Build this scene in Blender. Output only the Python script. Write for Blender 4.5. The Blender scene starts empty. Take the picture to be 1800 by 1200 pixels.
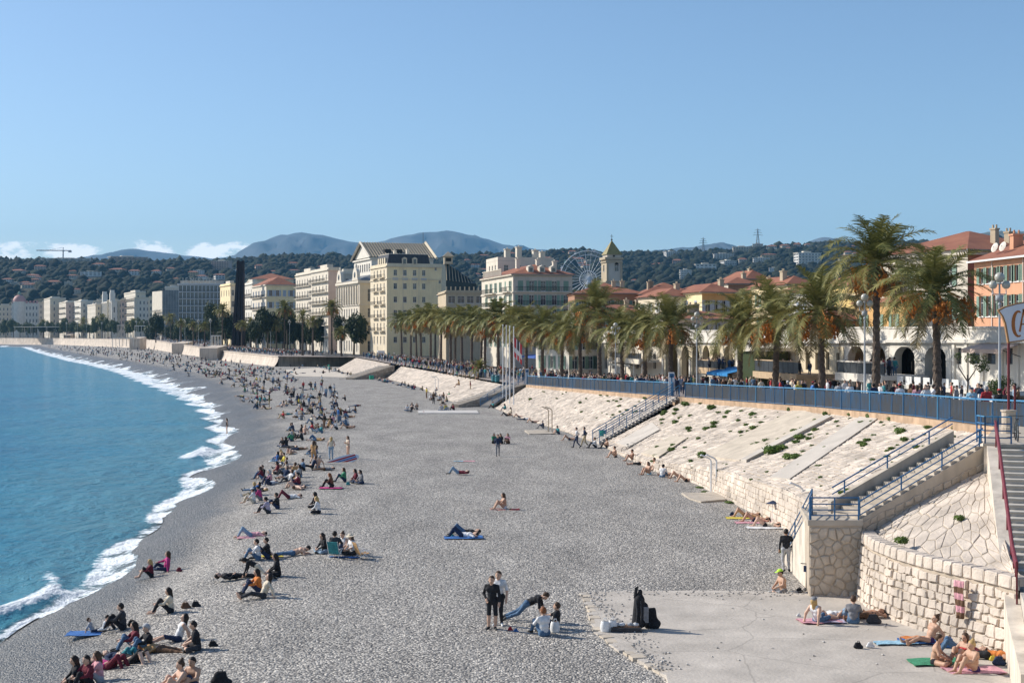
import bpy, bmesh, math, random
import numpy as np
from math import radians, sin, cos, pi, sqrt, atan2
random.seed(7); RNG = np.random.default_rng(7)
SC = bpy.context.scene
COL = SC.collection
# ------------------------------------------------------------------ camera, world, sun, exposure
CAMZ, HOR, FPX = 9.5, 588.0, 2500.0          # eye height, horizon row, focal length in photo pixels
cam_d = bpy.data.cameras.new('camera'); cam = bpy.data.objects.new('camera', cam_d); COL.objects.link(cam)
cam.location = (0, 0, CAMZ); cam.rotation_euler = (radians(90), 0, 0)
cam_d.lens = 50; cam_d.sensor_width = 36; cam_d.shift_y = -12 / 1800.0
cam_d.clip_start = 0.5; cam_d.clip_end = 60000
SC.camera = cam
SUN_EL = radians(33); SUN_DIR = (-0.93, 0.36)   # ground direction towards the sun
W = bpy.data.worlds.new('World'); SC.world = W; W.use_nodes = True
wn = W.node_tree; wn.nodes.clear()
def wnode(t, **k):
 n = wn.nodes.new(t)
 for a, b in k.items(): setattr(n, a, b)
 return n
sky = wnode('ShaderNodeTexSky', sky_type='NISHITA', sun_disc=False, sun_elevation=SUN_EL,
   sun_rotation=atan2(SUN_DIR[0], SUN_DIR[1]), altitude=0, air_density=.85, dust_density=0.6, ozone_density=3.2)
bg = wnode('ShaderNodeBackground'); bg.inputs['Strength'].default_value = 0.127
wout = wnode('ShaderNodeOutputWorld')
tc = wnode('ShaderNodeTexCoord'); sep = wnode('ShaderNodeSeparateXYZ')
wn.links.new(tc.outputs['Generated'], sep.inputs[0])
mp = wnode('ShaderNodeMapping'); mp.inputs['Scale'].default_value = (34, 34, 80)
wn.links.new(tc.outputs['Generated'], mp.inputs[0])
nz = wnode('ShaderNodeTexNoise'); nz.inputs['Scale'].default_value = 1.0; nz.inputs['Detail'].default_value = 9; nz.inputs['Roughness'].default_value = 0.62
wn.links.new(mp.outputs[0], nz.inputs['Vector'])
def wmath(op, a, b=None, clamp=False):
 n = wnode('ShaderNodeMath', operation=op, use_clamp=clamp)
 for i, v in enumerate((a, b)):
  if v is None: continue
  if isinstance(v, (int, float)): n.inputs[i].default_value = v
  else: wn.links.new(v, n.inputs[i])
 return n.outputs[0]
def wramp(v, a, b):
 n = wnode('ShaderNodeMapRange', interpolation_type='SMOOTHSTEP'); wn.links.new(v, n.inputs[0])
 n.inputs[1].default_value = a; n.inputs[2].default_value = b; return n.outputs[0]
band = wmath('MULTIPLY', wramp(sep.outputs[2], 0.02, 0.045), wramp(sep.outputs[2], 0.078, 0.055))
westw = wmath('SUBTRACT', 1.0, wramp(sep.outputs[0], -0.24, -0.06))
thr = wmath('ADD', wmath('MULTIPLY', westw, 0.15), wmath('MULTIPLY', band, 0.36))
cl = wramp(wmath('ADD', nz.outputs[0], thr), 0.95, 1.06)
cl = wmath('MULTIPLY', wmath('MULTIPLY', cl, wramp(band, 0.0, 0.25)), 0.85)
mx = wnode('ShaderNodeMix', data_type='RGBA')
wn.links.new(cl, mx.inputs['Factor']); tint = wnode('ShaderNodeMix', data_type='RGBA', blend_type='MULTIPLY'); tint.inputs['Factor'].default_value = 1; tint.inputs[7].default_value = (.985, .985, .965, 1); wn.links.new(sky.outputs[0], tint.inputs[6]); wn.links.new(tint.outputs[2], mx.inputs[6]); mx.inputs[7].default_value = (10.5, 10.4, 10.2, 1)
wn.links.new(mx.outputs[2], bg.inputs['Color']); wn.links.new(bg.outputs[0], wout.inputs[0])
sd = bpy.data.lights.new('sun', 'SUN'); sun = bpy.data.objects.new('sun', sd); COL.objects.link(sun)
sd.energy = 4.7; sd.angle = radians(0.53); sd.color = (1.0, 0.94, 0.85)
_l = math.hypot(*SUN_DIR); SUNV = (SUN_DIR[0]/_l*cos(SUN_EL), SUN_DIR[1]/_l*cos(SUN_EL), sin(SUN_EL))
sun.rotation_euler = (radians(90) - SUN_EL, 0, atan2(SUNV[0], -SUNV[1]))
sun.location = (-200, 80, 150)
SC.view_settings.view_transform = 'Standard'; SC.view_settings.look = 'None'
SC.view_settings.exposure = 0.30; SC.view_settings.gamma = 1.0; SC.view_settings.use_curve_mapping = False
SC.cycles.max_bounces = 6; SC.cycles.volume_bounces = 0
# ------------------------------------------------------------------ helpers
def obj(name, me, parent=None, loc=None, rz=None):
 o = bpy.data.objects.new(name, me); COL.objects.link(o)
 if parent is not None: o.parent = parent
 if loc is not None: o.location = loc
 if rz is not None: o.rotation_euler = (0, 0, rz)
 return o
def tag(o, label=None, cat=None, group=None, kind=None):
 if label: o['label'] = label
 if cat: o['category'] = cat
 if group: o['group'] = group
 if kind: o['kind'] = kind
 return o
def empty(name, loc=(0, 0, 0), rz=0.0):
 o = bpy.data.objects.new(name, None); COL.objects.link(o); o.location = loc; o.rotation_euler = (0, 0, rz)
 o.empty_display_size = 0.2; return o
def copy_tree(o, parent=None):
 c = o.copy(); COL.objects.link(c); c.parent = parent
 for ch in list(o.children): copy_tree(ch, c)
 return c
MATS = {}
def nd(nt, t, **k):
 n = nt.nodes.new(t)
 for a, b in k.items(): setattr(n, a, b)
 return n
def M(name, col, rough=0.8, var=0.12, scale=3.0, bump=0.0, bscale=None, spec=0.3, metal=0.0, island=0.0, col2=None, detail=6, streak=0.0, alpha=None, trans=None):
 if name in MATS: return MATS[name]
 m = bpy.data.materials.new(name); m.use_nodes = True; nt = m.node_tree; L = nt.links
 b = nt.nodes['Principled BSDF']; b.inputs['Roughness'].default_value = rough; b.inputs['Specular IOR Level'].default_value = spec
 b.inputs['Metallic'].default_value = metal
 c = (*col, 1)
 tc = nd(nt, 'ShaderNodeTexCoord')
 n1 = nd(nt, 'ShaderNodeTexNoise'); n1.inputs['Scale'].default_value = scale; n1.inputs['Detail'].default_value = detail
 L.new(tc.outputs['Object'], n1.inputs['Vector'])
 mr = nd(nt, 'ShaderNodeMapRange'); mr.inputs[1].default_value = 0.3; mr.inputs[2].default_value = 0.7
 L.new(n1.outputs[0], mr.inputs[0])
 mix = nd(nt, 'ShaderNodeMix', data_type='RGBA'); L.new(mr.outputs[0], mix.inputs['Factor'])
 c2 = col2 if col2 else tuple(min(1, x*(1+var)) for x in col)
 c1 = col if col2 else tuple(x*(1-var) for x in col)
 mix.inputs[6].default_value = (*c1, 1); mix.inputs[7].default_value = (*c2, 1)
 out = mix.outputs[2]
 if island:
  g = nd(nt, 'ShaderNodeNewGeometry'); hs = nd(nt, 'ShaderNodeHueSaturation')
  m1 = nd(nt, 'ShaderNodeMapRange'); L.new(g.outputs['Random Per Island'], m1.inputs[0]); m1.inputs[3].default_value = 1-island; m1.inputs[4].default_value = 1+island
  L.new(m1.outputs[0], hs.inputs['Value']); L.new(out, hs.inputs['Color']); out = hs.outputs[0]
 if streak:
  mp = nd(nt, 'ShaderNodeMapping'); mp.inputs['Scale'].default_value = (1.3, 1.3, 0.12); L.new(tc.outputs['Object'], mp.inputs[0])
  n3 = nd(nt, 'ShaderNodeTexNoise'); n3.inputs['Scale'].default_value = 1.6; n3.inputs['Detail'].default_value = 5; L.new(mp.outputs[0], n3.inputs['Vector'])
  m3 = nd(nt, 'ShaderNodeMapRange'); m3.inputs[1].default_value = 0.45; m3.inputs[2].default_value = 0.75; m3.inputs[3].default_value = 1; m3.inputs[4].default_value = 1-streak
  L.new(n3.outputs[0], m3.inputs[0])
  mm = nd(nt, 'ShaderNodeMix', data_type='RGBA', blend_type='MULTIPLY'); mm.inputs['Factor'].default_value = 1
  L.new(out, mm.inputs[6]); L.new(m3.outputs[0], mm.inputs[7]); out = mm.outputs[2]
 L.new(out, b.inputs['Base Color'])
 if bump:
  n2 = nd(nt, 'ShaderNodeTexNoise'); n2.inputs['Scale'].default_value = bscale or scale*4; n2.inputs['Detail'].default_value = 5
  L.new(tc.outputs['Object'], n2.inputs['Vector'])
  bp = nd(nt, 'ShaderNodeBump'); bp.inputs['Strength'].default_value = bump; bp.inputs['Distance'].default_value = 0.05
  L.new(n2.outputs[0], bp.inputs['Height']); L.new(bp.outputs[0], b.inputs['Normal'])
 if trans:
  b.inputs['Transmission Weight'].default_value = trans
 MATS[name] = m; return m
def mesh(name, V, F, mats=(), mi=None, smooth=False):
 me = bpy.data.meshes.new(name)
 V = np.asarray(V, dtype=np.float32).reshape(-1, 3)
 if isinstance(F, np.ndarray):
  k = F.shape[1]; m = F.shape[0]
  me.vertices.add(len(V)); me.vertices.foreach_set('co', V.ravel())
  me.loops.add(m*k); me.loops.foreach_set('vertex_index', F.astype(np.int32).ravel())
  me.polygons.add(m); me.polygons.foreach_set('loop_start', np.arange(0, m*k, k, dtype=np.int32))
  me.polygons.foreach_set('loop_total', np.full(m, k, dtype=np.int32))
  me.update(calc_edges=True)
 else:
  me.from_pydata(V.tolist(), [], F); me.update()
 for mt in (mats if isinstance(mats, (list, tuple)) else [mats]): me.materials.append(mt)
 if mi is not None: me.polygons.foreach_set('material_index', np.asarray(mi, dtype=np.int32))
 if smooth: me.polygons.foreach_set('use_smooth', np.ones(len(me.polygons), dtype=bool))
 return me
class MB:
 def __init__(s): s.V = []; s.F = []; s.I = []
 def add(s, V, F, mi=0):
  n = len(s.V); s.V.extend([tuple(map(float, v)) for v in V]); s.F.extend([tuple(i+n for i in f) for f in F]); s.I.extend([mi]*len(F)); return s
 def box(s, c, d, mi=0, rz=0.0):
  x, y, z = d[0]/2, d[1]/2, d[2]/2; P = []
  ca, sa = cos(rz), sin(rz)
  for k in range(8):
   a, b, e = (x if k & 1 else -x), (y if k & 2 else -y), (z if k & 4 else -z)
   P.append((c[0]+a*ca-b*sa, c[1]+a*sa+b*ca, c[2]+e))
  return s.add(P, [(0, 2, 3, 1), (4, 5, 7, 6), (0, 1, 5, 4), (2, 6, 7, 3), (0, 4, 6, 2), (1, 3, 7, 5)], mi)
 def box2(s, a, b, mi=0):
  return s.box([(a[i]+b[i])/2 for i in range(3)], [abs(b[i]-a[i]) for i in range(3)], mi)
 def tube(s, pts, r, n=6, mi=0, cap=True):
  pts = [np.array(p, float) for p in pts]; R = r if isinstance(r, (list, tuple)) else [r]*len(pts)
  V = []; F = []
  for i, p in enumerate(pts):
   t = pts[min(i+1, len(pts)-1)] - pts[max(i-1, 0)]; t /= (np.linalg.norm(t)+1e-9)
   ref = np.array([0, 0, 1.0]) if abs(t[2]) < 0.9 else np.array([1.0, 0, 0])
   u = np.cross(t, ref); u /= np.linalg.norm(u); v = np.cross(t, u)
   for k in range(n):
    a = 2*pi*k/n; V.append(p + R[i]*(cos(a)*u + sin(a)*v))
  for i in range(len(pts)-1):
   for k in range(n):
    F.append((i*n+k, i*n+(k+1) % n, (i+1)*n+(k+1) % n, (i+1)*n+k))
  if cap: F.append(tuple(range(n))); F.append(tuple(reversed(range((len(pts)-1)*n, len(pts)*n))))
  return s.add(V, F, mi)
 def lathe(s, prof, c=(0, 0, 0), n=12, mi=0):
  V = []; F = []
  for (r, z) in prof:
   for k in range(n): a = 2*pi*k/n; V.append((c[0]+r*cos(a), c[1]+r*sin(a), c[2]+z))
  for i in range(len(prof)-1):
   for k in range(n): F.append((i*n+k, i*n+(k+1) % n, (i+1)*n+(k+1) % n, (i+1)*n+k))
  return s.add(V, F, mi)
 def prism(s, poly, z0, z1, mi=0):
  n = len(poly); a = z0 if isinstance(z0, (list, tuple)) else [z0]*n; b = z1 if isinstance(z1, (list, tuple)) else [z1]*n
  V = [(p[0], p[1], a[i]) for i, p in enumerate(poly)] + [(p[0], p[1], b[i]) for i, p in enumerate(poly)]
  F = [tuple(reversed(range(n))), tuple(range(n, 2*n))] + [(i, (i+1) % n, n+(i+1) % n, n+i) for i in range(n)]
  return s.add(V, F, mi)
 def sphere(s, c, r, n=8, m=5, mi=0):
  rr = r if isinstance(r, (list, tuple)) else (r, r, r)
  V = []; F = []
  for i in range(m+1):
   t = pi*i/m
   for k in range(n): a = 2*pi*k/n; V.append((c[0]+rr[0]*sin(t)*cos(a), c[1]+rr[1]*sin(t)*sin(a), c[2]+rr[2]*cos(t)))
  for i in range(m):
   for k in range(n): F.append((i*n+k, (i+1)*n+k, (i+1)*n+(k+1) % n, i*n+(k+1) % n))
  return s.add(V, F, mi)
 def mesh(s, name, mats, smooth=False): return mesh(name, s.V, s.F, mats, s.I, smooth)
 def build(s, name, mats, parent=None, smooth=False, loc=None, rz=None): return obj(name, s.mesh(name, mats, smooth), parent, loc, rz)
def smoothstep(x, a, b):
 t = np.clip((x-a)/(b-a), 0, 1); return t*t*(3-2*t)
def hash2(i, j, seed=0):
 h = np.sin(i*127.1 + j*311.7 + seed*74.7)*43758.5453; return h - np.floor(h)
def vnoise(x, y, seed=0):
 x = np.asarray(x, float); y = np.asarray(y, float); xi = np.floor(x); yi = np.floor(y); fx = x-xi; fy = y-yi
 fx = fx*fx*(3-2*fx); fy = fy*fy*(3-2*fy)
 return (hash2(xi, yi, seed)*(1-fx)+hash2(xi+1, yi, seed)*fx)*(1-fy) + (hash2(xi, yi+1, seed)*(1-fx)+hash2(xi+1, yi+1, seed)*fx)*fy
def fbm(x, y, seed=0, o=4):
 s = 0; a = 0.5
 for k in range(o): s = s + a*vnoise(x*2**k, y*2**k, seed+k); a *= 0.5
 return s
# ------------------------------------------------------------------ the lie of the land (metres; y = away from the camera, x = right)
WATER_Z = -1.5
_wl = np.array([(-60, -13), (20, -15.2), (35, -16.6), (49.8, -17.9), (63, -18.6), (80, -20.4), (95, -22.2), (115, -25), (133, -27.2), (165, -34), (216, -46.5), (290, -68), (382, -98), (500, -142), (625, -192), (900, -296), (1250, -425), (1500, -640), (2000, -1400), (2750, -2700), (6000, -8000)])
def water_x(y): return np.interp(y, _wl[:, 0], _wl[:, 1]) + 0.5*np.sin(np.asarray(y)*0.33)*np.clip(np.asarray(y)/90, .3, 1.6)
def beach_z(x, y):
 d = np.asarray(x, float) - water_x(y); t = np.clip(d/10.0, 0, 1)
 z = WATER_Z + 1.62*(1-(1-t)**1.8) - 0.12*smoothstep(d, 10, 24)
 return np.where(d < 0, WATER_Z + 0.14*np.maximum(d, -40), z)
EDGE = np.array([(-40, 23.4, 5.6), (45, 23.3, 5.5), (55.5, 22.9, 5.4), (62.5, 22.5, 5.3), (67.6, 22.1, 5.15), (77.7, 21.9, 4.97), (85.5, 21.3, 4.8), (96, 20.6, 4.55), (112, 17.6, 4.2),
                 (128, 14.4, 3.9), (145, 11, 3.55), (175, 6.0, 2.95), (198, 2.0, 2.5), (203, 0.2, 2.5), (222, -4.5, 2.5), (253, -10.4, 2.5), (292, -17.5, 2.5), (324, -26, 2.6), (340, -29, 2.6),
                 (375, -36, 2.7), (420, -46, 2.9), (424, -69.5, 3.0), (516, -103, 3.4), (720, -168, 4.6), (990, -253, 6.2), (1350, -430, 6.2), (1500, -570, 6.2), (2000, -1300, 6.5), (2750, -2550, 6.5), (5000, -6500, 7)])
def edge_x(y): return np.interp(y, EDGE[:, 0], EDGE[:, 1])
def prom_z(y): return np.interp(y, EDGE[:, 0], EDGE[:, 2])
def at(px, py, y): return ((px-900)/FPX*y, y, CAMZ-(py-HOR)/FPX*y)
def edge_y(px, off=0.0):
 q = np.arange(430, 1700, 2.0); return float(q[np.argmin(np.abs(900+FPX*(edge_x(q)+off)/q-px))])
def on_beach(px, py):
 z = 0.0
 for _ in range(30):
  y = (CAMZ-z)*FPX/max(py-HOR, 4); x = (px-900)/FPX*y; z = 0.5*z + 0.5*float(beach_z(x, y))
 return x, y, z
def on_prom(px, py):
 z = 3.5
 for _ in range(30):
  y = (CAMZ-z)*FPX/max(py-HOR, 4); z = 0.6*z+0.4*float(prom_z(y))
 return (px-900)/FPX*y, y, z
# ------------------------------------------------------------------ sea
def rows_geo(y0, y1, k):
 r = [y0]
 while r[-1] < y1: r.append(r[-1]*k)
 return np.array(r)
def grid_faces(nr, nc):
 i = np.arange(nr-1)[:, None]*nc + np.arange(nc-1)[None, :]
 return np.stack([i, i+1, i+nc+1, i+nc], -1).reshape(-1, 4)
def make_sea():
 ys = rows_geo(22, 5200, 1.0055)
 ds = np.concatenate([np.array([3.0, 2.6, 2.2, 1.9, 1.6, 1.3, 1.0, 0.75, 0.5, 0.25]), -np.arange(0, 12, 0.3), -rows_geo(12, 1600, 1.13)])
 Y, D = np.meshgrid(ys, ds, indexing='ij')
 X = water_x(Y) + D*np.clip(Y/60, 1, 7)**0.6*np.where(D > 0, 0.8, 1)
 d = X - water_x(Y)
 sc = np.clip(Y/60, 1, 6)**0.55
 run = (0.5 + 1.1*(fbm(Y/7.0, Y*0+3, 5)*2-0.6) + 0.7*np.sin(Y*0.21))*sc
 run = np.clip(run, 0.1, 2.7*sc)
 Z = np.where(d > 0, beach_z(X, Y) + 0.02*np.clip(1 - d/run, -.5, 1), WATER_Z + 0.05*np.exp(d/3))
 amp = np.clip(-d/6, 0, 1)
 Z = Z + amp*(0.16*(fbm(X/2.6, Y/5, 1)-.47) + 0.22*(fbm(X/9, Y/14, 9)-.47))*np.where(Y < 400, 1, .5)
 def breaker(cy, wy, off, h, wd):
  g = np.exp(-((Y-cy)/wy)**2); c = off + 0.9*np.sin(Y*0.35)
  q = (d-c)/wd
  return g*h*np.where(q > 0, np.exp(-(q*2.1)**2), np.exp(-(q*0.8)**2)), g*np.exp(-(np.where(q > 0, q*2.4, q*1.0))**2)
 B = np.zeros_like(Z); FM = np.zeros_like(Z)
 for a in ((57, 9, -1.9, .34, 1.0), (47, 6, -2.4, .22, .9), (130, 9, -1.6, .4, 1.4)):
  b, f = breaker(*a); B = np.maximum(B, b); FM = np.maximum(FM, f)
 Z = Z + B*(0.75+0.5*fbm(X*1.1, Y*1.1, 3))
 foam = np.clip(FM*1.15, 0, 1)
 nb = fbm(X/1.7, Y/2.2, 21)
 edge = np.where(d > 0, (smoothstep(d, run*1.02, run*0.80)*.75+.25)*(0.30+0.85*nb), np.exp(np.minimum(d+(.05+1.5*fbm(Y/(11*sc), Y*0+7, 31)+3.2*smoothstep(Y, 190, 340))*sc*.5, 0)/(.6*sc))*(0.34+0.85*nb) + .55*np.exp(-((d+(7+5*fbm(Y/25, Y*0, 41))*sc)/(1.3*sc))**2)*smoothstep(Y, 90, 220)*fbm(Y/14, d/6, 51))
 foam = np.clip(np.maximum(foam*(0.45+1.0*nb), edge*1.0), 0, 1)
 foam = np.where(d > run*1.02, 0, foam)
 V = np.stack([X, Y, Z], -1).reshape(-1, 3); nr, nc = Y.shape
 F = grid_faces(nr, nc)[:, ::-1]
 keep = (d.reshape(-1)[F] < (run.reshape(-1)[F]*1.1)).all(1); F = F[keep]
 me = mesh('sea', V, F, [], smooth=True)
 for nme, arr in (('foam', foam), ('depth', np.clip(-d/sc, -3, 400)), ('thin', smoothstep(d, run*.9, -.9*sc))):
  at_ = me.attributes.new(nme, 'FLOAT', 'POINT'); at_.data.foreach_set('value', arr.astype(np.float32).ravel())
 m = bpy.data.materials.new('sea_water'); m.use_nodes = True; nt = m.node_tree; L = nt.links; b = nt.nodes['Principled BSDF']
 aD = nd(nt, 'ShaderNodeAttribute', attribute_name='depth'); aF = nd(nt, 'ShaderNodeAttribute', attribute_name='foam'); aT = nd(nt, 'ShaderNodeAttribute', attribute_name='thin')
 g = nd(nt, 'ShaderNodeNewGeometry')
 n0 = nd(nt, 'ShaderNodeTexNoise'); n0.inputs['Scale'].default_value = 0.05; n0.inputs['Detail'].default_value = 4; L.new(g.outputs['Position'], n0.inputs['Vector'])
 ad = nd(nt, 'ShaderNodeMath', operation='MULTIPLY_ADD'); L.new(n0.outputs[0], ad.inputs[0]); ad.inputs[1].default_value = 26; L.new(aD.outputs['Fac'], ad.inputs[2])
 dv = nd(nt, 'ShaderNodeMath', operation='SUBTRACT'); L.new(ad.outputs[0], dv.inputs[0]); dv.inputs[1].default_value = 13
 mr = nd(nt, 'ShaderNodeMapRange'); mr.inputs[1].default_value = 0; mr.inputs[2].default_value = 60; L.new(dv.outputs[0], mr.inputs[0])
 cr = nd(nt, 'ShaderNodeValToRGB'); L.new(mr.outputs[0], cr.inputs[0])
 e = cr.color_ramp.elements; e[0].position = 0; e[0].color = (0.08, 0.28, 0.36, 1); e[1].position = 1; e[1].color = (0.002, 0.05, 0.155, 1)
 x = e.new(0.16); x.color = (0.03, 0.25, 0.375, 1); x = e.new(0.45); x.color = (0.006, 0.125, 0.275, 1)
 n1 = nd(nt, 'ShaderNodeTexNoise'); n1.inputs['Scale'].default_value = 2.2; n1.inputs['Detail'].default_value = 8; n1.inputs['Roughness'].default_value = .7; L.new(g.outputs['Position'], n1.inputs['Vector'])
 s1 = nd(nt, 'ShaderNodeMath', operation='ADD'); L.new(n1.outputs[0], s1.inputs[0]); L.new(aF.outputs['Fac'], s1.inputs[1])
 fr = nd(nt, 'ShaderNodeMapRange', interpolation_type='SMOOTHSTEP'); fr.inputs[1].default_value = 0.98; fr.inputs[2].default_value = 1.22; L.new(s1.outputs[0], fr.inputs[0])
 mix = nd(nt, 'ShaderNodeMix', data_type='RGBA'); L.new(fr.outputs[0], mix.inputs['Factor']); L.new(cr.outputs[0], mix.inputs[6]); mix.inputs[7].default_value = (0.82, 0.86, 0.88, 1)
 L.new(mix.outputs[2], b.inputs['Base Color'])
 rr = nd(nt, 'ShaderNodeMapRange'); L.new(fr.outputs[0], rr.inputs[0]); rr.inputs[3].default_value = 0.14; rr.inputs[4].default_value = 0.9; L.new(rr.outputs[0], b.inputs['Roughness'])
 b.inputs['IOR'].default_value = 1.33; b.inputs['Specular IOR Level'].default_value = 0.3
 mpn = nd(nt, 'ShaderNodeMapping'); mpn.inputs['Scale'].default_value = (1.0, .55, 1); L.new(g.outputs['Position'], mpn.inputs[0])
 n2 = nd(nt, 'ShaderNodeTexNoise'); n2.inputs['Scale'].default_value = 0.8; n2.inputs['Detail'].default_value = 7; n2.inputs['Roughness'].default_value = .62; L.new(mpn.outputs[0], n2.inputs['Vector'])
 n3 = nd(nt, 'ShaderNodeTexNoise'); n3.inputs['Scale'].default_value = 0.16; n3.inputs['Detail'].default_value = 5; L.new(mpn.outputs[0], n3.inputs['Vector'])
 bp = nd(nt, 'ShaderNodeBump'); bp.inputs['Strength'].default_value = 1.0; bp.inputs['Distance'].default_value = 0.8; L.new(n2.outputs[0], bp.inputs['Height'])
 b2 = nd(nt, 'ShaderNodeBump'); b2.inputs['Strength'].default_value = 0.6; b2.inputs['Distance'].default_value = 1.4; L.new(n3.outputs[0], b2.inputs['Height']); L.new(bp.outputs[0], b2.inputs['Normal'])
 L.new(b2.outputs[0], b.inputs['Normal'])
 al = nd(nt, 'ShaderNodeMath', operation='MAXIMUM'); L.new(aT.outputs['Fac'], al.inputs[0]); L.new(fr.outputs[0], al.inputs[1]); L.new(al.outputs[0], b.inputs['Alpha'])
 me.materials.append(m)
 return tag(obj('sea', me), kind='structure')
make_sea()
# ------------------------------------------------------------------ pebble beach
def pebble_material():
 m = bpy.data.materials.new('pebbles'); m.use_nodes = True; nt = m.node_tree; L = nt.links; b = nt.nodes['Principled BSDF']
 g = nd(nt, 'ShaderNodeNewGeometry'); aW = nd(nt, 'ShaderNodeAttribute', attribute_name='wet')
 v = nd(nt, 'ShaderNodeTexVoronoi'); v.inputs['Scale'].default_value = 15.0; L.new(g.outputs['Position'], v.inputs['Vector'])
 v2 = nd(nt, 'ShaderNodeTexVoronoi'); v2.inputs['Scale'].default_value = 6.5; L.new(g.outputs['Position'], v2.inputs['Vector'])
 sepc = nd(nt, 'ShaderNodeSeparateColor'); L.new(v.outputs['Color'], sepc.inputs[0])
 cr = nd(nt, 'ShaderNodeValToRGB'); L.new(sepc.outputs[0], cr.inputs[0]); e = cr.color_ramp.elements
 e[0].position = 0; e[0].color = (0.10, 0.094, 0.088, 1); e[1].position = 1; e[1].color = (0.70, 0.645, 0.565, 1)
 q = e.new(0.3); q.color = (0.22, 0.205, 0.187, 1); q = e.new(0.72); q.color = (0.40, 0.365, 0.32, 1)
 mpp = nd(nt, 'ShaderNodeMapping'); mpp.inputs['Scale'].default_value = (1.0, .35, 1); mpp.inputs['Rotation'].default_value = (0, 0, .16); L.new(g.outputs['Position'], mpp.inputs[0])
 n0 = nd(nt, 'ShaderNodeTexNoise'); n0.inputs['Scale'].default_value = 0.4; n0.inputs['Detail'].default_value = 7; L.new(mpp.outputs[0], n0.inputs['Vector'])
 mr = nd(nt, 'ShaderNodeMapRange'); mr.inputs[1].default_value = .3; mr.inputs[2].default_value = .7; mr.inputs[3].default_value = .80; mr.inputs[4].default_value = 1.16; L.new(n0.outputs[0], mr.inputs[0])
 mw = nd(nt, 'ShaderNodeMapRange'); L.new(aW.outputs['Fac'], mw.inputs[0]); mw.inputs[3].default_value = 1.0; mw.inputs[4].default_value = 0.36
 mu = nd(nt, 'ShaderNodeMath', operation='MULTIPLY'); L.new(mr.outputs[0], mu.inputs[0]); L.new(mw.outputs[0], mu.inputs[1])
 hs = nd(nt, 'ShaderNodeHueSaturation'); L.new(cr.outputs[0], hs.inputs['Color']); L.new(mu.outputs[0], hs.inputs['Value']); L.new(hs.outputs[0], b.inputs['Base Color'])
 rw = nd(nt, 'ShaderNodeMapRange'); L.new(aW.outputs['Fac'], rw.inputs[0]); rw.inputs[3].default_value = 0.75; rw.inputs[4].default_value = 0.42; L.new(rw.outputs[0], b.inputs['Roughness'])
 b.inputs['Specular IOR Level'].default_value = .4
 bp = nd(nt, 'ShaderNodeBump', invert=True); bp.inputs['Strength'].default_value = 1.0; bp.inputs['Distance'].default_value = 0.05; L.new(v.outputs['Distance'], bp.inputs['Height'])
 b2 = nd(nt, 'ShaderNodeBump', invert=True); b2.inputs['Strength'].default_value = 0.9; b2.inputs['Distance'].default_value = 0.03; L.new(v2.outputs['Distance'], b2.inputs['Height']); L.new(bp.outputs[0], b2.inputs['Normal'])
 L.new(b2.outputs[0], b.inputs['Normal'])
 return m
PEB = pebble_material()
def make_beach():
 ys = rows_geo(20, 4200, 1.012)
 ds = np.concatenate([[-60, -30, -14, -7], np.arange(-4, 26, 0.5), rows_geo(26, 130, 1.12)])
 Y, D = np.meshgrid(ys, ds, indexing='ij'); X = water_x(Y)+D
 Z = beach_z(X, Y); lim = smoothstep(D, 2.5, 7)
 Z = Z + lim*(0.16*(fbm(X/6, Y/9, 2)-.47) + 0.10*(fbm(X/1.6, Y/1.6, 4)-.47))*np.clip(1.3-Y/260, .25, 1) + 0.05*np.sin((D-5)*1.5)*np.exp(-((D-6)/3.5)**2)*(fbm(Y/8, Y*0, 8))
 me = mesh('pebble_beach', np.stack([X, Y, Z], -1), grid_faces(*Y.shape)[:, ::-1], [PEB], smooth=True)
 wet = smoothstep(D/np.clip(Y/60, 1, 5)**.5 + 1.6*(fbm(X/3, Y/3, 6)-.5) + 1.2*(fbm(Y/9, X*0, 16)-.5), 5.2, 2.2)
 a = me.attributes.new('wet', 'FLOAT', 'POINT'); a.data.foreach_set('value', wet.astype(np.float32).ravel())
 return tag(obj('beach', me), kind='structure')
make_beach()
def peb_at(x, y): return beach_z(x, y)
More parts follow.
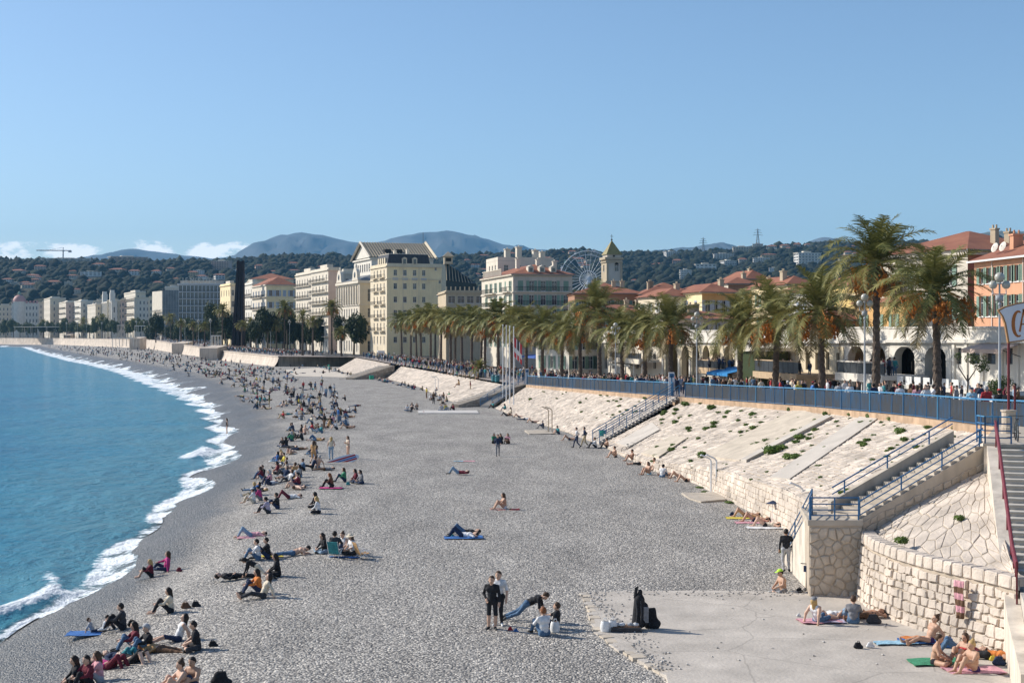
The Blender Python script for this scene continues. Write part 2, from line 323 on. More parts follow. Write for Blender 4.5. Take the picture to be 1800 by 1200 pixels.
# ------------------------------------------------------------------ promenade and town ground behind its edge
def make_ground():
 ys = np.unique(np.concatenate([EDGE[:, 0], np.arange(45, 420, 5), rows_geo(424, 5000, 1.05)])); ys = ys[(ys >= -40)]
 ex = edge_x(ys); ez = prom_z(ys)
 P = M('promenade_paving', (0.31, 0.265, 0.24), 0.85, .14, .35, bump=.1)
 offs = [0.1, 3, 8, 14]
 X = ex[:, None]+np.array(offs)[None]; Y = np.repeat(ys[:, None], 4, 1); Z = np.repeat(ez[:, None], 4, 1)
 tag(obj('promenade', mesh('promenade', np.stack([X, Y, Z], -1), grid_faces(len(ys), 4)[:, ::-1], [P])), kind='structure')
 R = M('asphalt', (0.06, 0.06, 0.063), .9, .15, .5, bump=.15)
 offs = np.array([14, 20, 40, 80, 200, 500, 1200, 3000]); n = len(offs)
 X = ex[:, None]+offs[None]; Y = np.repeat(ys[:, None], n, 1); Z = np.repeat(ez[:, None], n, 1) - 0.12
 tag(obj('road', mesh('road', np.stack([X, Y, Z], -1), grid_faces(len(ys), n)[:, ::-1], [R])), kind='structure')
 kb = MB()
 for i in range(len(ys)-1):
  if ys[i] > 900: break
  a = (ex[i]+14, ys[i]); b = (ex[i+1]+14, ys[i+1])
  kb.prism([a, (a[0]+.3, a[1]), (b[0]+.3, b[1]), b][::1], [ez[i]-.2, ez[i]-.2, ez[i+1]-.2, ez[i+1]-.2], [ez[i]+.012, ez[i]+.012, ez[i+1]+.012, ez[i+1]+.012])
 tag(kb.build('kerb', [M('kerb_stone', (.42, .40, .37), .85, .12, 2)]), kind='structure')
make_ground()
# ------------------------------------------------------------------ stones
LIME = M('limestone', (0.555, 0.475, 0.395), 0.88, 0.27, .8, bump=.7, bscale=9, island=.17, detail=12)
LIME2 = M('limestone_rubble', (0.50, 0.42, 0.33), 0.9, 0.2, 2.5, bump=.6, bscale=9, island=.22)
MORT = M('lime_mortar', (0.46, 0.385, 0.30), 0.95, 0.2, 1.3, bump=.4)
CONC = M('concrete', (0.53, 0.475, 0.41), 0.9, 0.12, .6, bump=.4, bscale=9, detail=12)
CONC2 = M('weathered_concrete', (0.49, 0.425, 0.345), 0.9, 0.15, .9, bump=.3, streak=.25)
def slab_material():
 m = CONC.copy(); m.name = 'cracked_concrete'; nt = m.node_tree; L = nt.links; b = nt.nodes['Principled BSDF']; src = b.inputs['Base Color'].links[0].from_socket; g = nd(nt, 'ShaderNodeNewGeometry')
 n = nd(nt, 'ShaderNodeTexNoise'); n.inputs['Scale'].default_value = 1.1; n.inputs['Detail'].default_value = 8; L.new(g.outputs['Position'], n.inputs['Vector'])
 ad = nd(nt, 'ShaderNodeMix', data_type='RGBA'); ad.inputs['Factor'].default_value = .22; L.new(g.outputs['Position'], ad.inputs[6]); L.new(n.outputs['Color'], ad.inputs[7])
 v = nd(nt, 'ShaderNodeTexVoronoi', feature='DISTANCE_TO_EDGE'); v.inputs['Scale'].default_value = .3; L.new(ad.outputs[2], v.inputs['Vector'])
 r = nd(nt, 'ShaderNodeMapRange'); r.inputs[1].default_value = 0; r.inputs[2].default_value = .009; r.inputs[3].default_value = .72; r.inputs[4].default_value = 1; L.new(v.outputs['Distance'], r.inputs[0])
 n2 = nd(nt, 'ShaderNodeTexNoise'); n2.inputs['Scale'].default_value = .5; n2.inputs['Detail'].default_value = 10; n2.inputs['Roughness'].default_value = .7; L.new(g.outputs['Position'], n2.inputs['Vector'])
 r2 = nd(nt, 'ShaderNodeMapRange'); r2.inputs[1].default_value = .35; r2.inputs[2].default_value = .68; r2.inputs[3].default_value = .80; r2.inputs[4].default_value = 1.08; L.new(n2.outputs[0], r2.inputs[0])
 mu = nd(nt, 'ShaderNodeMath', operation='MULTIPLY'); L.new(r.outputs[0], mu.inputs[0]); L.new(r2.outputs[0], mu.inputs[1]); mm = nd(nt, 'ShaderNodeMix', data_type='RGBA', blend_type='MULTIPLY'); mm.inputs['Factor'].default_value = 1; L.new(src, mm.inputs[6]); L.new(mu.outputs[0], mm.inputs[7]); L.new(mm.outputs[2], b.inputs['Base Color']); return m
SLABM = slab_material()
BLUE = M('blue_paint', (0.028, 0.125, 0.27), .5, .12, 4, spec=.5)
BLUE_L = M('light_blue_rail', (0.05, 0.22, 0.40), .45, .1, 4, spec=.5)
def stone_geo(poly, nrm, h, inset=.18, base=-0.06):
 poly = np.asarray(poly, float); n = len(poly); c = poly.mean(0)
 b = poly + nrm*base; m = poly + nrm*h*.55; t = c + (poly-c)*(1-inset) + nrm*h*np.ones((n, 1))
 V = np.concatenate([b, m, t]); F = []
 for i in range(n):
  j = (i+1) % n; F.append((i, j, n+j, n+i)); F.append((n+i, n+j, 2*n+j, 2*n+i))
 F.append(tuple(range(2*n, 3*n))); return V, F
def courses(P, L, H, wmin, wmax, hmin, hmax, gap, rnd, vofs=0.0):
 out = []; v = vofs
 while v < H - hmin*.4:
  h = rnd.uniform(hmin, hmax)
  if v + h > H - hmin*.3: h = H-v
  u = -rnd.uniform(0, wmax)
  while u < L:
   w = rnd.uniform(wmin, wmax); a = max(u, 0); b = min(u+w, L)
   if b-a > wmin*.35:
    g = gap*.5; j = lambda: rnd.uniform(-1, 1)*gap*.9
    q = [(a+g+j(), v+g+j()), (b-g+j(), v+g+j()), (b-g+j(), v+h-g+j()), (a+g+j(), v+h-g+j())]
    if b-a > .35: q.insert(1, ((a+b)/2, v+g+j())); q.insert(4, ((a+b)/2, v+h-g+j()))
    ring = np.array([P(*p) for p in q]); uc, vc = (a+b)/2, v+h/2
    e = .05; du = np.array(P(uc+e, vc))-np.array(P(uc-e, vc)); dv = np.array(P(uc, vc+e))-np.array(P(uc, vc-e))
    nn = np.cross(du, dv); nn /= np.linalg.norm(nn); out.append((ring, nn))
   u += w
  v += h
 return out
def emit_stones(stones, parent, mat, hmin, hmax, rnd, npart, name='stone', inset=.16):
 stones.sort(key=lambda s: float(np.hypot(s[0][:, 0].mean(), s[0][:, 1].mean())))
 mb = MB()
 for k, (ring, nn) in enumerate(stones):
  V, F = stone_geo(ring, nn, rnd.uniform(hmin, hmax), inset)
  if k < npart: obj(name, mesh(name, V, F, [mat]), parent)
  else: mb.add(V, F)
 if mb.V: tag(mb.build('paving_stones', [mat], parent), kind='stuff')
SEC = {
 'a': [(13.2, 57, 1.9, 22.9, 55.5, 5.4), (13.4, 63, 1.9, 22.5, 62.5, 5.3), (13.2, 70.5, 1.8, 22.1, 67.6, 5.15), (12.3, 82.7, 1.5, 21.9, 77.7, 4.97), (11.6, 90.6, 1.1, 21.3, 85.5, 4.8), (9.8, 99.5, .6, 20.6, 96, 4.55), (8.3, 112, .2, 17.6, 112, 4.2), (7.4, 122, .06, 15.2, 124.5, 3.97)],
 'b': [(7.1, 125, .05, 14.6, 127.2, 3.92), (5.2, 138, .05, 11, 145, 3.55), (.7, 163, .05, 6, 175, 2.95), (-2.2, 182.7, .05, 2, 198, 2.5)],
 'c': [(-6.9, 192, .05, -1.2, 206, 2.5), (-11.3, 218, .05, -4.5, 222, 2.5), (-17, 258, .05, -10.4, 253, 2.5), (-27, 306, .05, -25, 321, 2.6)],
 'd': [(-33, 322, .05, -29, 340, 2.6), (-40, 349, .05, -36, 375, 2.7), (-48.5, 395, .05, -46, 420, 2.9)],
}
def make_section(key, label, wmm, hmm, hstone, nparts, ntoe):
 S = np.array(SEC[key], float); rnd = random.Random(ord(key))
 tw = np.stack([S[:, 0], S[:, 1]], 1); ed = S[:, 3:6]
 L = np.concatenate([[0], np.cumsum(np.linalg.norm(np.diff((tw+ed[:, :2])/2, axis=0), axis=1))]); LT = L[-1]
 lerp = lambda arr, u: np.array([np.interp(u, L, arr[:, k]) for k in range(arr.shape[1])])
 inw = ed[:, :2]-tw; inw /= np.linalg.norm(inw, axis=1)[:, None]
 wt = np.concatenate([tw+inw*.25, S[:, 2:3]], 1)
 wb = np.concatenate([tw, np.full((len(S), 1), -0.5)], 1)
 ed2 = ed.copy(); ed2[:, 2] -= 0.25
 root = empty('sloped_sea_wall', (float(tw[0, 0]), float(tw[0, 1]), 0)); root.matrix_world.translation
 tag(root, label, 'sea wall')
 inv = np.array([tw[0, 0], tw[0, 1], 0])
 us = np.arange(0, LT+.01, 1.0)
 rowsV = [[lerp(wb, u), lerp(wt, u)+np.array([0, 0, -.02])] + [lerp(wt, u)*(1-t)+lerp(ed2, u)*t + np.array([0, 0, .25*sin(pi*t)*-.0]) for t in (.33, .66, 1)] + [lerp(ed2, u)+np.array([1.5, 0, -.4])] for u in us]
 V = np.array(rowsV)-inv; nr, nc = V.shape[:2]
 obj('mortar_bed', mesh('mortar_bed', V.reshape(-1, 3), grid_faces(nr, nc)[:, ::-1], [MORT]), root)
 def Ps(u, v):
  a, b = lerp(wt, u), lerp(ed2, u); sl = np.linalg.norm(b-a); return a+(b-a)*(v/Hs) - inv
 Hs = float(np.linalg.norm(lerp(ed2, LT/2)-lerp(wt, LT/2)))
 st = courses(Ps, LT, Hs, wmm[0], wmm[1], hmm[0], hmm[1], .05, rnd)
 st = [(r, n if n[2] > 0 else -n) for r, n in st]
 st2 = [(r+inv, n) for r, n in st]
 st2.sort(key=lambda s: float(np.hypot(s[0][:, 0].mean(), s[0][:, 1].mean())))
 emit_stones_local(st2, root, LIME, hstone[0], hstone[1], rnd, nparts, inv)
 if ntoe:
  def Pw(u, v):
   a, b = lerp(wb, u), lerp(wt, u); return a+(b-a)*((v+.5)/(b[2]+.5))
  sw = []
  for r, n in courses(lambda u, v: Pw(u, v)-0, 52, 1.9, .38, .75, .24, .34, .035, rnd, vofs=-.15):
   uu = r[:, 1].mean(); top = np.interp(uu, S[:, 1], S[:, 2])
   if r[:, 2].max() < top+.12: sw.append((r, n if n[0] < 0 else -n))
  u = 0
  while u < 60:
   w = rnd.uniform(.4, .75); a = lerp(wt, u); b = lerp(wt, u+w-.04); dn = np.array([*(lerp(np.c_[inw, inw], u)[:2]*.34), .12])
   sw.append((np.array([a+[-.06, 0, -.16], b+[-.06, 0, -.16], b+dn*.6, a+dn*.6])[::-1], np.array([-.7, 0, .7]))); u += w
  sw.sort(key=lambda s: float(np.hypot(s[0][:, 0].mean(), s[0][:, 1].mean())))
  emit_stones_local(sw, root, LIME, .03, .06, rnd, ntoe, inv, name='wall_block')
 return root
def emit_stones_local(st, parent, mat, h0, h1, rnd, npart, inv, name='stone', inset=.13):
 mb = MB()
 for k, (ring, nn) in enumerate(st):
  ring = ring-inv; c = ring.mean(0); nrm = np.cross(ring[1]-ring[0], ring[-1]-ring[0])
  if np.dot(nrm, nn) < 0: ring = ring[::-1]
  V, F = stone_geo(ring, nn, rnd.uniform(h0, h1), inset)
  if k < npart: obj(name, mesh(name, V, F, [mat]), parent)
  else: mb.add(V, F)
 if mb.V: tag(mb.build('far_stones', [mat], parent), kind='stuff')
SLOPE_A = make_section('a', 'pale stone-paved sea wall slope under the blue fence, nearest section with blue-railed steps', (.55, 1.05), (.28, .42), (.015, .06), 290, 290)
SLOPE_B = make_section('b', 'pale stone-paved sea wall slope between two blue-railed stairs, weeds growing in it', (.7, 1.3), (.36, .55), (.02, .06), 0, 0)
SLOPE_C = make_section('c', 'pale stone slope in middle distance with people seated along its top edge', (1.1, 2.0), (.55, .8), (.02, .06), 0, 0)
SLOPE_D = make_section('d', 'short farthest paved slope beside the dark vertical sea wall', (1.4, 2.4), (.7, .9), (.02, .05), 0, 0)
# ------------------------------------------------------------------ bastion, stairs, slabs
RUST = M('rust_stained_render', (0.66, 0.58, 0.48), .9, .2, 1.2, bump=.35, streak=.3)
RED = M('red_paint', (0.17, 0.025, 0.03), .5, .15, 5, spec=.4)
WHITE = M('white_paint', (0.78, 0.77, 0.74), .6, .06, 2)
def voronoi(sample, n, rnd, size):
 S = np.array(size); pts = []
 while len(pts) < n:
  c = max((np.array(sample(rnd)) for _ in range(9)), key=lambda q: min([np.linalg.norm((q-o)*S) for o in pts] or [9]))
  pts.append(c)
 out = []
 for i, p in enumerate(pts):
  poly = [np.array(q, float) for q in ((0, 0), (1, 0), (1, 1), (0, 1))]
  for j in sorted(range(n), key=lambda j: np.linalg.norm((pts[j]-p)*S))[1:16]:
   m = (p+pts[j])/2; d = (pts[j]-p)*S*S; new = []
   for a, b in zip(poly, poly[1:]+poly[:1]):
    da, db = np.dot(a-m, d), np.dot(b-m, d)
    if da <= 0: new.append(a)
    if (da < 0) != (db < 0): new.append(a+(b-a)*da/(da-db))
   poly = new
   if len(poly) < 3: break
  if len(poly) >= 3: out.append(poly)
 return out
def arc_bastion():
 rnd = random.Random(5)
 root = empty('curved_stone_wall', (14, 46, 0))
 inv = np.array([14., 46., 0])
 toe = np.array([(12.65, 52.6), (12.35, 50.8), (12.3, 49.2), (12.55, 47.2), (12.95, 45.6), (13.5, 44.2), (14.05, 42.9), (14.55, 41.4)])
 L = np.concatenate([[0], np.cumsum(np.linalg.norm(np.diff(toe, axis=0), axis=1))]); LT = L[-1]
 H = 2.32
 def nrm2(u):
  e = .3; a = np.array([np.interp(max(u-e, 0), L, toe[:, k]) for k in (0, 1)]); b = np.array([np.interp(min(u+e, LT), L, toe[:, k]) for k in (0, 1)])
  t = (b-a)/np.linalg.norm(b-a); return np.array([t[1], -t[0]])*-1   # outward = left/front
 def out(u):
  n = nrm2(u); return n if n[0]+.6*n[1] < 0 else -n
 def Pw(u, v):
  p = np.array([np.interp(u, L, toe[:, k]) for k in (0, 1)]); n = out(u); q = p - n*(v*.10); return np.array([q[0], q[1], v])
 us = np.linspace(0, LT, 40); V = []
 for u in us:
  for v in (-.5, .8, 1.6, H-.05):
   V.append(Pw(u, v)-np.append(out(u)*.02, 0)-inv)
 obj('mortar_core', mesh('mortar_core', V, grid_faces(40, 4), [MORT]), root)
 st = []
 for r, n in courses(Pw, LT, H-.26, .24, .56, .23, .36, .045, rnd, vofs=-.1):
  o_ = out(float(np.interp(r[:, 1].mean(), toe[::-1, 1], L[::-1]))); n = np.array([*o_, .05]); st.append((r, n))
 u = 0.05
 while u < LT-.2:      # big rounded cope stones
  w = rnd.uniform(.38, .66); o_ = out(u+w/2); b3 = np.append(o_, 0)
  a, b = Pw(u, H-.27), Pw(min(u+w-.05, LT), H-.27); a2, b2 = Pw(u, H+.03), Pw(min(u+w-.05, LT), H+.03)
  mid = [a, (a+b)/2+b3*.02, b, b2, (a2+b2)/2+b3*.02, a2]
  st.append((np.array(mid), np.array([*o_, .05])))
  V, F = stone_geo(np.array([a2+b3*.06, b2+b3*.06, b2-b3*.45, a2-b3*.4])-inv, np.array([0, 0, 1.0]), .07, .2, -.2); obj('cope_stone', mesh('cope_stone', V, F, [LIME]), root)
  u += w
 emit_stones_local(st, root, LIME, .03, .085, rnd, 300, inv, name='wall_block', inset=.16)
 tag(root, 'curved white stone block wall in the foreground, bathers sitting at its foot', 'stone wall')
 root2 = empty('paved_slope', (14, 46, 0))
 apex = np.array([17.75, 53.3, 4.45])
 up = [Pw(u, H-.1)-np.append(out(u)*.42, 0) for u in us]
 right = lambda t: np.array([14.75, 41.6, H-.1])*(1-t)+apex*t
 def Pc(s, t):           # s along wall 0..1, t towards the upper edge
  u = s*LT; a = Pw(u, H-.08)-np.append(out(u)*.40, 0)
  if s < .55: k = s/.55; b = np.array([12.85, 53.4, 2.5])*(1-k)+apex*k
  else: k = (s-.55)/.45; b = apex*(1-k)+np.array([14.9, 42.2, 2.45])*k
  return a*(1-t)+b*t
 n1, n2 = 40, 14
 V = np.array([[Pc(i/(n1-1), j/(n2-1)) for j in range(n2)] for i in range(n1)])-inv
 obj('mortar_bed', mesh('mortar_bed', V.reshape(-1, 3), grid_faces(n1, n2), [MORT]), root2)
 stones = []
 for poly in voronoi(lambda r: (r.random(), r.random()**.9), 150, rnd, (LT, 4.6)):
  P = np.array([Pc(min(max(q[0], .004), .996), min(max(q[1], .02), .985)) for q in poly]); c = P.mean(0); P = c+(P-c)*(1-.05/max(.12, np.linalg.norm(P-c, axis=1).mean())); e1 = P[len(P)//3]-P[0]; e2 = P[2*len(P)//3]-P[0]; nn = np.cross(e1, e2); nl = np.linalg.norm(nn)
  if nl < .01: continue
  nn /= nl; stones.append((P, nn if nn[2] > 0 else -nn))
 emit_stones_local(stones, root2, LIME, .01, .035, rnd, 300, inv, inset=.12)
 tag(root2, 'cone of flat irregular pale paving stones above the curved wall', 'paving')
arc_bastion()
def rail_run(root, pts, n_bars, zs, post_r=.03, bar_r=.022, mat=None, posts=None, name='rail'):
 for z in zs:
  mb = MB(); mb.tube([(p[0], p[1], p[2]+z) for p in pts], bar_r if z != max(zs) else bar_r*1.25, 6); mb.build(name, [mat or BLUE], root)
 for p in (posts or pts):
  MB().tube([(p[0], p[1], p[2]-.05), (p[0], p[1], p[2]+max(zs))], post_r, 6).build('post', [mat or BLUE], root)
def lerp3(a, b, t): return tuple(a[i]+(b[i]-a[i])*t for i in range(3))
def stair_pier():
 rnd = random.Random(11)
 root = empty('stone_staircase', (11.6, 51.4, 0))
 P = [(10.72, 51.3), (12.62, 51.3), (13.4, 55.2), (11.25, 55.2)]
 inv = np.array([11.6, 51.4, 0])
 mb = MB(); mb.prism([(p[0]-inv[0], p[1]-inv[1]) for p in P], -.4, 2.62); mb.build('pier_core', [MORT], root)
 mb = MB(); mb.prism([(p[0]-inv[0]+dx, p[1]-inv[1]+dy) for p, dx, dy in zip(P, (-.05, .03, .1, -.05), (-.05, -.05, .05, .05))], 2.62, 2.82); mb.build('landing_slab', [CONC2], root)
 a, b = np.array([10.72, 51.3, 0]), np.array([12.62, 51.3, 0]); Lf = 1.9
 Pf = lambda u, v: a+(b-a)*(u/Lf)+np.array([0, 0, v])
 st = []
 for poly in voronoi(lambda r: (r.random(), r.random()), 52, rnd, (Lf, 2.6)):
  P = np.array([Pf(q[0]*Lf, q[1]*2.6-.05) for q in poly]); c = P.mean(0); st.append((c+(P-c)*.86, np.array([0, -1., 0])))
 emit_stones_local(st, root, LIME2, .02, .07, rnd, 200, inv, name='rubble_stone', inset=.28)
 for k in range(14):
  z = 2.62-(k+1)*.187; y0 = 55.2+k*.29
  MB().box2((11.3+.1+k*.02-inv[0], y0-inv[1], -.2), (13.0-inv[0], y0+.30-inv[1], z)).build('step', [CONC], root)
 MB().prism([(x-inv[0], y-inv[1]) for x, y in ((10.98, 52.6), (11.28, 52.6), (11.62, 59.4), (11.34, 59.4))], -.3, [2.95, 2.95, .15, .15]).build('cheek_wall', [RUST], root)
 pr = [(11.1-inv[0], 52.6-inv[1], 2.9), (11.45-inv[0], 59.2-inv[1], .2)]
 rail_run(root, [lerp3(*pr, t) for t in (0, .25, .5, .75, 1)], 2, (.35, .62, .9), posts=[lerp3(*pr, t) for t in (0, .33, .66, 1)])
 q = [(10.75-inv[0], 51.35-inv[1], 2.82), (12.55-inv[0], 51.35-inv[1], 2.82)]
 rail_run(root, [q[0], q[1]], 4, (.16, .36, .57, .80), posts=[lerp3(*q, t) for t in (.02, .5, .98)])
 q2 = [(10.75-inv[0], 51.35-inv[1], 2.82), (11.1-inv[0], 52.6-inv[1], 2.9)]
 rail_run(root, q2, 4, (.16, .36, .57, .80))
 A = np.array([12.55, 51.5, 2.78]); B = np.array([17.75, 53.45, 5.3]); dirv = (B-A)[:2]/np.linalg.norm((B-A)[:2]); side = np.array([-dirv[1], dirv[0]])
 n = 15; run = np.linalg.norm((B-A)[:2])/n
 for k in range(n):
  p = A[:2]+dirv*run*(k+.5)+side*.85; z1 = A[2]+(B[2]-A[2])*(k+1)/n
  MB().box((p[0]-inv[0], p[1]-inv[1], (z1+1.2)/2+.0), (run+.02, 1.6, z1-1.2), rz=atan2(dirv[1], dirv[0])).build('step', [CONC2], root)
 for s, h, nm, mt in ((-.02, -.08, 'stringer_wall', CONC2), (1.78, .38, 'back_parapet', CONC2)):
  p0 = A[:2]+side*s; p1 = B[:2]+side*s; w = side*.2
  MB().prism([(p[0]-inv[0], p[1]-inv[1]) for p in (p0, p1, p1+w, p0+w)], [1.7, 3.6, 3.6, 1.7], [A[2]+h+.1, B[2]+h+.1, B[2]+h+.1, A[2]+h+.1]).build(nm, [mt], root)
 e0 = np.array([*(A[:2]-side*.03), 0]); Lr = float(np.linalg.norm((B-A)[:2]))
 def Ps(u, v): t = u/Lr; return np.array([e0[0]+dirv[0]*u, e0[1]+dirv[1]*u, (2.15*(1-t)+4.15*t)+v*(.85+.1*t)])
 st = [(r, np.array([-side[0], -side[1], 0])) for r, nn in courses(Ps, Lr, .62, .28, .55, .26, .36, .05, rnd)]
 emit_stones_local(st, root, LIME2, .02, .05, rnd, 100, inv, name='rubble_stone', inset=.25)
 for s, zz in ((.08, 0.06), (1.86, .50)):
  p = [np.append(A[:2]+side*s+dirv*.1, A[2]+zz)-inv, np.append(B[:2]+side*s, B[2]+zz)-inv]
  rail_run(root, [tuple(lerp3(*p, t)) for t in (0, 1)], 2, (.12, .38, .62) if s < 1 else (.25, .5), posts=[tuple(lerp3(*p, t)) for t in ((.0, .33, .66, .97) if s < 1 else (.1, .45, .8))])
 tag(root, 'blue-railed stone staircase on a square rubble pier beside the curved wall', 'staircase')
stair_pier()
def red_stair():
 rnd = random.Random(3); root = empty('red_railed_stairs', (15.5, 46, 0)); inv = np.array([15.5, 46, 0])
 R0, R1 = np.array([12.45, 34.8]), np.array([17.75, 53.2]); tt = lambda t: .2826+.7174*t; d = (R1-R0)/np.linalg.norm(R1-R0); s = np.array([d[1], -d[0]])
 loc = lambda p: (p[0]-inv[0], p[1]-inv[1])
 w = s*.42
 prof = [(0, 1.2), (tt(0), 1.45), (tt(.15), 1.9), (tt(.24), 2.3), (tt(.86), 5.0), (1, 5.42)]
 for (t0, z0), (t1, z1) in zip(prof[:-1], prof[1:]):
  a = R0+(R1-R0)*t0; b = R0+(R1-R0)*t1
  MB().prism([loc(p) for p in (a, a+w, b+w, b)], -.4, [z0, z0, z1, z1]).build('side_wall', [RUST], root)
 MB().prism([loc(p) for p in ((17.6, 53.05), (20.2, 52.0), (26, 60), (22.6, 66), (19.4, 57.5))], -.3, 5.32).build('head_block', [RUST], root)
 MB().prism([loc(p) for p in ((17.55, 53.0), (20.3, 51.9), (26.1, 60), (22.6, 66.1), (19.3, 57.6))], 5.321, 5.44).build('head_paving', [CONC2], root)
 n = 20
 for k in range(n):
  t = tt(.20+.74*k/n); dt_ = tt(.94)-tt(.2); z = 2.05+(5.30-2.05)*(k+1)/n; a = R0+(R1-R0)*t+w*1.02; b = R0+(R1-R0)*(t+dt_/n)+w*1.02; e = s*2.6
  MB().prism([loc(p) for p in (a, a+e, b+e, b)], z-.5, z-.03).build('riser', [CONC], root)
  a2 = a-d*.05; MB().prism([loc(p) for p in (a2, a2+e, b+e, b)], z-.03, z).build('tread', [M('worn_tread', (.52, .48, .42), .85, .12, 3)], root)
 a = R0+w*1.02; b = R0+(R1-R0)*tt(.2)+w*1.02
 MB().prism([loc(p) for p in (a-d*3, a-d*3+s*2.6, b+s*2.6, b)], -.3, 2.0).build('lower_landing', [CONC], root)
 pts = []
 for (t, z) in ((1.0, 6.28), (.86, 5.85), (.24, 3.15), (.10, 2.9), (.085, 1.2)):
  p = R0+(R1-R0)*tt(t)+w*.75; pts.append((p[0]-inv[0], p[1]-inv[1], z))
 MB().tube(pts, .045, 6).build('handrail', [RED], root)
 MB().tube([(p[0], p[1], p[2]-.16) for p in pts[:4]], .055, 4).build('rail_board', [RED], root)
 for t in (.97, .8, .62, .45, .3, .2, .13):
  p = R0+(R1-R0)*tt(t)+w*.75; zt = float(np.interp(t, [.085, .1, .24, .86, 1], [2.7, 2.9, 3.15, 5.85, 6.28])); zb = float(np.interp(tt(t), [q[0] for q in prof], [q[1] for q in prof]))
  MB().tube([(p[0]-inv[0], p[1]-inv[1], zb-.1), (p[0]-inv[0], p[1]-inv[1], zt)], .028, 6).build('post', [RED], root)
 tag(root, 'concrete stairs with red handrail at the right edge, rust-stained side wall', 'staircase')
red_stair()
def landing_railing():
 root = empty('blue_railing', (18, 54, 5.44))
 P = [(17.68, 53.15), (17.62, 53.9)]; Q = [(17.68, 53.15), (18.55, 52.85)]
 for a, b in (P, Q):
  for z in (.22, .48, .74, 1.0): MB().tube([(a[0]-18, a[1]-54, z), (b[0]-18, b[1]-54, z)], .026, 6).build('rail', [BLUE_L if z == 1 else BLUE], root)
  for t in (0, .5, 1): MB().tube([(a[0]+(b[0]-a[0])*t-18, a[1]+(b[1]-a[1])*t-54, 0), (a[0]+(b[0]-a[0])*t-18, a[1]+(b[1]-a[1])*t-54, 1.02)], .03, 6).build('post', [BLUE], root)
 tag(root, 'short blue railing at the head of the steps beside the sign pillar', 'railing')
landing_railing()
PALEC = M('pale_rendered_concrete', (.56, .48, .38), .9, .15, .8, bump=.2, streak=.2)
def slab():
 pts = [on_beach(*p)[:2] for p in ((1022, 1043), (1100, 1042), (1250, 1041), (1412, 1044), (1512, 1052))] + [(12.7, 52.2), (13.6, 44), (14.7, 41), (14.2, 36), (6, 35)] + [on_beach(*p)[:2] for p in ((1160, 1186), (1085, 1138), (1052, 1112), (1040, 1078))]
 tag(MB().prism(pts[::-1], -.4, .085).build('concrete_slab', [SLABM]), kind='structure')
 rnd = random.Random(8); root = empty('slab_kerb', (4, 45, 0)); E = [on_beach(*p)[:2] for p in ((1022, 1043), (1034, 1078), (1046, 1112), (1080, 1140), (1160, 1186), (1220, 1215))]
 for a, b in zip(E[:-1], E[1:]):
  n = max(2, int(math.hypot(b[0]-a[0], b[1]-a[1])/.55)); d = np.array([b[0]-a[0], b[1]-a[1]], float); d /= np.linalg.norm(d); s = np.array([d[1], -d[0]]); s = s if s[0] > 0 else -s
  for k in range(n):
   p = np.array(a)+(np.array(b)-np.array(a))*(k+.5)/n+s*.14
   q = MB(); L_ = math.hypot(b[0]-a[0], b[1]-a[1])/n*rnd.uniform(.6, .98)
   q.box((p[0]-4, p[1]-45, .03), (L_, rnd.uniform(.22, .42), rnd.uniform(.10, .17)), rz=atan2(d[1], d[0])+rnd.uniform(-.14, .14)); q.build('kerb_block', [PALEC if k % 3 else CONC], root)
 tag(root, 'broken kerb of rough blocks along the edge of the concrete slab', 'kerb')
 pts = [on_beach(*p)[:2] for p in ((1170, 1190), (1240, 1182), (1500, 1186), (1745, 1190))] + [(14.2, 37), (14, 33), (4, 33)]
 tag(MB().prism(pts[::-1], -.4, .13).build('near_slab', [SLABM]), kind='structure')
slab()
def flat_slab(name, pxs, z, mat, label):
 pts = [on_beach(*p)[:2] for p in pxs]; A = sum(pts[i][0]*pts[(i+1) % len(pts)][1]-pts[(i+1) % len(pts)][0]*pts[i][1] for i in range(len(pts)))
 if A < 0: pts = pts[::-1]
 return tag(MB().prism(pts, -.3, z).build(name, [mat]), label, 'slab')
flat_slab('shower_slab', ((1198, 868), (1262, 868), (1276, 880), (1232, 884), (1212, 878)), .10, CONC2, 'small concrete slab at the foot of the wall under the two nearest showers')
flat_slab('shower_slab', ((922, 757), (958, 757), (976, 763), (930, 764)), .10, CONC2, 'thin concrete slab under the showers below the middle slope')
flat_slab('beach_platform', ((735, 722), (838, 722), (842, 727), (735, 727)), .10, M('pale_concrete', (.56, .53, .49), .9, .1, 1), 'pale flat concrete platform on pebbles where people sit beneath the ramp')
tag(flat_slab('sandy_patch', ((500, 650), (560, 646), (640, 650), (655, 656), (610, 663), (520, 661)), .04, M('pale_sand', (.60, .53, .44), .95, .1, .3), 'x'), kind='structure')
del bpy.data.objects['sandy_patch']['label'], bpy.data.objects['sandy_patch']['category']
def slope_point(px, py, lift=.0):
 S = np.array(SEC['a'], float); best = None
 for y in np.arange(56, 128, .25):
  x, _, z = at(px, py, y)
  ym = (S[:, 1]+S[:, 4])/2; tx = np.interp(y, ym, S[:, 0])+.25; tz = np.interp(y, ym, S[:, 2]); ex = np.interp(y, ym, S[:, 3]); ez = np.interp(y, ym, S[:, 5])-.25
  zs = tz+(ez-tz)*(x-tx)/(ex-tx); e = abs(z-zs)
  if tx-.4 < x < ex+.4 and (best is None or e < best[0]): best = (e, x, y, zs)
 return np.array([best[1], best[2], best[3]+lift])
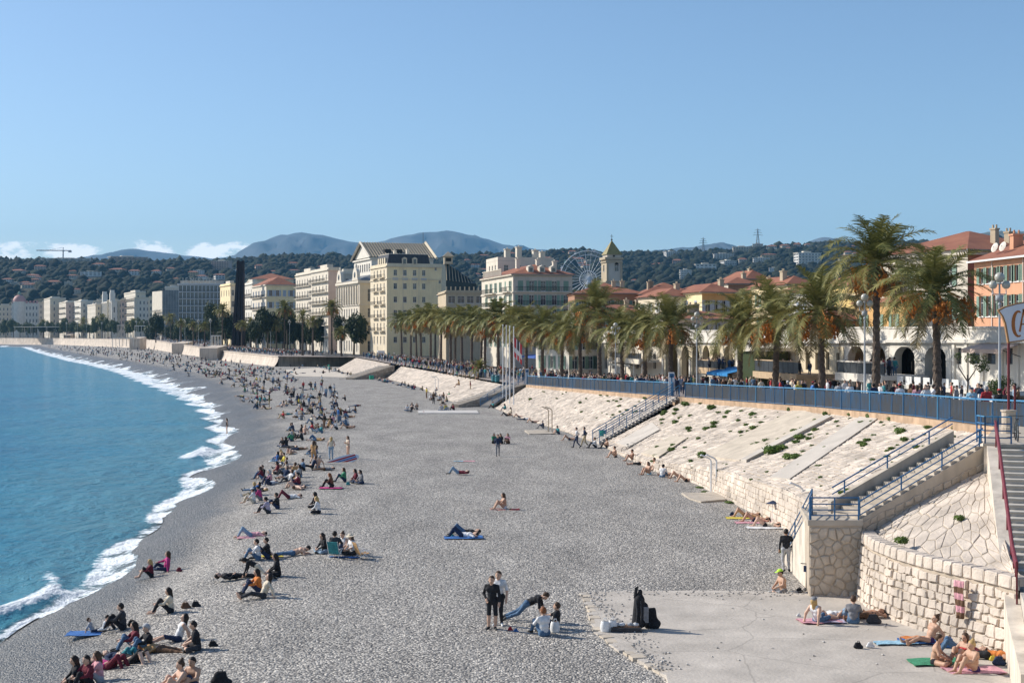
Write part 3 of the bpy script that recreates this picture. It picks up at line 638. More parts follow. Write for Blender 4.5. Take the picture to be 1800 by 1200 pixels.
def chute(px4, lift, mat, label):
 P = [slope_point(*p, lift) for p in px4]; n = len(P); c = sum(P)/n
 root = MB().add([p-c for p in P]+[p-c-np.array([0, 0, .4]) for p in P], [tuple(range(n)), tuple(reversed(range(n, 2*n)))]+[(i, i+n, (i+1) % n+n, (i+1) % n) for i in range(n)]).build('concrete_strip', [mat], loc=tuple(c))
 me = root.data; bm = bmesh.new(); bm.from_mesh(me); bmesh.ops.recalc_face_normals(bm, faces=bm.faces); bm.to_mesh(me); bm.free()
 return tag(root, label, 'concrete strip')
PALEC = M('pale_rendered_concrete', (.56, .48, .38), .9, .15, .8, bump=.2, streak=.2)
chute(((1232, 803), (1300, 812), (1452, 735), (1400, 720)), .13, PALEC, 'wide pale concrete strip running up the slope above the double shower')
chute(((1302, 813), (1312, 815), (1462, 737), (1452, 735)), .24, CONC, 'narrow raised concrete kerb along the wide strip on the slope')
chute(((1352, 842), (1388, 845), (1548, 735), (1520, 729)), .12, CONC, 'grey concrete strip running up the slope left of the blue-railed flight')
chute(((1082, 780), (1105, 788), (1160, 757), (1146, 745)), .14, CONC, 'short grey concrete patch low on the slope beside the farther blue stairs')
chute(((1128, 799), (1158, 806), (1206, 773), (1180, 768)), .15, PALEC, 'short beige concrete patch low on the slope, right of the grey patch')
def coping():
 mb_ = []
 ys = [y for y in EDGE[:, 0] if 55 < y < 200]; ys = sorted(set(list(np.arange(56, 199, 3.0))))
 root = empty('fence_coping', (18, 90, 0)); mt = M('ochre_coping', (.46, .32, .21), .9, .25, 1.2, bump=.3, streak=.2)
 for a, b in zip(ys[:-1], ys[1:]):
  p = [(edge_x(a)-.25, a), (edge_x(a)+.45, a), (edge_x(b-.03)+.45, b-.03), (edge_x(b-.03)-.25, b-.03)]; za, zb = prom_z(a), prom_z(b)
  MB().prism([(x-18, y-90) for x, y in p], [za-.7, za-.7, zb-.7, zb-.7], [za+.06, za+.06, zb+.06, zb+.06]).build('coping_block', [mt], root)
 tag(root, 'ochre stone coping that carries the blue fence', 'coping')
coping()
def far_wall():
 S = [(-46.5, 420), (-50, 432), (-69.5, 424), (-86, 470), (-103, 516), (-135, 618), (-168, 720), (-210, 855), (-253, 990), (-430, 1350), (-570, 1500), (-1300, 2000), (-2550, 2750)]
 mt = M('sea_wall_render', (.60, .51, .42), .9, .2, .25, bump=.2, streak=.3)
 dk = M('stained_wall', (.33, .28, .22), .9, .3, .3, streak=.4)  # darker copy of the wall colour: shade on the camera-facing stretch painted in
 labels = ['stained vertical sea wall facing the camera at the end of the paved slopes', 'pale flared sea wall under the far promenade']
 root = empty('far_sea_wall', (-60, 430, 0)); tag(root, labels[1], 'sea wall')
 for k, (a, b) in enumerate(zip(S[:-1], S[1:])):
  za, zb = float(prom_z(a[1]+2)), float(prom_z(b[1]+2)); za = 2.95 if k < 2 else za; zb = 2.95 if k < 2 else zb
  d = np.array([b[0]-a[0], b[1]-a[1]], float); d /= np.linalg.norm(d); n = np.array([-d[1], d[0]]); n = n if n[0] < 0 or (abs(n[0]) < .4 and n[1] < 0) else -n
  if k < 2: n = np.array([.35*(-1 if k == 1 else -1), -1]); n /= np.linalg.norm(n)
  V = []
  for p, z in ((a, za), (b, zb)):
   for off, zz in ((1.6, -.3), (1.0, .5), (.45, z*.45), (.15, z*.8), (.05, z-.3), (.25, z-.25), (.25, z+.05), (-.6, z+.05), (-.6, -.3)):
    V.append((p[0]+n[0]*off*(1 if k >= 2 else .3)+60, p[1]+n[1]*off*(1 if k >= 2 else .3)-430, zz))
  m = 9; F = [(i, i+1, m+i+1, m+i) for i in range(m-1)]
  me = mesh('wall_segment', V, F, [mt if k >= 2 else dk]); bm = bmesh.new(); bm.from_mesh(me); bmesh.ops.recalc_face_normals(bm, faces=bm.faces); bm.to_mesh(me); bm.free()
  obj('wall_segment', me, root)
 for (px, pyt, pyb, w) in ((372, 607, 633, 3.5), (318, 600, 622, 3), (240, 592, 614, 3), (168, 588, 603, 3), (120, 587, 598, 3)):
  y = CAMZ*FPX/(pyb-HOR) if pyb > 600 else 1400; x = (px-900)/FPX*y; zt = CAMZ-(pyt-HOR)/FPX*y
  g = MB(); g.prism([(-1.5, 9), (-4.5*1.0, 0), (2.0, 0), (4, 9)], -.4, [zt, zt-1.0, zt-1.0, zt]); o = g.build('wall_buttress', [mt], loc=(x, y, 0)); o.scale = (1, 1, 1)
  tag(o, {372: 'pale concrete groyne projecting from the far sea wall near the steel obelisk', 318: 'rounded groyne in the far sea wall, second from the obelisk', 240: 'pale angled groyne left of the white canopy on the far beach', 168: 'small far groyne under the promenade lamps', 120: 'farthest visible groyne of the sea wall at left'}[px], 'groyne', 'groynes along the far sea wall')
far_wall()
def ramp(top, base, wide, label):
 A = np.array(on_beach(*base)); B = np.array(on_prom(*top)); root = empty('beach_ramp', tuple(A)); C = B-A
 d = C[:2]/np.linalg.norm(C[:2]); s = np.array([-d[1], d[0]]); L_ = np.linalg.norm(C[:2])
 MB().prism([(0, 0), tuple(C[:2]), tuple(C[:2]+s*wide), tuple(s*wide)], -.5, [.35, C[2]+.1, C[2]+.1, .35]).build('ramp_body', [M('dark_stone_wall', (.27, .23, .185), .9, .25, 1.5, bump=.5)], root)
 rnd = random.Random(int(top[0]))
 def P(u, v): t = u/L_; return np.array([d[0]*u, d[1]*u, 0])-np.append(s*.02, 0)+np.array([0, 0, v*(.35+(C[2]-.2)*t)/.9])
 mb = MB()
 for r, n in courses(P, L_, .9, .7, 1.5, .2, .3, .03, rnd):
  V, F = stone_geo(r, np.append(-s, 0), .05, .2); mb.add(V, F)
 tag(mb.build('facing_stones', [M('grey_masonry', (.40, .36, .31), .9, .2, 2, island=.2)], root), kind='stuff')
 nst = 16
 for k in range(nst):
  t = k/nst; p = C[:2]*(t+.5/nst)+s*(wide+.9); MB().box((p[0], p[1], C[2]*t/2), (L_/nst, 1.7, .3+C[2]*t), rz=atan2(d[1], d[0])).build('step', [CONC], root)
 return tag(root, label, 'ramp'), A, B, s
R1 = ramp((925, 676), (806, 716), 1.2, 'stone-faced ramp and steps coming down to the beach by the flagpoles')
R2 = ramp((693, 643), (622, 667), 2.0, 'far stone ramp wall with green bins at its foot')
def blue_stairs():
 for (b0, t0, lab, n) in ((np.array([7.3, 123.6, .1]), np.array([14.5, 126.0, 4.0]), 'blue-railed steps climbing the slope to the gap in the fence', 7), (np.array([-3.4, 186.5, .1]), np.array([1.0, 201.5, 2.5]), 'blue-railed steps climbing beside the flagpoles', 6)):
  root = empty('beach_stairs', tuple(b0)); C = t0-b0; d = C[:2]/np.linalg.norm(C[:2]); s = np.array([-d[1], d[0]]); L_ = np.linalg.norm(C[:2]); k_ = 22
  for k in range(k_):
   t = (k+.5)/k_; p = C[:2]*t; MB().box((p[0], p[1], C[2]*t-.05), (L_/k_, 1.5, .24), rz=atan2(d[1], d[0])).build('step', [CONC], root)
  for sd_ in (-.8, .8):
   o = np.append(s*sd_, 0); a, b = tuple(o), tuple(C+o)
   for z in (1.05, .8, .15): MB().tube([(a[0], a[1], a[2]+z), (b[0], b[1], b[2]+z)], .035, 5).build('rail', [BLUE if z < 1 else BLUE_L], root)
   for t in np.linspace(0, 1, n): p = lerp3(a, b, float(t)); MB().tube([p, (p[0], p[1], p[2]+1.08)], .035, 5).build('post', [BLUE], root)
   mb = MB()
   for t in np.linspace(.01, .99, n*7): p = lerp3(a, b, float(t)); mb.tube([(p[0], p[1], p[2]+.15), (p[0], p[1], p[2]+.8)], .01, 4)
   mb.build('baluster_bars', [BLUE], root)
  tag(root, lab, 'stairs')
blue_stairs()
# ------------------------------------------------------------------ vegetation
def leafmat(name, c1, c2, tr=.25, rough=.6):
 if name in MATS: return MATS[name]
 m = bpy.data.materials.new(name); m.use_nodes = True; nt = m.node_tree; L = nt.links; b = nt.nodes['Principled BSDF']
 g = nd(nt, 'ShaderNodeNewGeometry'); oi = nd(nt, 'ShaderNodeObjectInfo')
 ad = nd(nt, 'ShaderNodeMath', operation='MULTIPLY_ADD'); L.new(oi.outputs['Random'], ad.inputs[0]); ad.inputs[1].default_value = .5
 h = nd(nt, 'ShaderNodeMath', operation='MULTIPLY'); L.new(g.outputs['Random Per Island'], h.inputs[0]); h.inputs[1].default_value = .6; L.new(h.outputs[0], ad.inputs[2])
 mx = nd(nt, 'ShaderNodeMix', data_type='RGBA'); L.new(ad.outputs[0], mx.inputs['Factor']); mx.inputs[6].default_value = (*c1, 1); mx.inputs[7].default_value = (*c2, 1)
 L.new(mx.outputs[2], b.inputs['Base Color']); b.inputs['Roughness'].default_value = rough; b.inputs['Specular IOR Level'].default_value = .25
 t = nd(nt, 'ShaderNodeBsdfTranslucent'); L.new(mx.outputs[2], t.inputs[0]); ms = nd(nt, 'ShaderNodeMixShader'); ms.inputs[0].default_value = tr
 L.new(b.outputs[0], ms.inputs[1]); L.new(t.outputs[0], ms.inputs[2]); L.new(ms.outputs[0], nt.nodes['Material Output'].inputs[0])
 MATS[name] = m; return m
FROND = leafmat('palm_frond', (.075, .098, .024), (.31, .275, .09), .22)
FROND_OLD = leafmat('old_palm_frond', (.13, .10, .045), (.27, .21, .10), .15)
FRUIT = M('date_fruit', (.58, .20, .03), .6, .25, 3, island=.3)
TRUNK = M('palm_trunk', (.115, .088, .068), .95, .35, 5, bump=.8, bscale=9)
BARK = M('bark', (.12, .095, .07), .95, .3, 4, bump=.5)
LEAF_D = leafmat('dark_foliage', (.018, .032, .012), (.06, .08, .03), .15)
LEAF_M = leafmat('mid_foliage', (.035, .06, .018), (.11, .13, .045), .2)
LEAF_W = leafmat('weed_leaves', (.07, .13, .02), (.17, .24, .06), .25)
def frond_geo(e0, length, npair, wid, rnd, droop=1.5, leaf=.55):
 n = 14; P = [np.zeros(3)]; ang = e0
 for i in range(n):
  ang = e0 - droop*((i+1)/n)**1.5; P.append(P[-1]+np.array([cos(ang), 0, sin(ang)])*length/n)
 P = np.array(P); V = []; F = []
 for i in range(n+1):
  w = .05*(1-i/n)+.012; V += [P[i]+(0, -w, 0), P[i]+(0, w, 0), P[i]+(0, 0, -w*.8)]
 for i in range(n):
  a = i*3; b = a+3; F += [(a, a+1, b+1, b), (a+1, a+2, b+2, b+1), (a+2, a, b, b+2)]
 for k in range(npair):
  t = .10+.9*(k+.5)/npair; x = t*n; i = min(int(x), n-1); f = x-i; p = P[i]*(1-f)+P[i+1]*f; tg = P[i+1]-P[i]; tg = tg/np.linalg.norm(tg); up = np.array([-tg[2], 0, tg[0]])
  ll = leaf*(.55+.75*sin(pi*min(t*.92+.08, 1))**.8)*rnd.uniform(.85, 1.15)
  for sgn in (-1, 1):
   d = tg*rnd.uniform(.45, .75)+np.array([0, sgn, 0])*rnd.uniform(.65, .95)+up*rnd.uniform(.05, .4)-np.array([0, 0, .18]); d /= np.linalg.norm(d)
   q = tg*wid; a = p-q*.5; b = p+q*.5; m = p+d*ll*.6+np.array([0, 0, -.02]); c = p+d*ll+np.array([0, 0, -ll*.16])
   j = len(V); V += [a, b, m+q*.35, c, m-q*.35]; F += [(j, j+1, j+2, j+4), (j+4, j+2, j+3)]
 return V, F
_fr = random.Random(42)
FR_KIND = ((84, 2.9, .9, 7), (66, 3.3, 1.25, 10), (47, 3.6, 1.55, 12), (25, 3.7, 1.7, 13), (2, 3.6, 1.5, 11), (-28, 3.1, 1.0, 8))
FR_MESH = []; FR_LOW = []
for e, ln, dr, c in FR_KIND:
 hi = []; lo = []
 for v in range(2):
  V, F = frond_geo(radians(e), ln, 34, .07, _fr, dr); hi.append(mesh('frond', V, F, [FROND if e > -20 else FROND_OLD]))
  lo.append(frond_geo(radians(e), ln, 17, .17, _fr, dr, .6))
 FR_MESH.append(hi); FR_LOW.append(lo)
def fruit_mesh(seed):
 r = random.Random(seed); mb = MB()
 mb.tube([(0, 0, 0), (.35, 0, .15), (.8, 0, -.1)], .03, 4)
 for k in range(110):
  a = r.uniform(0, 2*pi); rr = r.uniform(0, .36); x = .95+rr*cos(a); y = rr*sin(a); z = -.15-r.uniform(0, .75)
  q = r.uniform(.035, .07); mb.add([(x+q, y, z), (x-q, y, z), (x, y+q, z), (x, y-q, z), (x, y, z+q*1.4), (x, y, z-q*1.4)], [(0, 2, 4), (2, 1, 4), (1, 3, 4), (3, 0, 4), (2, 0, 5), (1, 2, 5), (3, 1, 5), (0, 3, 5)])
 return mb.mesh('fruit_cluster', [FRUIT])
FRUITM = [fruit_mesh(k) for k in range(3)]
def crown_low(seed, ks=1.0):
 r = random.Random(seed); VV = []; FF = []; I = []
 for kind, (e, ln, dr, c) in enumerate(FR_KIND):
  for k in range(int(c*.8)):
   V, F = FR_LOW[kind][r.randrange(2)]; V = np.array(V); a = 2*pi*(k+r.uniform(-.3, .3))/(c*.8)+kind; s = r.uniform(.85, 1.12)*ks; t = r.uniform(-.12, .12)
   R = np.array([[cos(a), -sin(a), 0], [sin(a), cos(a), 0], [0, 0, 1]])@np.array([[cos(t), 0, sin(t)], [0, 1, 0], [-sin(t), 0, cos(t)]]); n = len(VV); VV.extend((V@R.T*s).tolist()); FF.extend([tuple(i+n for i in f) for f in F]); I.extend([1 if e < -20 else 0]*len(F))
 return mesh('crown', VV, FF, [FROND, FROND_OLD], I)
CROWNS = [crown_low(k) for k in range(4)]
def trunk_mesh(h, r0, r1, lean, seed, n=10):
 r = random.Random(seed); k = max(6, int(h/.28)); V = []; F = []
 for i in range(k+1):
  t = i/k; z = h*t; cx = lean[0]*t*t; cy = lean[1]*t*t
  for j in range(n):
   a = 2*pi*(j+.5*(i % 2))/n; rr = (r0+(r1-r0)*t+(.10*(1-t)**6))*(1.10 if i % 2 else .93)*r.uniform(.94, 1.06); V.append((cx+rr*cos(a), cy+rr*sin(a), z))
 for i in range(k):
  for j in range(n): F.append((i*n+j, i*n+(j+1) % n, (i+1)*n+(j+1) % n, (i+1)*n+j))
 F.append(tuple(range(k*n, k*n+n))); return mesh('trunk', V, F, [TRUNK])
PALM_N = [0]
def palm(px, cpy, y=None, off=8.0, scale=1.0, label='', detailed=True, fruit=5, base_z=None, lean=None, group='date palms along the promenade', x=None):
 if y is None:
  best = min(np.arange(60, 420, .5), key=lambda q: abs(900+FPX*(edge_x(q)+off)/q-px)); y = float(best)
 x = (px-900)/FPX*y if x is None else x
 z0 = float(prom_z(y)) if base_z is None else base_z
 zc = CAMZ-(cpy-HOR)/FPX*y; h = zc-z0; k = PALM_N[0]; PALM_N[0] += 1; r = random.Random(100+k)
 root = empty('date_palm', (x, y, z0), 0); lean = lean or (r.uniform(-.25, .25), r.uniform(-.2, .2))
 obj('trunk', trunk_mesh(h-.1, .29, .23, lean, k), root)
 cx, cy = lean
 if detailed:
  for kind, (e, ln, dr, c) in enumerate(FR_KIND):
   for q in range(c):
    a = 2*pi*(q+r.uniform(-.35, .35))/c+kind*1.1+k; o = obj('frond', FR_MESH[kind][r.randrange(2)], root); s = r.uniform(.82, 1.12)*scale
    o.location = (cx+.12*cos(a), cy+.12*sin(a), h-.12*kind*.5); o.rotation_euler = (r.uniform(-.3, .3), r.uniform(-.14, .14), a); o.scale = (s, s, s)
  for q in range(16):          # cut frond stubs below the crown
   a = q*2.4; MB().tube([(cx+.2*cos(a), cy+.2*sin(a), h-.75-.03*q), (cx+.42*cos(a), cy+.42*sin(a), h-.45-.03*q)], [.06, .03], 4).build('frond_stub', [FROND_OLD], root)
 else:
  o = obj('crown', CROWNS[k % 4], root); o.location = (cx, cy, h); o.rotation_euler = (0, 0, k*1.3); s = scale*r.uniform(.92, 1.08); o.scale = (s, s, s)
 for q in range(fruit):
  a = k+q*2*pi/max(fruit, 1)+r.uniform(-.4, .4); o = tag(obj('fruit_cluster', FRUITM[q % 3], root), kind='stuff'); o.location = (cx, cy, h-.25); o.rotation_euler = (0, r.uniform(-.15, .25), a); s = scale*r.uniform(1.1, 1.6); o.scale = (s, s, s)
 tag(root, label, 'palm tree', group); return root
ORD = ["first","second","third","fourth","fifth","sixth","seventh","eighth","ninth","tenth","eleventh","twelfth","thirteenth","fourteenth","fifteenth","sixteenth","seventeenth","eighteenth","nineteenth","twentieth","twenty-first","twenty-second","twenty-third","twenty-fourth","twenty-fifth","twenty-sixth"]
NEAR_PALMS = [(1648, 512, 1.05, 'second date palm from the right, wide crown beside the twin-globe lamp'), (1540, 462, 1.12, 'tallest date palm, crown high above the hills'), (1445, 545, 1.02, 'date palm with orange dates left of the tallest palm'),
              (1363, 560, 1.0, 'date palm in front of the blue awning, orange dates'), (1300, 568, .98, 'date palm just right of the white three-globe lamp'), (1178, 572, 1.0, 'date palm left of the arcade arches'), (1133, 580, .95, 'date palm between the arcade and the bell tower, low crown'),
              (1094, 582, .95, 'date palm behind the fence below the brown roofs, left of the arches'), (1054, 545, 1.1, 'tall date palm below the bell tower'), (1020, 578, 1.0, 'date palm just left of the tall palm below the bell tower'), (987, 585, .92, 'date palm with orange dates below the ferris wheel'), (953, 575, 1.0, 'date palm in front of the green-shuttered building, right of the flagpoles'), (925, 570, 1.0, 'date palm right beside the flagpoles')]
for px, cy, s, lab in NEAR_PALMS: palm(px, cy, scale=s*(1.24 if px > 1500 else 1.36), label=lab, fruit=5 if px > 1250 else 4)
ROW = [(900, 572), (876, 556), (852, 572), (829, 566), (812, 562), (792, 566), (775, 562), (757, 560), (740, 562), (722, 564), (706, 566)]
for i, (px, cy) in enumerate(ROW): palm(px, cy, scale=1.3+.07*((i*7) % 3-1), label='%s date palm left of the flagpoles in the even promenade row' % ORD[i], detailed=False, fruit=4)
for i, (px, cy, y) in enumerate(((846, 577, 300), (800, 572, 345), (765, 570, 380), (732, 572, 410), (700, 572, 440))): palm(px, cy, y=y, label='%s palm from the right in the rear row behind the even row' % ORD[i], detailed=False, fruit=3, scale=1.2, group='rear row palms', base_z=2.6)
def crown_leaves(lobes, n, size, rnd, flat=.8):
 V = []; F = []
 tot = sum(l[3]**2 for l in lobes)
 for (cx, cy, cz, r) in lobes:
  for k in range(int(n*r*r/tot)):
   d = np.array([rnd.gauss(0, 1), rnd.gauss(0, 1), rnd.gauss(0, 1)]); d /= np.linalg.norm(d)+1e-6
   rr = r*rnd.uniform(.55, 1.06); c = np.array([cx, cy, cz])+d*rr*np.array([1, 1, flat])
   nn = d+np.array([rnd.gauss(0, .5), rnd.gauss(0, .5), rnd.gauss(0, .5)+.3]); nn /= np.linalg.norm(nn); ref = np.array([0, 0, 1.]) if abs(nn[2]) < .9 else np.array([1., 0, 0]); u = np.cross(nn, ref); u /= np.linalg.norm(u); v = np.cross(nn, u)
   s = size*rnd.uniform(.6, 1.3); j = len(V); a = rnd.uniform(0, 6.28); u, v = u*cos(a)+v*sin(a), v*cos(a)-u*sin(a)
   V += [c-u*s, c-v*s*.45, c+u*s*1.0, c+v*s*.5]; F.append((j, j+1, j+2, j+3))
 return V, F
def lobes_for(w, h, rnd, n=9):
 return [(rnd.uniform(-.6, .6)*w, rnd.uniform(-.6, .6)*w, h*rnd.uniform(.25, .8), rnd.uniform(.28, .48)*w*1.1) for _ in range(n)]+[(0, 0, h*.5, w*.55)]
TREE_M = []
for k in range(4):
 rr = random.Random(50+k); V, F = crown_leaves(lobes_for(1.0, 1.3, rr, 11), 2600, .10, rr); TREE_M.append((V, F))
TREE_D = [mesh('crown', V, F, [LEAF_D]) for V, F in TREE_M]; TREE_G = [mesh('crown', V, F, [LEAF_M]) for V, F in TREE_M]
TREE_N = [0]
def tree(px, top, bot, wpx, y, label, mats=0, group=None, gz=None):
 s = y/FPX; x = (px-900)*s; zt = CAMZ-(top-HOR)*s; zb = CAMZ-(bot-HOR)*s; gz = float(prom_z(y)) if gz is None else gz; k = TREE_N[0]; TREE_N[0] += 1; r = random.Random(k)
 root = empty('broadleaf_tree', (x, y, gz)); c = obj('crown', (TREE_D if mats == 0 else TREE_G)[k % 4], root); w = wpx*s
 c.location = (0, 0, zb-gz); c.scale = (w, w, (zt-zb)/1.45); c.rotation_euler = (0, 0, k*1.7)
 mb = MB(); hh = zb-gz+(zt-zb)*.5; mb.tube([(0, 0, -.1), (r.uniform(-.2, .2), 0, hh*.5), (r.uniform(-.5, .5), r.uniform(-.4, .4), hh)], [.05*w+.15, .04*w+.1, .06], 7)
 for q in range(4): a = q*1.57+k; mb.tube([(0, 0, hh*.55), (cos(a)*w*.5, sin(a)*w*.5, hh*1.0)], [.12, .04], 5)
 mb.build('trunk', [BARK], root); tag(root, label, 'tree', group); return root
for a in ((622, 541, 605, 24, 452, 'large dark evergreen tree with round crown in front of the ornate cream building'), (600, 552, 600, 16, 458, 'dark evergreen beside the large round tree, left of it'), (470, 535, 590, 22, 520, 'dark dense tree right of the steel obelisk'), (505, 532, 585, 18, 540, 'dark tree behind the promenade lamps, left of the date palm'),
          (396, 540, 592, 16, 640, 'dark tree just left of the obelisk'), (375, 530, 585, 18, 660, 'big dark tree crown between the hotel and the obelisk'), (450, 560, 600, 14, 500, 'low dark shrubby tree at the foot of the obelisk'), (545, 565, 606, 12, 480, 'small dark tree under the fan palms'), (274, 545, 588, 14, 800, 'rounded dark tree before the scaffolded building')):
 tree(*a)
LEFT = random.Random(77)
for i in range(26):
 px = 8+i*13.4+LEFT.uniform(-4, 4); tree(px, 564+LEFT.uniform(-8, 6)-(8 if 160 < px < 260 else 0), 586, LEFT.uniform(9, 13), edge_y(px, 12), ORD[i]+' tree from the left edge in the far promenade line', mats=1, group='trees along the far promenade')
for i, (px, cy, y, s, lab) in enumerate(((583, 541, 460, 1.25, 'big spreading date palm left of the ornate cream building'), (500, 543, 520, 1.3, 'date palm with orange dates behind the lamps near the obelisk'), (391, 545, 630, 1.4, 'spreading palm beside the obelisk, left of it'), (600, 586, 425, .8, 'low bushy palm in front of the large round tree'),
                                         (532, 556, 440, .8, 'slender twin-trunk palm, left one, on the wall corner'), (550, 566, 436, .75, 'slender palm on the wall corner beside the taller slender one'), (425, 572, 560, .9, 'small palm at the foot of the obelisk'), (440, 568, 575, .9, 'small palm right of the obelisk foot'), (486, 572, 520, .8, 'small palm among the promenade lamps'), (360, 574, 640, .9, 'palm at the left of the obelisk garden'), (340, 572, 680, .95, 'palm in the garden before the grid-fronted hotel'), (318, 568, 720, 1.0, 'palm before the grid-fronted hotel, left side'), (300, 560, 890, 1.5, 'tall palm at the corner of the scaffolded building'), (285, 562, 930, 1.3, 'palm before the scaffolding'), (234, 566, 1090, 1.5, 'palm before the pillared white building'), (180, 562, 1220, 1.9, 'tall dark palm pair before the narrow balcony block'), (146, 566, 1290, 1.6, 'palm before the cream block on the far left'), (76, 568, 1420, 1.7, 'palm near the domed hotel'))):
 palm(px, cy, y=y, label=lab, detailed=False, fruit=3 if i in (0, 1, 3) else 0, scale=s, group='palms in the gardens', base_z=float(prom_z(y)))
WEED = []
for k in range(4):
 rr = random.Random(900+k); V, F = crown_leaves([(rr.uniform(-.3, .3), rr.uniform(-.3, .3), .3, .42) for _ in range(5)], 260, .15, rr, .7); WEED.append(mesh('weed', V, F, [LEAF_W]))
def slope_pt_sec(px, py, key):
 S = np.array(SEC[key], float); best = None; ym = (S[:, 1]+S[:, 4])/2
 for y in np.arange(ym.min(), ym.max(), .3):
  x, _, z = at(px, py, y); tx = np.interp(y, ym, S[:, 0])+.25; tz = np.interp(y, ym, S[:, 2]); ex = np.interp(y, ym, S[:, 3]); ez = np.interp(y, ym, S[:, 5])-.25
  zs = tz+(ez-tz)*(x-tx)/(ex-tx); e = abs(z-zs)
  if tx < x < ex and (best is None or e < best[0]): best = (e, x, y, zs)
 return None if best is None or best[0] > .12 else best[1:]
rw = random.Random(31); spots = [(1360, 797, 22, 'a'), (1375, 790, 14, 'a'), (1385, 808, 18, 'a'), (1400, 806, 16, 'a'), (1355, 792, 12, 'a'), (1237, 803, 13, 'a'), (1252, 719, 12, 'a'), (1160, 725, 10, 'a'), (1255, 752, 9, 'a'), (1325, 755, 10, 'a'), (1405, 760, 10, 'a'), (1407, 772, 14, 'a'), (1635, 966, 0, 'a'),
      (1530, 735, 12, 'a'), (1497, 732, 9, 'a'), (1565, 740, 12, 'a'), (1580, 762, 14, 'a'), (1630, 752, 10, 'a'), (1670, 770, 14, 'a'), (1590, 775, 10, 'a'), (1512, 780, 9, 'a'), (1560, 805, 9, 'a'), (1620, 815, 13, 'a'), (1575, 845, 13, 'a'), (1590, 842, 11, 'a'), (1650, 805, 11, 'a'), (1480, 868, 9, 'a'), (1491, 865, 10, 'a'), (1445, 855, 5, 'a'), (1404, 805, 10, 'a'), (1412, 770, 8, 'a')]
for _ in range(120): spots.append((rw.uniform(1130, 1690), rw.uniform(705, 850), rw.choice((3, 4, 4, 5, 6, 7)), 'a'))
for _ in range(70): spots.append((rw.uniform(1150, 1680), rw.uniform(708, 800), rw.choice((6, 7, 8, 9, 10)), 'a'))
for _ in range(60): spots.append((rw.uniform(930, 1160), rw.uniform(680, 745), rw.choice((3, 3, 4, 5)), 'b'))
for px, py, r_, key in spots:
 p = slope_pt_sec(px, py, key)
 if p is None or r_ == 0: continue
 o = obj('weed_tuft', WEED[rw.randrange(4)], None, (p[0], p[1], p[2]-.02), rw.uniform(0, 6)); s = r_*p[1]/FPX*1.35; o.scale = (s, s, s*rw.uniform(.7, 1.1))
 tag(o, 'small green weed tuft growing from the joints of the nearest slope' if key == 'a' and r_ < 9 else 'green weed tuft on the slope between the two blue-railed stairs' if key == 'b' else 'larger bushy green weed on the nearest stone slope', 'plant', 'weeds on the near slope' if key == 'a' and r_ < 9 else 'weeds on the middle slope' if key == 'b' else 'large weeds on the near slope')
for (x, y, z, s, lab) in ((13.05, 47.6, 2.5, .42, 'bushy green plant on the cope of the curved wall'), (15.3, 48.6, 3.15, .33, 'green plant on the flat paving stones near the red-railed stairs'), (13.6, 52.6, 2.7, .2, 'small weed under the stair wall on the paved cone'), (11.9, 61.5, 0, .5, 'green weed clump at the foot of the cheek wall behind the man in black jacket')):
 o = obj('weed_tuft', WEED[1], None, (x, y, z), 1); o.scale = (s, s, s); tag(o, lab, 'plant')
for px, py in ((1228, 858), (1238, 866), (1280, 884)):
 x, y, z = on_beach(px, py); o = obj('weed_tuft', WEED[2], None, (x, y, z), 1); o.scale = (.5, .5, .22); tag(o, 'low weeds at the wall foot around the small shower slab', 'plant', 'weeds by the shower slab')
# ------------------------------------------------------------------ fence, lamps, poles, signs
def fence_panel_mat():
 m = bpy.data.materials.new('peeling_blue_panel'); m.use_nodes = True; nt = m.node_tree; L = nt.links; b = nt.nodes['Principled BSDF']
 tc = nd(nt, 'ShaderNodeTexCoord'); oi = nd(nt, 'ShaderNodeObjectInfo')
 mp = nd(nt, 'ShaderNodeMapping'); mp.inputs['Scale'].default_value = (5, 5, .8); L.new(tc.outputs['Object'], mp.inputs[0]); L.new(oi.outputs['Location'], mp.inputs['Location'])
 n = nd(nt, 'ShaderNodeTexNoise'); n.inputs['Scale'].default_value = 1.6; n.inputs['Detail'].default_value = 8; L.new(mp.outputs[0], n.inputs['Vector'])
 a = nd(nt, 'ShaderNodeMath', operation='MULTIPLY_ADD'); L.new(oi.outputs['Random'], a.inputs[0]); a.inputs[1].default_value = .15; L.new(n.outputs[0], a.inputs[2])
 r = nd(nt, 'ShaderNodeMapRange'); r.inputs[1].default_value = .56; r.inputs[2].default_value = .72; L.new(a.outputs[0], r.inputs[0])
 mx = nd(nt, 'ShaderNodeMix', data_type='RGBA'); L.new(r.outputs[0], mx.inputs['Factor']); mx.inputs[6].default_value = (.030, .034, .040, 1); mx.inputs[7].default_value = (.008, .055, .125, 1)
 L.new(mx.outputs[2], b.inputs['Base Color']); b.inputs['Roughness'].default_value = .5; b.inputs['Alpha'].default_value = .84; return m
PANEL = fence_panel_mat()
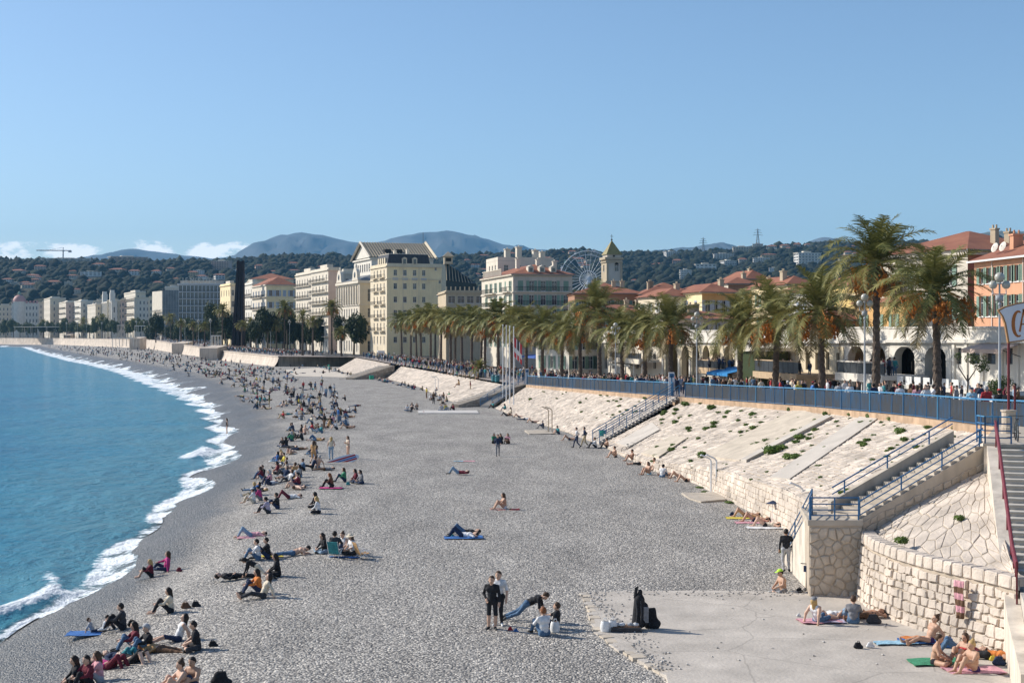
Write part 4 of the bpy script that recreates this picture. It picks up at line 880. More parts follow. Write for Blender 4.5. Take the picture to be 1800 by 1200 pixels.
def fence(y0, y1, span, label):
 ys = np.arange(y0, y1+.01, .25); X = edge_x(ys)+.08; L = np.concatenate([[0], np.cumsum(np.hypot(np.diff(X), np.diff(ys)))])
 n = max(1, round(L[-1]/span)); st = np.linspace(0, L[-1], n*3+1); py = np.interp(st, L, ys); pxx = np.interp(st, L, X); pz = prom_z(py)+.06
 root = empty('blue_fence', (float(pxx[0]), float(py[0]), float(pz[0]))); o = np.array([pxx[0], py[0], pz[0]]); P = np.stack([pxx, py, pz], 1)-o; H = 1.22
 for i, p in enumerate(P):
  big = i % 3 == 0
  (MB().box((p[0], p[1], p[2]+(H+.05 if big else H-.1)/2), (.10, .10, H+.05) if big else (.05, .05, H-.1))).build('post', [BLUE_L if big and i % 2 else BLUE], root)
 for a, b in zip(P[:-1], P[1:]):
  MB().tube([(a[0], a[1], a[2]+H), (b[0], b[1], b[2]+H)], .045, 6).build('top_rail', [BLUE_L], root)
  d = b-a; l = np.hypot(d[0], d[1]); ang = atan2(d[1], d[0]); c = (a+b)/2
  V = []; nx, ny = -sin(ang)*.012, cos(ang)*.012
  for sgn in (-1, 1):
   for t, zz in ((.04, .10), (.96, .10), (.96, H-.09), (.04, H-.09)): V.append((d[0]*(t-.5)+sgn*nx, d[1]*(t-.5)+sgn*ny, d[2]*(t-.5)+zz))
  o2 = obj('panel', mesh('panel', V, [(0, 3, 2, 1), (4, 5, 6, 7), (0, 1, 5, 4), (1, 2, 6, 5), (2, 3, 7, 6), (3, 0, 4, 7)], [PANEL]), root); o2.location = tuple(c)
  MB().tube([(a[0], a[1], a[2]+.06), (b[0], b[1], b[2]+.06)], .025, 4).build('bottom_rail', [BLUE], root)
 return tag(root, label, 'fence')
fence(56.5, 124.6, 5.7, 'blue promenade fence with dark peeling panels, right of the gap with steps')
fence(128.0, 197.6, 5.7, 'blue promenade fence with dark panels, left of the gap down to the flagpoles')
GLOBE = M('lamp_globe', (.46, .44, .37), .25, .04, 3, spec=.6)
GREY_P = M('grey_pole', (.40, .42, .43), .5, .08, 3, spec=.5)
POLE_W = M('white_pole', (.75, .75, .74), .45, .05, 3, spec=.5)
def lamp_meshes(h):
 p = MB(); p.lathe([(.16, 0), (.16, .5), (.085, .6), (.06, h*.6), (.05, h-.25)], n=8); p.tube([(-.36, 0, h-.85), (.36, 0, h-.85)], .03, 6); p.tube([(-.36, 0, h-.85), (-.36, 0, h-.6)], .03, 6); p.tube([(.36, 0, h-.85), (.36, 0, h-.6)], .03, 6); p.lathe([(.09, h-.3), (.12, h-.24), (.05, h-.2)], n=8); p.box((0, .02, h-1.05), (.34, .26, .32)); p.sphere((0, 0, h-1.4), .1, 6, 4)
 return p.mesh('pole', [GREY_P], True)
LP = {7.6: lamp_meshes(7.6), 10.8: lamp_meshes(10.8)}
GL = MB().sphere((0, 0, 0), .27, 14, 9).mesh('globe', [GLOBE], True)
def lamp(x, y, z, h, label, group='globe street lamps', rz=0.0, k=1.0):
 root = empty('street_lamp', (x, y, z), rz); obj('pole', LP[h], root)
 for gx, gz, s in ((0, h+.08, 1.0), (-.36, h-.34, .85), (.36, h-.34, .85)):
  g = obj('globe', GL, root); g.location = (gx, 0, gz); g.scale = (s*k, s*k, s*k)
 return tag(root, label, 'street lamp', group)
for px, y, lab in ((1757, 78, 'nearest three-globe lamp post beside the rust-red sign post'), (1520, 100.5, 'three-globe lamp post left of the tallest palm'), (1225, 136, 'three-globe lamp post in front of the arcade arches')):
 lamp((px-900)/FPX*y, y, float(prom_z(y)), 7.6, lab)
for px, y, w_ in ((1082, 172, 'right'), (985, 208, 'middle'), (905, 238, 'left')): lamp((px-900)/FPX*y, y, float(prom_z(y)), 7.6, w_+'most of the lamp posts standing among the date palms', 'lamps hidden among the palms')
for i, (px, py) in enumerate(((604, 567), (571, 567), (509, 564), (476, 563), (452, 562), (548, 571), (370, 562), (349, 563), (325, 564), (316, 563), (290, 565), (277, 564), (253, 565), (240, 565), (179, 567), (152, 567), (136, 567), (117, 567), (98, 568), (80, 568), (62, 568), (57, 566), (40, 568))):
 y = max(440, 1000*(588-py+0)/ (26) *0 + {True: 440+(610-px)*.75, False: edge_y(px, 4)}[px > 380]); z = float(prom_z(y)); k = max(1, y/500)
 o = lamp((px-900)/FPX*y, y, z, 10.8, '%s globe lamp counted leftward before the garden trees' % ORD[i] if px > 380 else '%s small far globe lamp counted leftward from the obelisk' % ORD[i-6], 'garden promenade lamps' if px > 380 else 'distant promenade lamps', k=1.25 if y > 600 else 1.1)
 s = (CAMZ-(py-HOR)*y/FPX-z)/10.8; o.scale = (s, s, s)
for i, (px, py) in enumerate(((884, 712), (890, 715), (896, 718), (903, 721))):
 x, y, z = on_beach(px, py); h = (py-(572+i*1.2))*y/FPX
 r = empty('flagpole', (x, y, z)); MB().tube([(0, 0, -.2), (0, 0, h)], [.085, .05], 8).build('pole', [POLE_W], r); MB().sphere((0, 0, h+.06), .09, 8, 5).build('finial', [POLE_W], r); MB().box((0, 0, .12), (.4, .4, .3)).build('base', [CONC], r)
 if i == 3:
  cr = M('flag_red', (.60, .05, .06), .7, .1, 3); V = []; F = []
  n = 8
  for a in range(n+1):
   for b in range(5): V.append((.08+a*.14*.85, .10*sin(a*1.1)+.05*b, h-1.15-b*.62-a*.13-.03*sin(a)))
  F = [(a*5+b, (a+1)*5+b, (a+1)*5+b+1, a*5+b+1) for a in range(n) for b in range(4)]
  me = mesh('flag_cloth', V, F, [cr, M('flag_white', (.75, .74, .72), .7, .05, 3), M('flag_black', (.04, .04, .05), .7, .1, 3)], [1 if (f//4 in (2, 5) or f % 4 == 2) else (2 if f//4 in (3, 4) and f % 4 < 2 else 0) for f in range(n*4)]); obj('flag', me, r)
 tag(r, ('white flagpole flying a limp red flag, rightmost of the four' if i == 3 else 'bare white flagpole, %s of the four' % ('leftmost', 'second from left', 'third from left')[i]), 'flagpole', 'flagpoles on the beach')
def shower(px, py, h, mat, label, n=2, dx=.32):
 x, y, z = on_beach(px, py); r = empty('beach_shower', (x, y, z))
 for k in range(n):
  o = k*dx; MB().tube([(o, 0, -.2), (o, 0, h-.35), (o-.12, -.05, h-.2), (o-.62, -.15, h+.02)], .055, 6).build('shower_post', [mat], r); MB().lathe([(.02, .05), (.07, 0), (.07, -.04), (0, -.04)], (o-.62, -.15, h+.0), 8).build('shower_head', [mat], r)
 MB().box((.16, 0, .05), (.9, .6, .1)).build('foot_plate', [CONC], r)
 return tag(r, label, 'shower')
shower(1250, 867, 2.3, POLE_W, 'pair of white bent-top beach showers against the nearest stone wall')
shower(1411, 936, 2.4, POLE_W, 'white shower post half hidden behind the staircase pier', 1)
shower(964, 760, 2.5, M('tan_post', (.50, .40, .28), .6, .1, 3), 'pair of tan beach shower posts on the slab below the middle slope', 2, .35)
shower(765, 689, 2.6, POLE_W, 'far pair of thin shower posts before the farther slope', 2, .5)
for (px, pyt, pyb, y, lab) in ((1180.5, 654, 691, 128.5, 'slim white and blue information totem at the gap in the fence'), (926.5, 648, 678, 198.6, 'slim white totem at the left end of the blue fence')):
 x, _, zt = at(px, pyt, y); z0 = float(prom_z(y)); r = empty('information_totem', (x, y, z0)); MB().box((0, 0, (zt-z0)/2), (.52, .14, zt-z0)).build('panel', [M('totem_white', (.74, .76, .78), .5, .04, 2)], r); MB().box((0, -.08, (zt-z0)*.45), (.10, .02, (zt-z0)*.8)).build('blue_stripe', [BLUE_L], r); MB().box((0, -.08, zt-z0-.3), (.4, .02, .35)).build('blue_header', [BLUE], r); tag(r, lab, 'totem')
def ca_sign():
 y = 56.5; s = FPX/y; ox, oz = 1773, 720; L = lambda px, py: ((px-ox)/s, (oz-py)/s)
 x0, _, z0 = at(ox, 757, y); r = empty('restaurant_sign', (x0, y, z0)); up = (757-720)/s
 MB().lathe([(.30, -.1), (.30, .15), (.27, .18), (.27, up-.1), (.31, up-.06), (.31, up), (0, up)], n=14).build('stone_pillar', [LIME2], r)
 q = lambda px, py, dy=0: (L(px, py)[0], dy, L(px, py)[1]+up)
 MB().tube([q(1773, 724), q(1773, 600)], .055, 8).build('post', [RED], r)
 MB().tube([q(1784, 775), q(1784, 678)], .045, 8).build('second_post', [RED], r)
 outl = [(1753, 545), (1764, 539), (1785, 533), (1812, 528), (1850, 524), (1890, 525), (1922, 533), (1912, 548), (1905, 565), (1903, 585), (1908, 601), (1880, 598), (1840, 597), (1800, 599), (1771, 603), (1768, 585), (1765, 568), (1760, 555)]
 def plate(k, d0, d1, mat, nm):
  c = np.mean(np.array(outl), 0); pts = [tuple(c+(np.array(p)-c)*np.array([1-(k/60), 1-k/34])) for p in outl]; n = len(pts)
  V = [q(p[0], p[1], d0) for p in pts]+[q(p[0], p[1], d1) for p in pts]
  F = [tuple(range(n)), tuple(reversed(range(n, 2*n)))]+[(i, n+i, n+(i+1) % n, (i+1) % n) for i in range(n)]
  me = mesh(nm, V, F, [mat]); bm = bmesh.new(); bm.from_mesh(me); bmesh.ops.recalc_face_normals(bm, faces=bm.faces); bm.to_mesh(me); bm.free(); return obj(nm, me, r)
 plate(0, -.07, .07, M('sign_border', (.36, .20, .09), .6, .1, 3), 'sign_frame'); plate(2.4, -.09, -.071, M('sign_face', (.70, .72, .76), .5, .05, 1.5), 'sign_face')
 br = M('sign_letter', (.38, .13, .03), .5, .1, 4)
 def stroke(pts, ws, nm):
  n = len(pts); V = []; F = []
  for i, p in enumerate(pts):
   a = np.array(pts[max(i-1, 0)], float); b = np.array(pts[min(i+1, n-1)], float); t = (b-a)/np.linalg.norm(b-a); nn = np.array([-t[1], t[0]])*ws[i]/2
   V += [q(p[0]+nn[0], p[1]+nn[1], -.10), q(p[0]-nn[0], p[1]-nn[1], -.10), q(p[0]+nn[0], p[1]+nn[1], -.085), q(p[0]-nn[0], p[1]-nn[1], -.085)]
  for i in range(n-1): j = i*4; F += [(j, j+1, j+5, j+4), (j, j+4, j+6, j+2), (j+1, j+3, j+7, j+5)]
  return V, F
 def letter(nm, strokes):
  mb = MB()
  for p, w in strokes: mb.add(*stroke(p, w, nm))
  me = mb.mesh(nm, [br]); bm = bmesh.new(); bm.from_mesh(me); bmesh.ops.recalc_face_normals(bm, faces=bm.faces); bm.to_mesh(me); bm.free(); obj(nm, me, r)
 C_ = [(1789+cos(a)*9.5*(1.0), 569-sin(a)*22) for a in np.linspace(radians(48), radians(312), 16)]
 letter('letter_c', [([(1789, 549)]+C_[1:-1]+[(1791, 589)], [1.2]+[1.5+4.6*sin(pi*i/15)**1.2 for i in range(1, 15)]+[1.5])])
 letter('letter_a', [([(1791, 583), (1794, 566), (1797.5, 544)], [3.4, 3.0, 1.8]), ([(1797.5, 543), (1803, 566), (1808, 588)], [4, 5, 5.5]), ([(1793, 570), (1804, 569)], [2.2, 2.2])])
 tag(r, 'white curved sign with brown border and letters CA on a rust-red post', 'sign')
ca_sign()
# ------------------------------------------------------------------ buildings
GLASS = M('window_glass', (.035, .045, .055), .12, .1, 1, spec=.7)
FRAME = M('window_frame', (.66, .65, .62), .6, .05, 2)
SLATE = M('slate_roof', (.05, .052, .058), .6, .25, 1.5, bump=.3)
TILE = M('clay_tile_roof', (.34, .145, .085), .85, .3, .7, bump=.6, bscale=5, col2=(.25, .10, .065))
ZINC = M('zinc_roof', (.20, .205, .20), .55, .15, .6)
IRON = M('black_iron', (.03, .032, .035), .5, .1, 3)
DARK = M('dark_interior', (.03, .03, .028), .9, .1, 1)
def wallm(name, c, v=.08): return M('wall_'+name, c, .9, v, .35, bump=.12, bscale=2, streak=.14)
CREAM = wallm('cream', (.70, .60, .44)); YELLOW = wallm('pale_yellow', (.85, .69, .42)); WHITEW = wallm('white', (.72, .67, .58)); OCHRE = wallm('ochre', (.60, .36, .15)); SALMON = wallm('salmon', (.62, .33, .20)); BROWN = wallm('brown', (.40, .22, .14)); GREYB = wallm('grey_beige', (.58, .52, .44)); PINKW = wallm('pinkish', (.62, .48, .40)); OFFW = wallm('off_white', (.68, .61, .50)); TAN = wallm('tan', (.50, .41, .29)); REDW = wallm('red_brown', (.40, .15, .09)); CYEL = wallm('church_yellow', (.74, .55, .22))
SH_GREEN = M('green_shutter', (.22, .32, .25), .7, .1, 2); SH_BLUE = M('grey_blue_shutter', (.38, .43, .50), .7, .1, 2); SH_TEAL = M('teal_shutter', (.10, .20, .19), .7, .1, 2); SH_WHITE = M('white_shutter', (.68, .68, .66), .7, .06, 2)
def wall_mesh(w, z0, z1, wins, depth=.22, mat=None):
 xs = sorted(set([0, w]+[round(v, 3) for a in wins for v in (a[0], a[1])])); zs = sorted(set([z0, z1]+[round(v, 3) for a in wins for v in (a[2], a[3])])); V = []; F = []; idx = {}
 def v(x, z, d=0.0):
  k = (x, z, d)
  if k not in idx: idx[k] = len(V); V.append((x, d, z))
  return idx[k]
 W_ = [tuple(round(q, 3) for q in a[:4]) for a in wins]
 for i in range(len(xs)-1):
  cx = (xs[i]+xs[i+1])/2
  for j in range(len(zs)-1):
   cz = (zs[j]+zs[j+1])/2
   if any(a[0] < cx < a[1] and a[2] < cz < a[3] for a in W_): continue
   F.append((v(xs[i], zs[j]), v(xs[i+1], zs[j]), v(xs[i+1], zs[j+1]), v(xs[i], zs[j+1])))
 for a in W_:
  x0, x1, a0, a1 = a
  for p, q in (((x0, a0), (x1, a0)), ((x1, a0), (x1, a1)), ((x1, a1), (x0, a1)), ((x0, a1), (x0, a0))): F.append((v(*p), v(*p, depth), v(*q, depth), v(*q)))
 return mesh('wall', V, F, [mat])
_wc = {}
def win_mesh(w, h, style):
 k = (round(w, 2), round(h, 2), style)
 if k in _wc: return _wc[k]
 f = MB(); t = .07
 for bx in ((-w/2, 0, -w/2+t, h), (w/2-t, 0, w/2, h), (-w/2, h-t, w/2, h), (-w/2, 0, w/2, t), (-t*.4, 0, t*.4, h)): f.box2((bx[0], .12, bx[1]), (bx[2], .18, bx[3]))
 if h > 1.7: f.box2((-w/2, .125, h*.66), (w/2, .175, h*.66+t*.7))
 f.box2((-w/2-.1, -.10, -.09), (w/2+.1, .02, -.002))
 g = MB(); g.add([(-w/2, .2, 0), (w/2, .2, 0), (w/2, .2, h), (-w/2, .2, h)], [(0, 1, 2, 3)])
 s = MB(); s.box2((-w*.27, -.07, -.02), (w*.27, -.02, h+.02))
 for q in range(int(h/.16)): s.box2((-w*.23, -.085, q*.16+.05), (w*.23, -.068, q*.16+.13))
 _wc[k] = (f.mesh('window', [FRAME]), g.mesh('pane', [GLASS]), {}); _wc[k][2]['s'] = s
 return _wc[k]
class Bld:
 def __init__(s, name, label, px, y, ang, w, d, zt, base=None, wallE=None, wallS=None, cat='building', group=None, x=None):
  s.a = radians(ang); s.z0 = float(prom_z(y)) if base is None else base; s.C = ((px-900)/FPX*y if x is None else x, y); s.w, s.d = w, d; s.H = zt-s.z0
  s.root = empty(name, (s.C[0], s.C[1], s.z0), s.a); tag(s.root, label, cat, group); s.mE, s.mS = wallE, wallS or wallE; s.y = y
 def zof(s, py, y=None): return CAMZ-(py-HOR)/FPX*(y or s.y)-s.z0
 def xof(s, px):      # position along the camera-facing front for a photo column
  k = (px-900)/FPX; ca, sa = cos(s.a), sin(s.a); return (k*s.C[1]-s.C[0])/(ca-k*sa)
 def yof(s, px):      # position along the seaward side
  k = (px-900)/FPX; ca, sa = cos(s.a), sin(s.a); return (s.C[0]-k*s.C[1])/(sa+k*ca)
 def side(s, o, which, off=0.0):
  if which == 'S': o.matrix_local = _MS @ o.matrix_local; o.location = (off, 0, 0)
  elif which == 'N': o.location = (s.w, 0, 0); o.rotation_euler = (0, 0, radians(90))
  return o
 def put(s, which, me, name, u, z, parent=None, v=0.0):
  o = obj(name, me, parent or s.root)
  if parent is not None: return o
  if which == 'E': o.location = (u, v, z)
  elif which == 'S': o.location = (v, u, z); o.rotation_euler = (0, 0, radians(-90))
  elif which == 'N': o.location = (s.w-v, u, z); o.rotation_euler = (0, 0, radians(90))
  return o
 def wall(s, which, wins=(), mat=None, z0=-.3, z1=None, sh=None, style='a', simple=False):
  W_ = s.w if which == 'E' else s.d; z1 = s.H if z1 is None else z1; m = mat or (s.mE if which == 'E' else s.mS)
  me = wall_mesh(W_, z0, z1, [] if simple else list(wins), mat=m); o = obj('wall', me, s.root)
  if which == 'S':   # u runs away from the camera; mirror by rotating -90 and flipping
   for vtx in me.vertices: c = vtx.co.copy(); vtx.co = (c.y, c.x, c.z)
  elif which == 'N':
   for vtx in me.vertices: c = vtx.co.copy(); vtx.co = (s.w-c.y, c.x, c.z)
  for wi in wins:
   w, h = wi[1]-wi[0], wi[3]-wi[2]; f, g, sd_ = win_mesh(w, h, style)
   u = (wi[0]+wi[1])/2; kk = wi[4] if len(wi) > 4 else sh
   if which == 'E': o = s.put('E', f, 'window', u, wi[2])
   else: o = s.put(which, f, 'window', u, wi[2])
   obj('pane', g, o)
   if kk is not None:
    key = kk.name
    if key not in sd_: sd_[key] = sd_['s'].mesh('shutter', [kk])
    closed = (hash((round(u, 1), round(wi[2], 1))) % 5 == 0)
    for q in (-1, 1): t = obj('shutter', sd_[key], o); t.location = (q*(w*.25 if closed else w*.78), .05 if closed else 0, 0)
  return me
 def shell(s, roof=True, mat=None):
  b = MB(); w, d, H = s.w, s.d, s.H; b.add([(w, 0, -.3), (w, d, -.3), (w, d, H), (w, 0, H)], [(0, 1, 2, 3)]); b.add([(0, d, -.3), (w, d, -.3), (w, d, H), (0, d, H)], [(3, 2, 1, 0)]); b.build('rear_wall', [s.mE], s.root)
  if roof: MB().box2((0, 0, H-.35), (w, d, H-.3)).build('roof', [mat or ZINC], s.root)
 def cornice(s, z, t=.35, p=.35, mat=None):
  b = MB(); b.box2((-p, -p, z), (s.w+p*.2, .05, z+t)); b.box2((-p, .051, z), (.05, s.d, z+t)); b.build('cornice', [mat or s.mS], s.root)
 def parapet(s, h=.9, t=.25, mat=None):
  b = MB(); b.box2((0, 0, s.H), (s.w, t, s.H+h)); b.box2((0, t+.002, s.H), (t, s.d, s.H+h)); b.box2((s.w-t, t+.002, s.H), (s.w, s.d, s.H+h)); b.build('parapet', [mat or s.mS], s.root)
 def hip(s, h, e=.5, mat=None, z=None, inset=None):
  z = s.H if z is None else z; w, d = s.w, s.d; i = inset if inset is not None else min(w, d)/2
  V = [(-e, -e, z), (w+e, -e, z), (w+e, d+e, z), (-e, d+e, z)]
  if w > d: V += [(i, d/2, z+h), (w-i, d/2, z+h)]; F = [(0, 1, 5, 4), (1, 2, 5), (2, 3, 4, 5), (3, 0, 4), (3, 2, 1, 0)]
  else: V += [(w/2, i, z+h), (w/2, d-i, z+h)]; F = [(0, 1, 4), (1, 2, 5, 4), (2, 3, 5), (3, 0, 4, 5), (3, 2, 1, 0)]
  r = mesh('roof', V, F, [mat or TILE]); o = obj('roof', r, s.root); s.roof = o
  MB().box2((-e-.1, -e-.12, z-.16), (w+e, -e+.05, z-.02)).build('gutter', [ZINC], s.root)
  return o
 def chimney(s, x, y, z, h=1.6, w=.7, mat=None): b = MB(); b.box((x, y, z+h/2), (w, w*1.3, h)); b.box((x, y, z+h+.08), (w*1.25, w*1.55, .16)); [b.tube([(x, y+q, z+h+.1), (x, y+q, z+h+.5)], .1, 6) for q in (-.22, .22)]; b.build('chimney', [mat or TAN], s.root)
 def balcony(s, which, u0, u1, z, p=1.0, mat=None):
  b = MB()
  if which == 'S': b.box2((-p, u0, z-.18), (-.002, u1, z))
  else: b.box2((u0, -p, z-.18), (u1, -.002, z))
  o = b.build('balcony', [mat or s.mS], s.root); r = MB()
  if which == 'S':
   r.box2((-p, u0, z+.92), (-p+.06, u1, z+1.0)); n = max(2, int((u1-u0)/.35)); [r.box((-p+.03, u0+(u1-u0)*q/n, z+.47), (.04, .04, .92)) for q in range(n+1)]; r.box2((-p, u0, z+.92), (-.01, u0+.05, z+1.0))
  else:
   r.box2((u0, -p, z+.92), (u1, -p+.06, z+1.0)); n = max(2, int((u1-u0)/.35)); [r.box((u0+(u1-u0)*q/n, -p+.03, z+.47), (.04, .04, .92)) for q in range(n+1)]
  obj('balustrade', r.mesh('balustrade', [IRON]), o)
 def dormer(s, x, y, z, w=1.3, h=1.5, mat=None):
  b = MB(); b.box2((x-w/2, y-.2, z), (x+w/2, y+1.6, z+h)); b.add([(x-w/2-.1, y-.3, z+h), (x+w/2+.1, y-.3, z+h), (x, y-.3, z+h+.4), (x-w/2-.1, y+1.8, z+h), (x+w/2+.1, y+1.8, z+h), (x, y+1.8, z+h+.4)], [(0, 1, 2), (0, 2, 5, 3), (1, 4, 5, 2), (3, 5, 4)])
  o = b.build('dormer', [mat or s.mS], s.root); MB().box2((x-w*.3, y-.24, z+.25), (x+w*.3, y-.21, z+h-.2)).build('pane', [GLASS], o)
def grid(u0, u1, n, w, rows): # windows evenly between u0,u1
 return [(u0+(u1-u0)*(k+.5)/n-w/2, u0+(u1-u0)*(k+.5)/n+w/2, z, z+h) for k in range(n) for (z, h) in rows]
def yellow_corner():
 b = Bld('corner_building', 'pale yellow corner block with black mansard roof, seaward balconies lit by sun', 680, 430, 20, 19.6, 20, 30.3, 2.9, YELLOW, CREAM)
 rows = [b.zof(484+i*23.6) for i in range(6)]; W_ = []
 for px in (695, 712, 729, 745):
  u = b.xof(px); W_ += [(u-.55, u+.55, z, z+1.75) for z in rows]
 for px, py in ((766, 472), (773, 495), (769, 518), (770, 538)): u = b.xof(px); z = b.zof(py+2); W_.append((u-.35, u+.35, z, z+.9))
 b.wall('E', W_); b.wall('S', [(u-.55, u+.55, z-.5, z+1.9) for u in (3.2, 7.2, 11.2, 15.2) for z in rows], sh=None)
 b.shell()
 for z in rows[:-1]: b.balcony('S', 2.2, 8.3, z-.55); b.balcony('S', 10.2, 16.2, z-.55)
 b.cornice(b.H-.3); b.cornice(b.zof(491), .25, .25)
 for px in (716, 738): u = b.xof(px-8 if px == 716 else px-2); MB().box2((u, -.08, 0), (u+.14, -.003, b.H-.4)).build('drain_pipe', [GREYB], b.root)
 bb = MB(); [bb.box2((b.xof(px)-.9, -.03, b.zof(492)), (b.xof(px)+.9, -.003, b.zof(488))) for px in (695, 712, 729, 745)]; bb.build('tile_band', [SH_BLUE], b.root)
 w2 = b.xof(757); z = b.H+.02; h = 3.6; MB().add([(0, 0, z), (w2, 0, z), (w2, 14, z), (0, 14, z), (.9, .9, z+h), (w2-.6, .9, z+h), (w2-.6, 13, z+h), (.9, 13, z+h)], [(0, 1, 5, 4), (1, 2, 6, 5), (2, 3, 7, 6), (3, 0, 4, 7), (4, 5, 6, 7)]).build('mansard_roof', [SLATE], b.root)
 for px in (711, 729): b.dormer(b.xof(px), .05, z+.4, 1.5, 1.9, CREAM)
 for q in (2.5, 5, 7.5, 10): MB().box2((-.05, q-.6, z+.3), (1.2, q+.6, z+2.5)).build('dormer', [CREAM], b.root)
 MB().box2((.8, .9, z+h), (w2-.5, 13, z+h+.15)).build('roof_cap', [OFFW], b.root); b.chimney(w2*.55, 4, z+h, 1.6, .8, OFFW); b.chimney(w2*.3, 6, z+h, 1.2, .8, OFFW)
 b.parapet(.8)
yellow_corner()
def opera():
 b = Bld('ornate_building', 'ornate cream building with arched gable ends and tall columns, left of the yellow corner block', 632, 463, 20, 12, 32, 27.3, 2.9, CREAM, OFFW)
 rows = [(1.0, 3.6), (7, 2.6), (12.2, 3.0), (17.5, 4.0)]
 b.wall('S', grid(2, 30, 8, 1.4, rows)); b.wall('E', grid(1, 6, 1, 1.6, rows)); b.shell(); b.cornice(10.6, .5, .6); b.cornice(b.H-1, .8, .7); b.cornice(16.2, .3, .3)
 for u in np.linspace(2, 30, 9): MB().lathe([(.5, 16.5), (.38, 17), (.34, 22.4), (.5, 22.8)], (-.55, float(u), 0), 8).build('column', [OFFW], b.root)
 for u in (4.5, 27.5):   # curved gables
  n = 10; P = [(u-4, b.H)]+[(u-3.2*cos(pi*k/n), b.H+1+3.2*sin(pi*k/n)) for k in range(n+1)]+[(u+4, b.H)]; m = len(P)
  me = mesh('curved_gable', [(-.5, p[0], p[1]) for p in P]+[(.5, p[0], p[1]) for p in P], [tuple(range(m)), tuple(reversed(range(m, 2*m)))]+[(i, m+i, m+(i+1) % m, (i+1) % m) for i in range(m)], [OFFW]); o = obj('curved_gable', me, b.root); MB().sphere((0, u, b.H+4.6), (.35, .35, .8), 6, 5).build('finial', [OFFW], o); MB().lathe([(1.0, 0), (1.0, .05), (0, .06)], (0, 0, 0), 12).build('oculus', [GLASS], o, loc=(-.52, u, b.H+1.8)).rotation_euler = (0, radians(-90), 0)
 b.hip(2.2, .2, ZINC, inset=8)
 s = Bld('opera_stage_house', 'tall white gabled block with ribbed grey-green roof above the yellow corner', 653, 485, 20, 22, 25, 35.9, 2.9, WHITEW, WHITEW)
 zr = s.zof(484, 490); s.wall('S', grid(1.5, 23.5, 7, 1.7, [(s.zof(477, 490), 2.6)]), z0=0); s.wall('E', [], z0=0); s.shell(False); w, d, H, h = s.w, s.d, s.H, 5.8
 rf = M('ribbed_roof', (.235, .225, .185), .7, .15, .5)
 o = MB().add([(-.8, -.9, H), (w+.8, -.9, H), (w+.8, d+.9, H), (-.8, d+.9, H), (-.8, d/2, H+h), (w+.8, d/2, H+h)], [(0, 1, 5, 4), (2, 3, 4, 5), (3, 2, 1, 0)]).build('roof', [rf], s.root)
 for k in range(24):
  x = -.5+k*(w+1)/23; MB().add([(x, -.9, H+.02), (x+.25, -.9, H+.02), (x+.25, d/2, H+h+.25), (x, d/2, H+h+.25), (x, -.9, H+.25), (x+.25, -.9, H+.25)], [(4, 5, 2, 3), (0, 4, 3), (1, 2, 5), (0, 1, 5, 4)]).build('rib', [TAN], o)
 for x in (5.5, 9.5): MB().box2((x, 2.8, H+1.6), (x+2.2, 5.6, H+3.0)).build('skylight', [DARK], o)
 MB().add([(-.02, 0, H), (-.02, d, H), (-.02, d/2, H+h-.3), (w, 0, H), (w, d, H), (w, d/2, H+h-.3)], [(0, 2, 1), (3, 4, 5)]).build('pediment', [WHITEW], s.root)
 for a, c in (((-.9, -1.0, H-.1), (-.9, d/2, H+h)), ((-.9, d+1.0, H-.1), (-.9, d/2, H+h))): MB().tube([a, c], .45, 4).build('raking_cornice', [OFFW], s.root)
 for a, c in (((w+.9, -1.0, H-.1), (w+.9, d/2, H+h+.4)), ((w+.9, d+1, H-.1), (w+.9, d/2, H+h+.4))): MB().tube([a, c], .6, 4).build('raking_cornice', [CREAM], s.root)
 MB().tube([(w, d/2, H+h), (w, d/2, H+h+4)], .08, 5).build('aerial', [IRON], s.root); s.cornice(H-.7, .5, .6)
opera()
def casino_block():
 b = Bld('dark_roofed_hall', 'shaded hall with dark sloping roof and row of wide windows behind the palms', 784, 385, 8, 10.6, 25, 21.5, 2.8, TAN, TAN)
 b.wall('E', grid(.3, 10.4, 4, 1.9, [(b.zof(533), 2.0), (b.zof(557), 2.0)])); b.wall('S'); b.shell(); b.cornice(b.zof(515), .35, .4); b.cornice(b.zof(540), .3, .3)
 for k in range(9): MB().box2((k*1.25, .1, b.H), (k*1.25+.3, .4, b.H+1.0)).build('parapet_post', [TAN], b.root)
 zt = b.zof(459); z2 = b.zof(493); zb = b.H-.1
 MB().add([(.3, 3, zb), (8.6, 3, zb), (8.6, 18, zb), (.3, 18, zb), (.3, 6, zt), (8.2, 6, z2), (8.2, 16, z2), (.3, 16, zt), (.3, 3.2, b.zof(492)), (8.6, 3.2, b.zof(497))], [(0, 1, 9, 8), (8, 9, 5, 4), (1, 2, 6, 5, 9), (2, 3, 7, 6), (3, 0, 8, 4, 7), (4, 5, 6, 7)]).build('sloping_roof', [M('dark_green_slate', (.035, .05, .05), .6, .2, 1)], b.root)
 for k in range(9): t = k/9; MB().tube([(.5+t*7.8, 3.1, b.zof(492+5*t)), (.5+t*7.5, 6.1, zt+(z2-zt)*t)], .09, 4).build('roof_rib', [TAN], b.root)
 t = MB(); t.box2((0, 5, zt-.5), (2.3, 7.3, zt+1.6)); t.add([(-.4, 4.6, zt+1.6), (2.7, 4.6, zt+1.6), (2.7, 7.7, zt+1.6), (-.4, 7.7, zt+1.6), (1.15, 6.15, zt+3)], [(0, 1, 4), (1, 2, 4), (2, 3, 4), (3, 0, 4)]); o = t.build('roof_turret', [TAN], b.root); MB().box2((.4, 4.96, zt+.2), (1.9, 4.99, zt+1.2)).build('pane', [DARK], o)
casino_block()
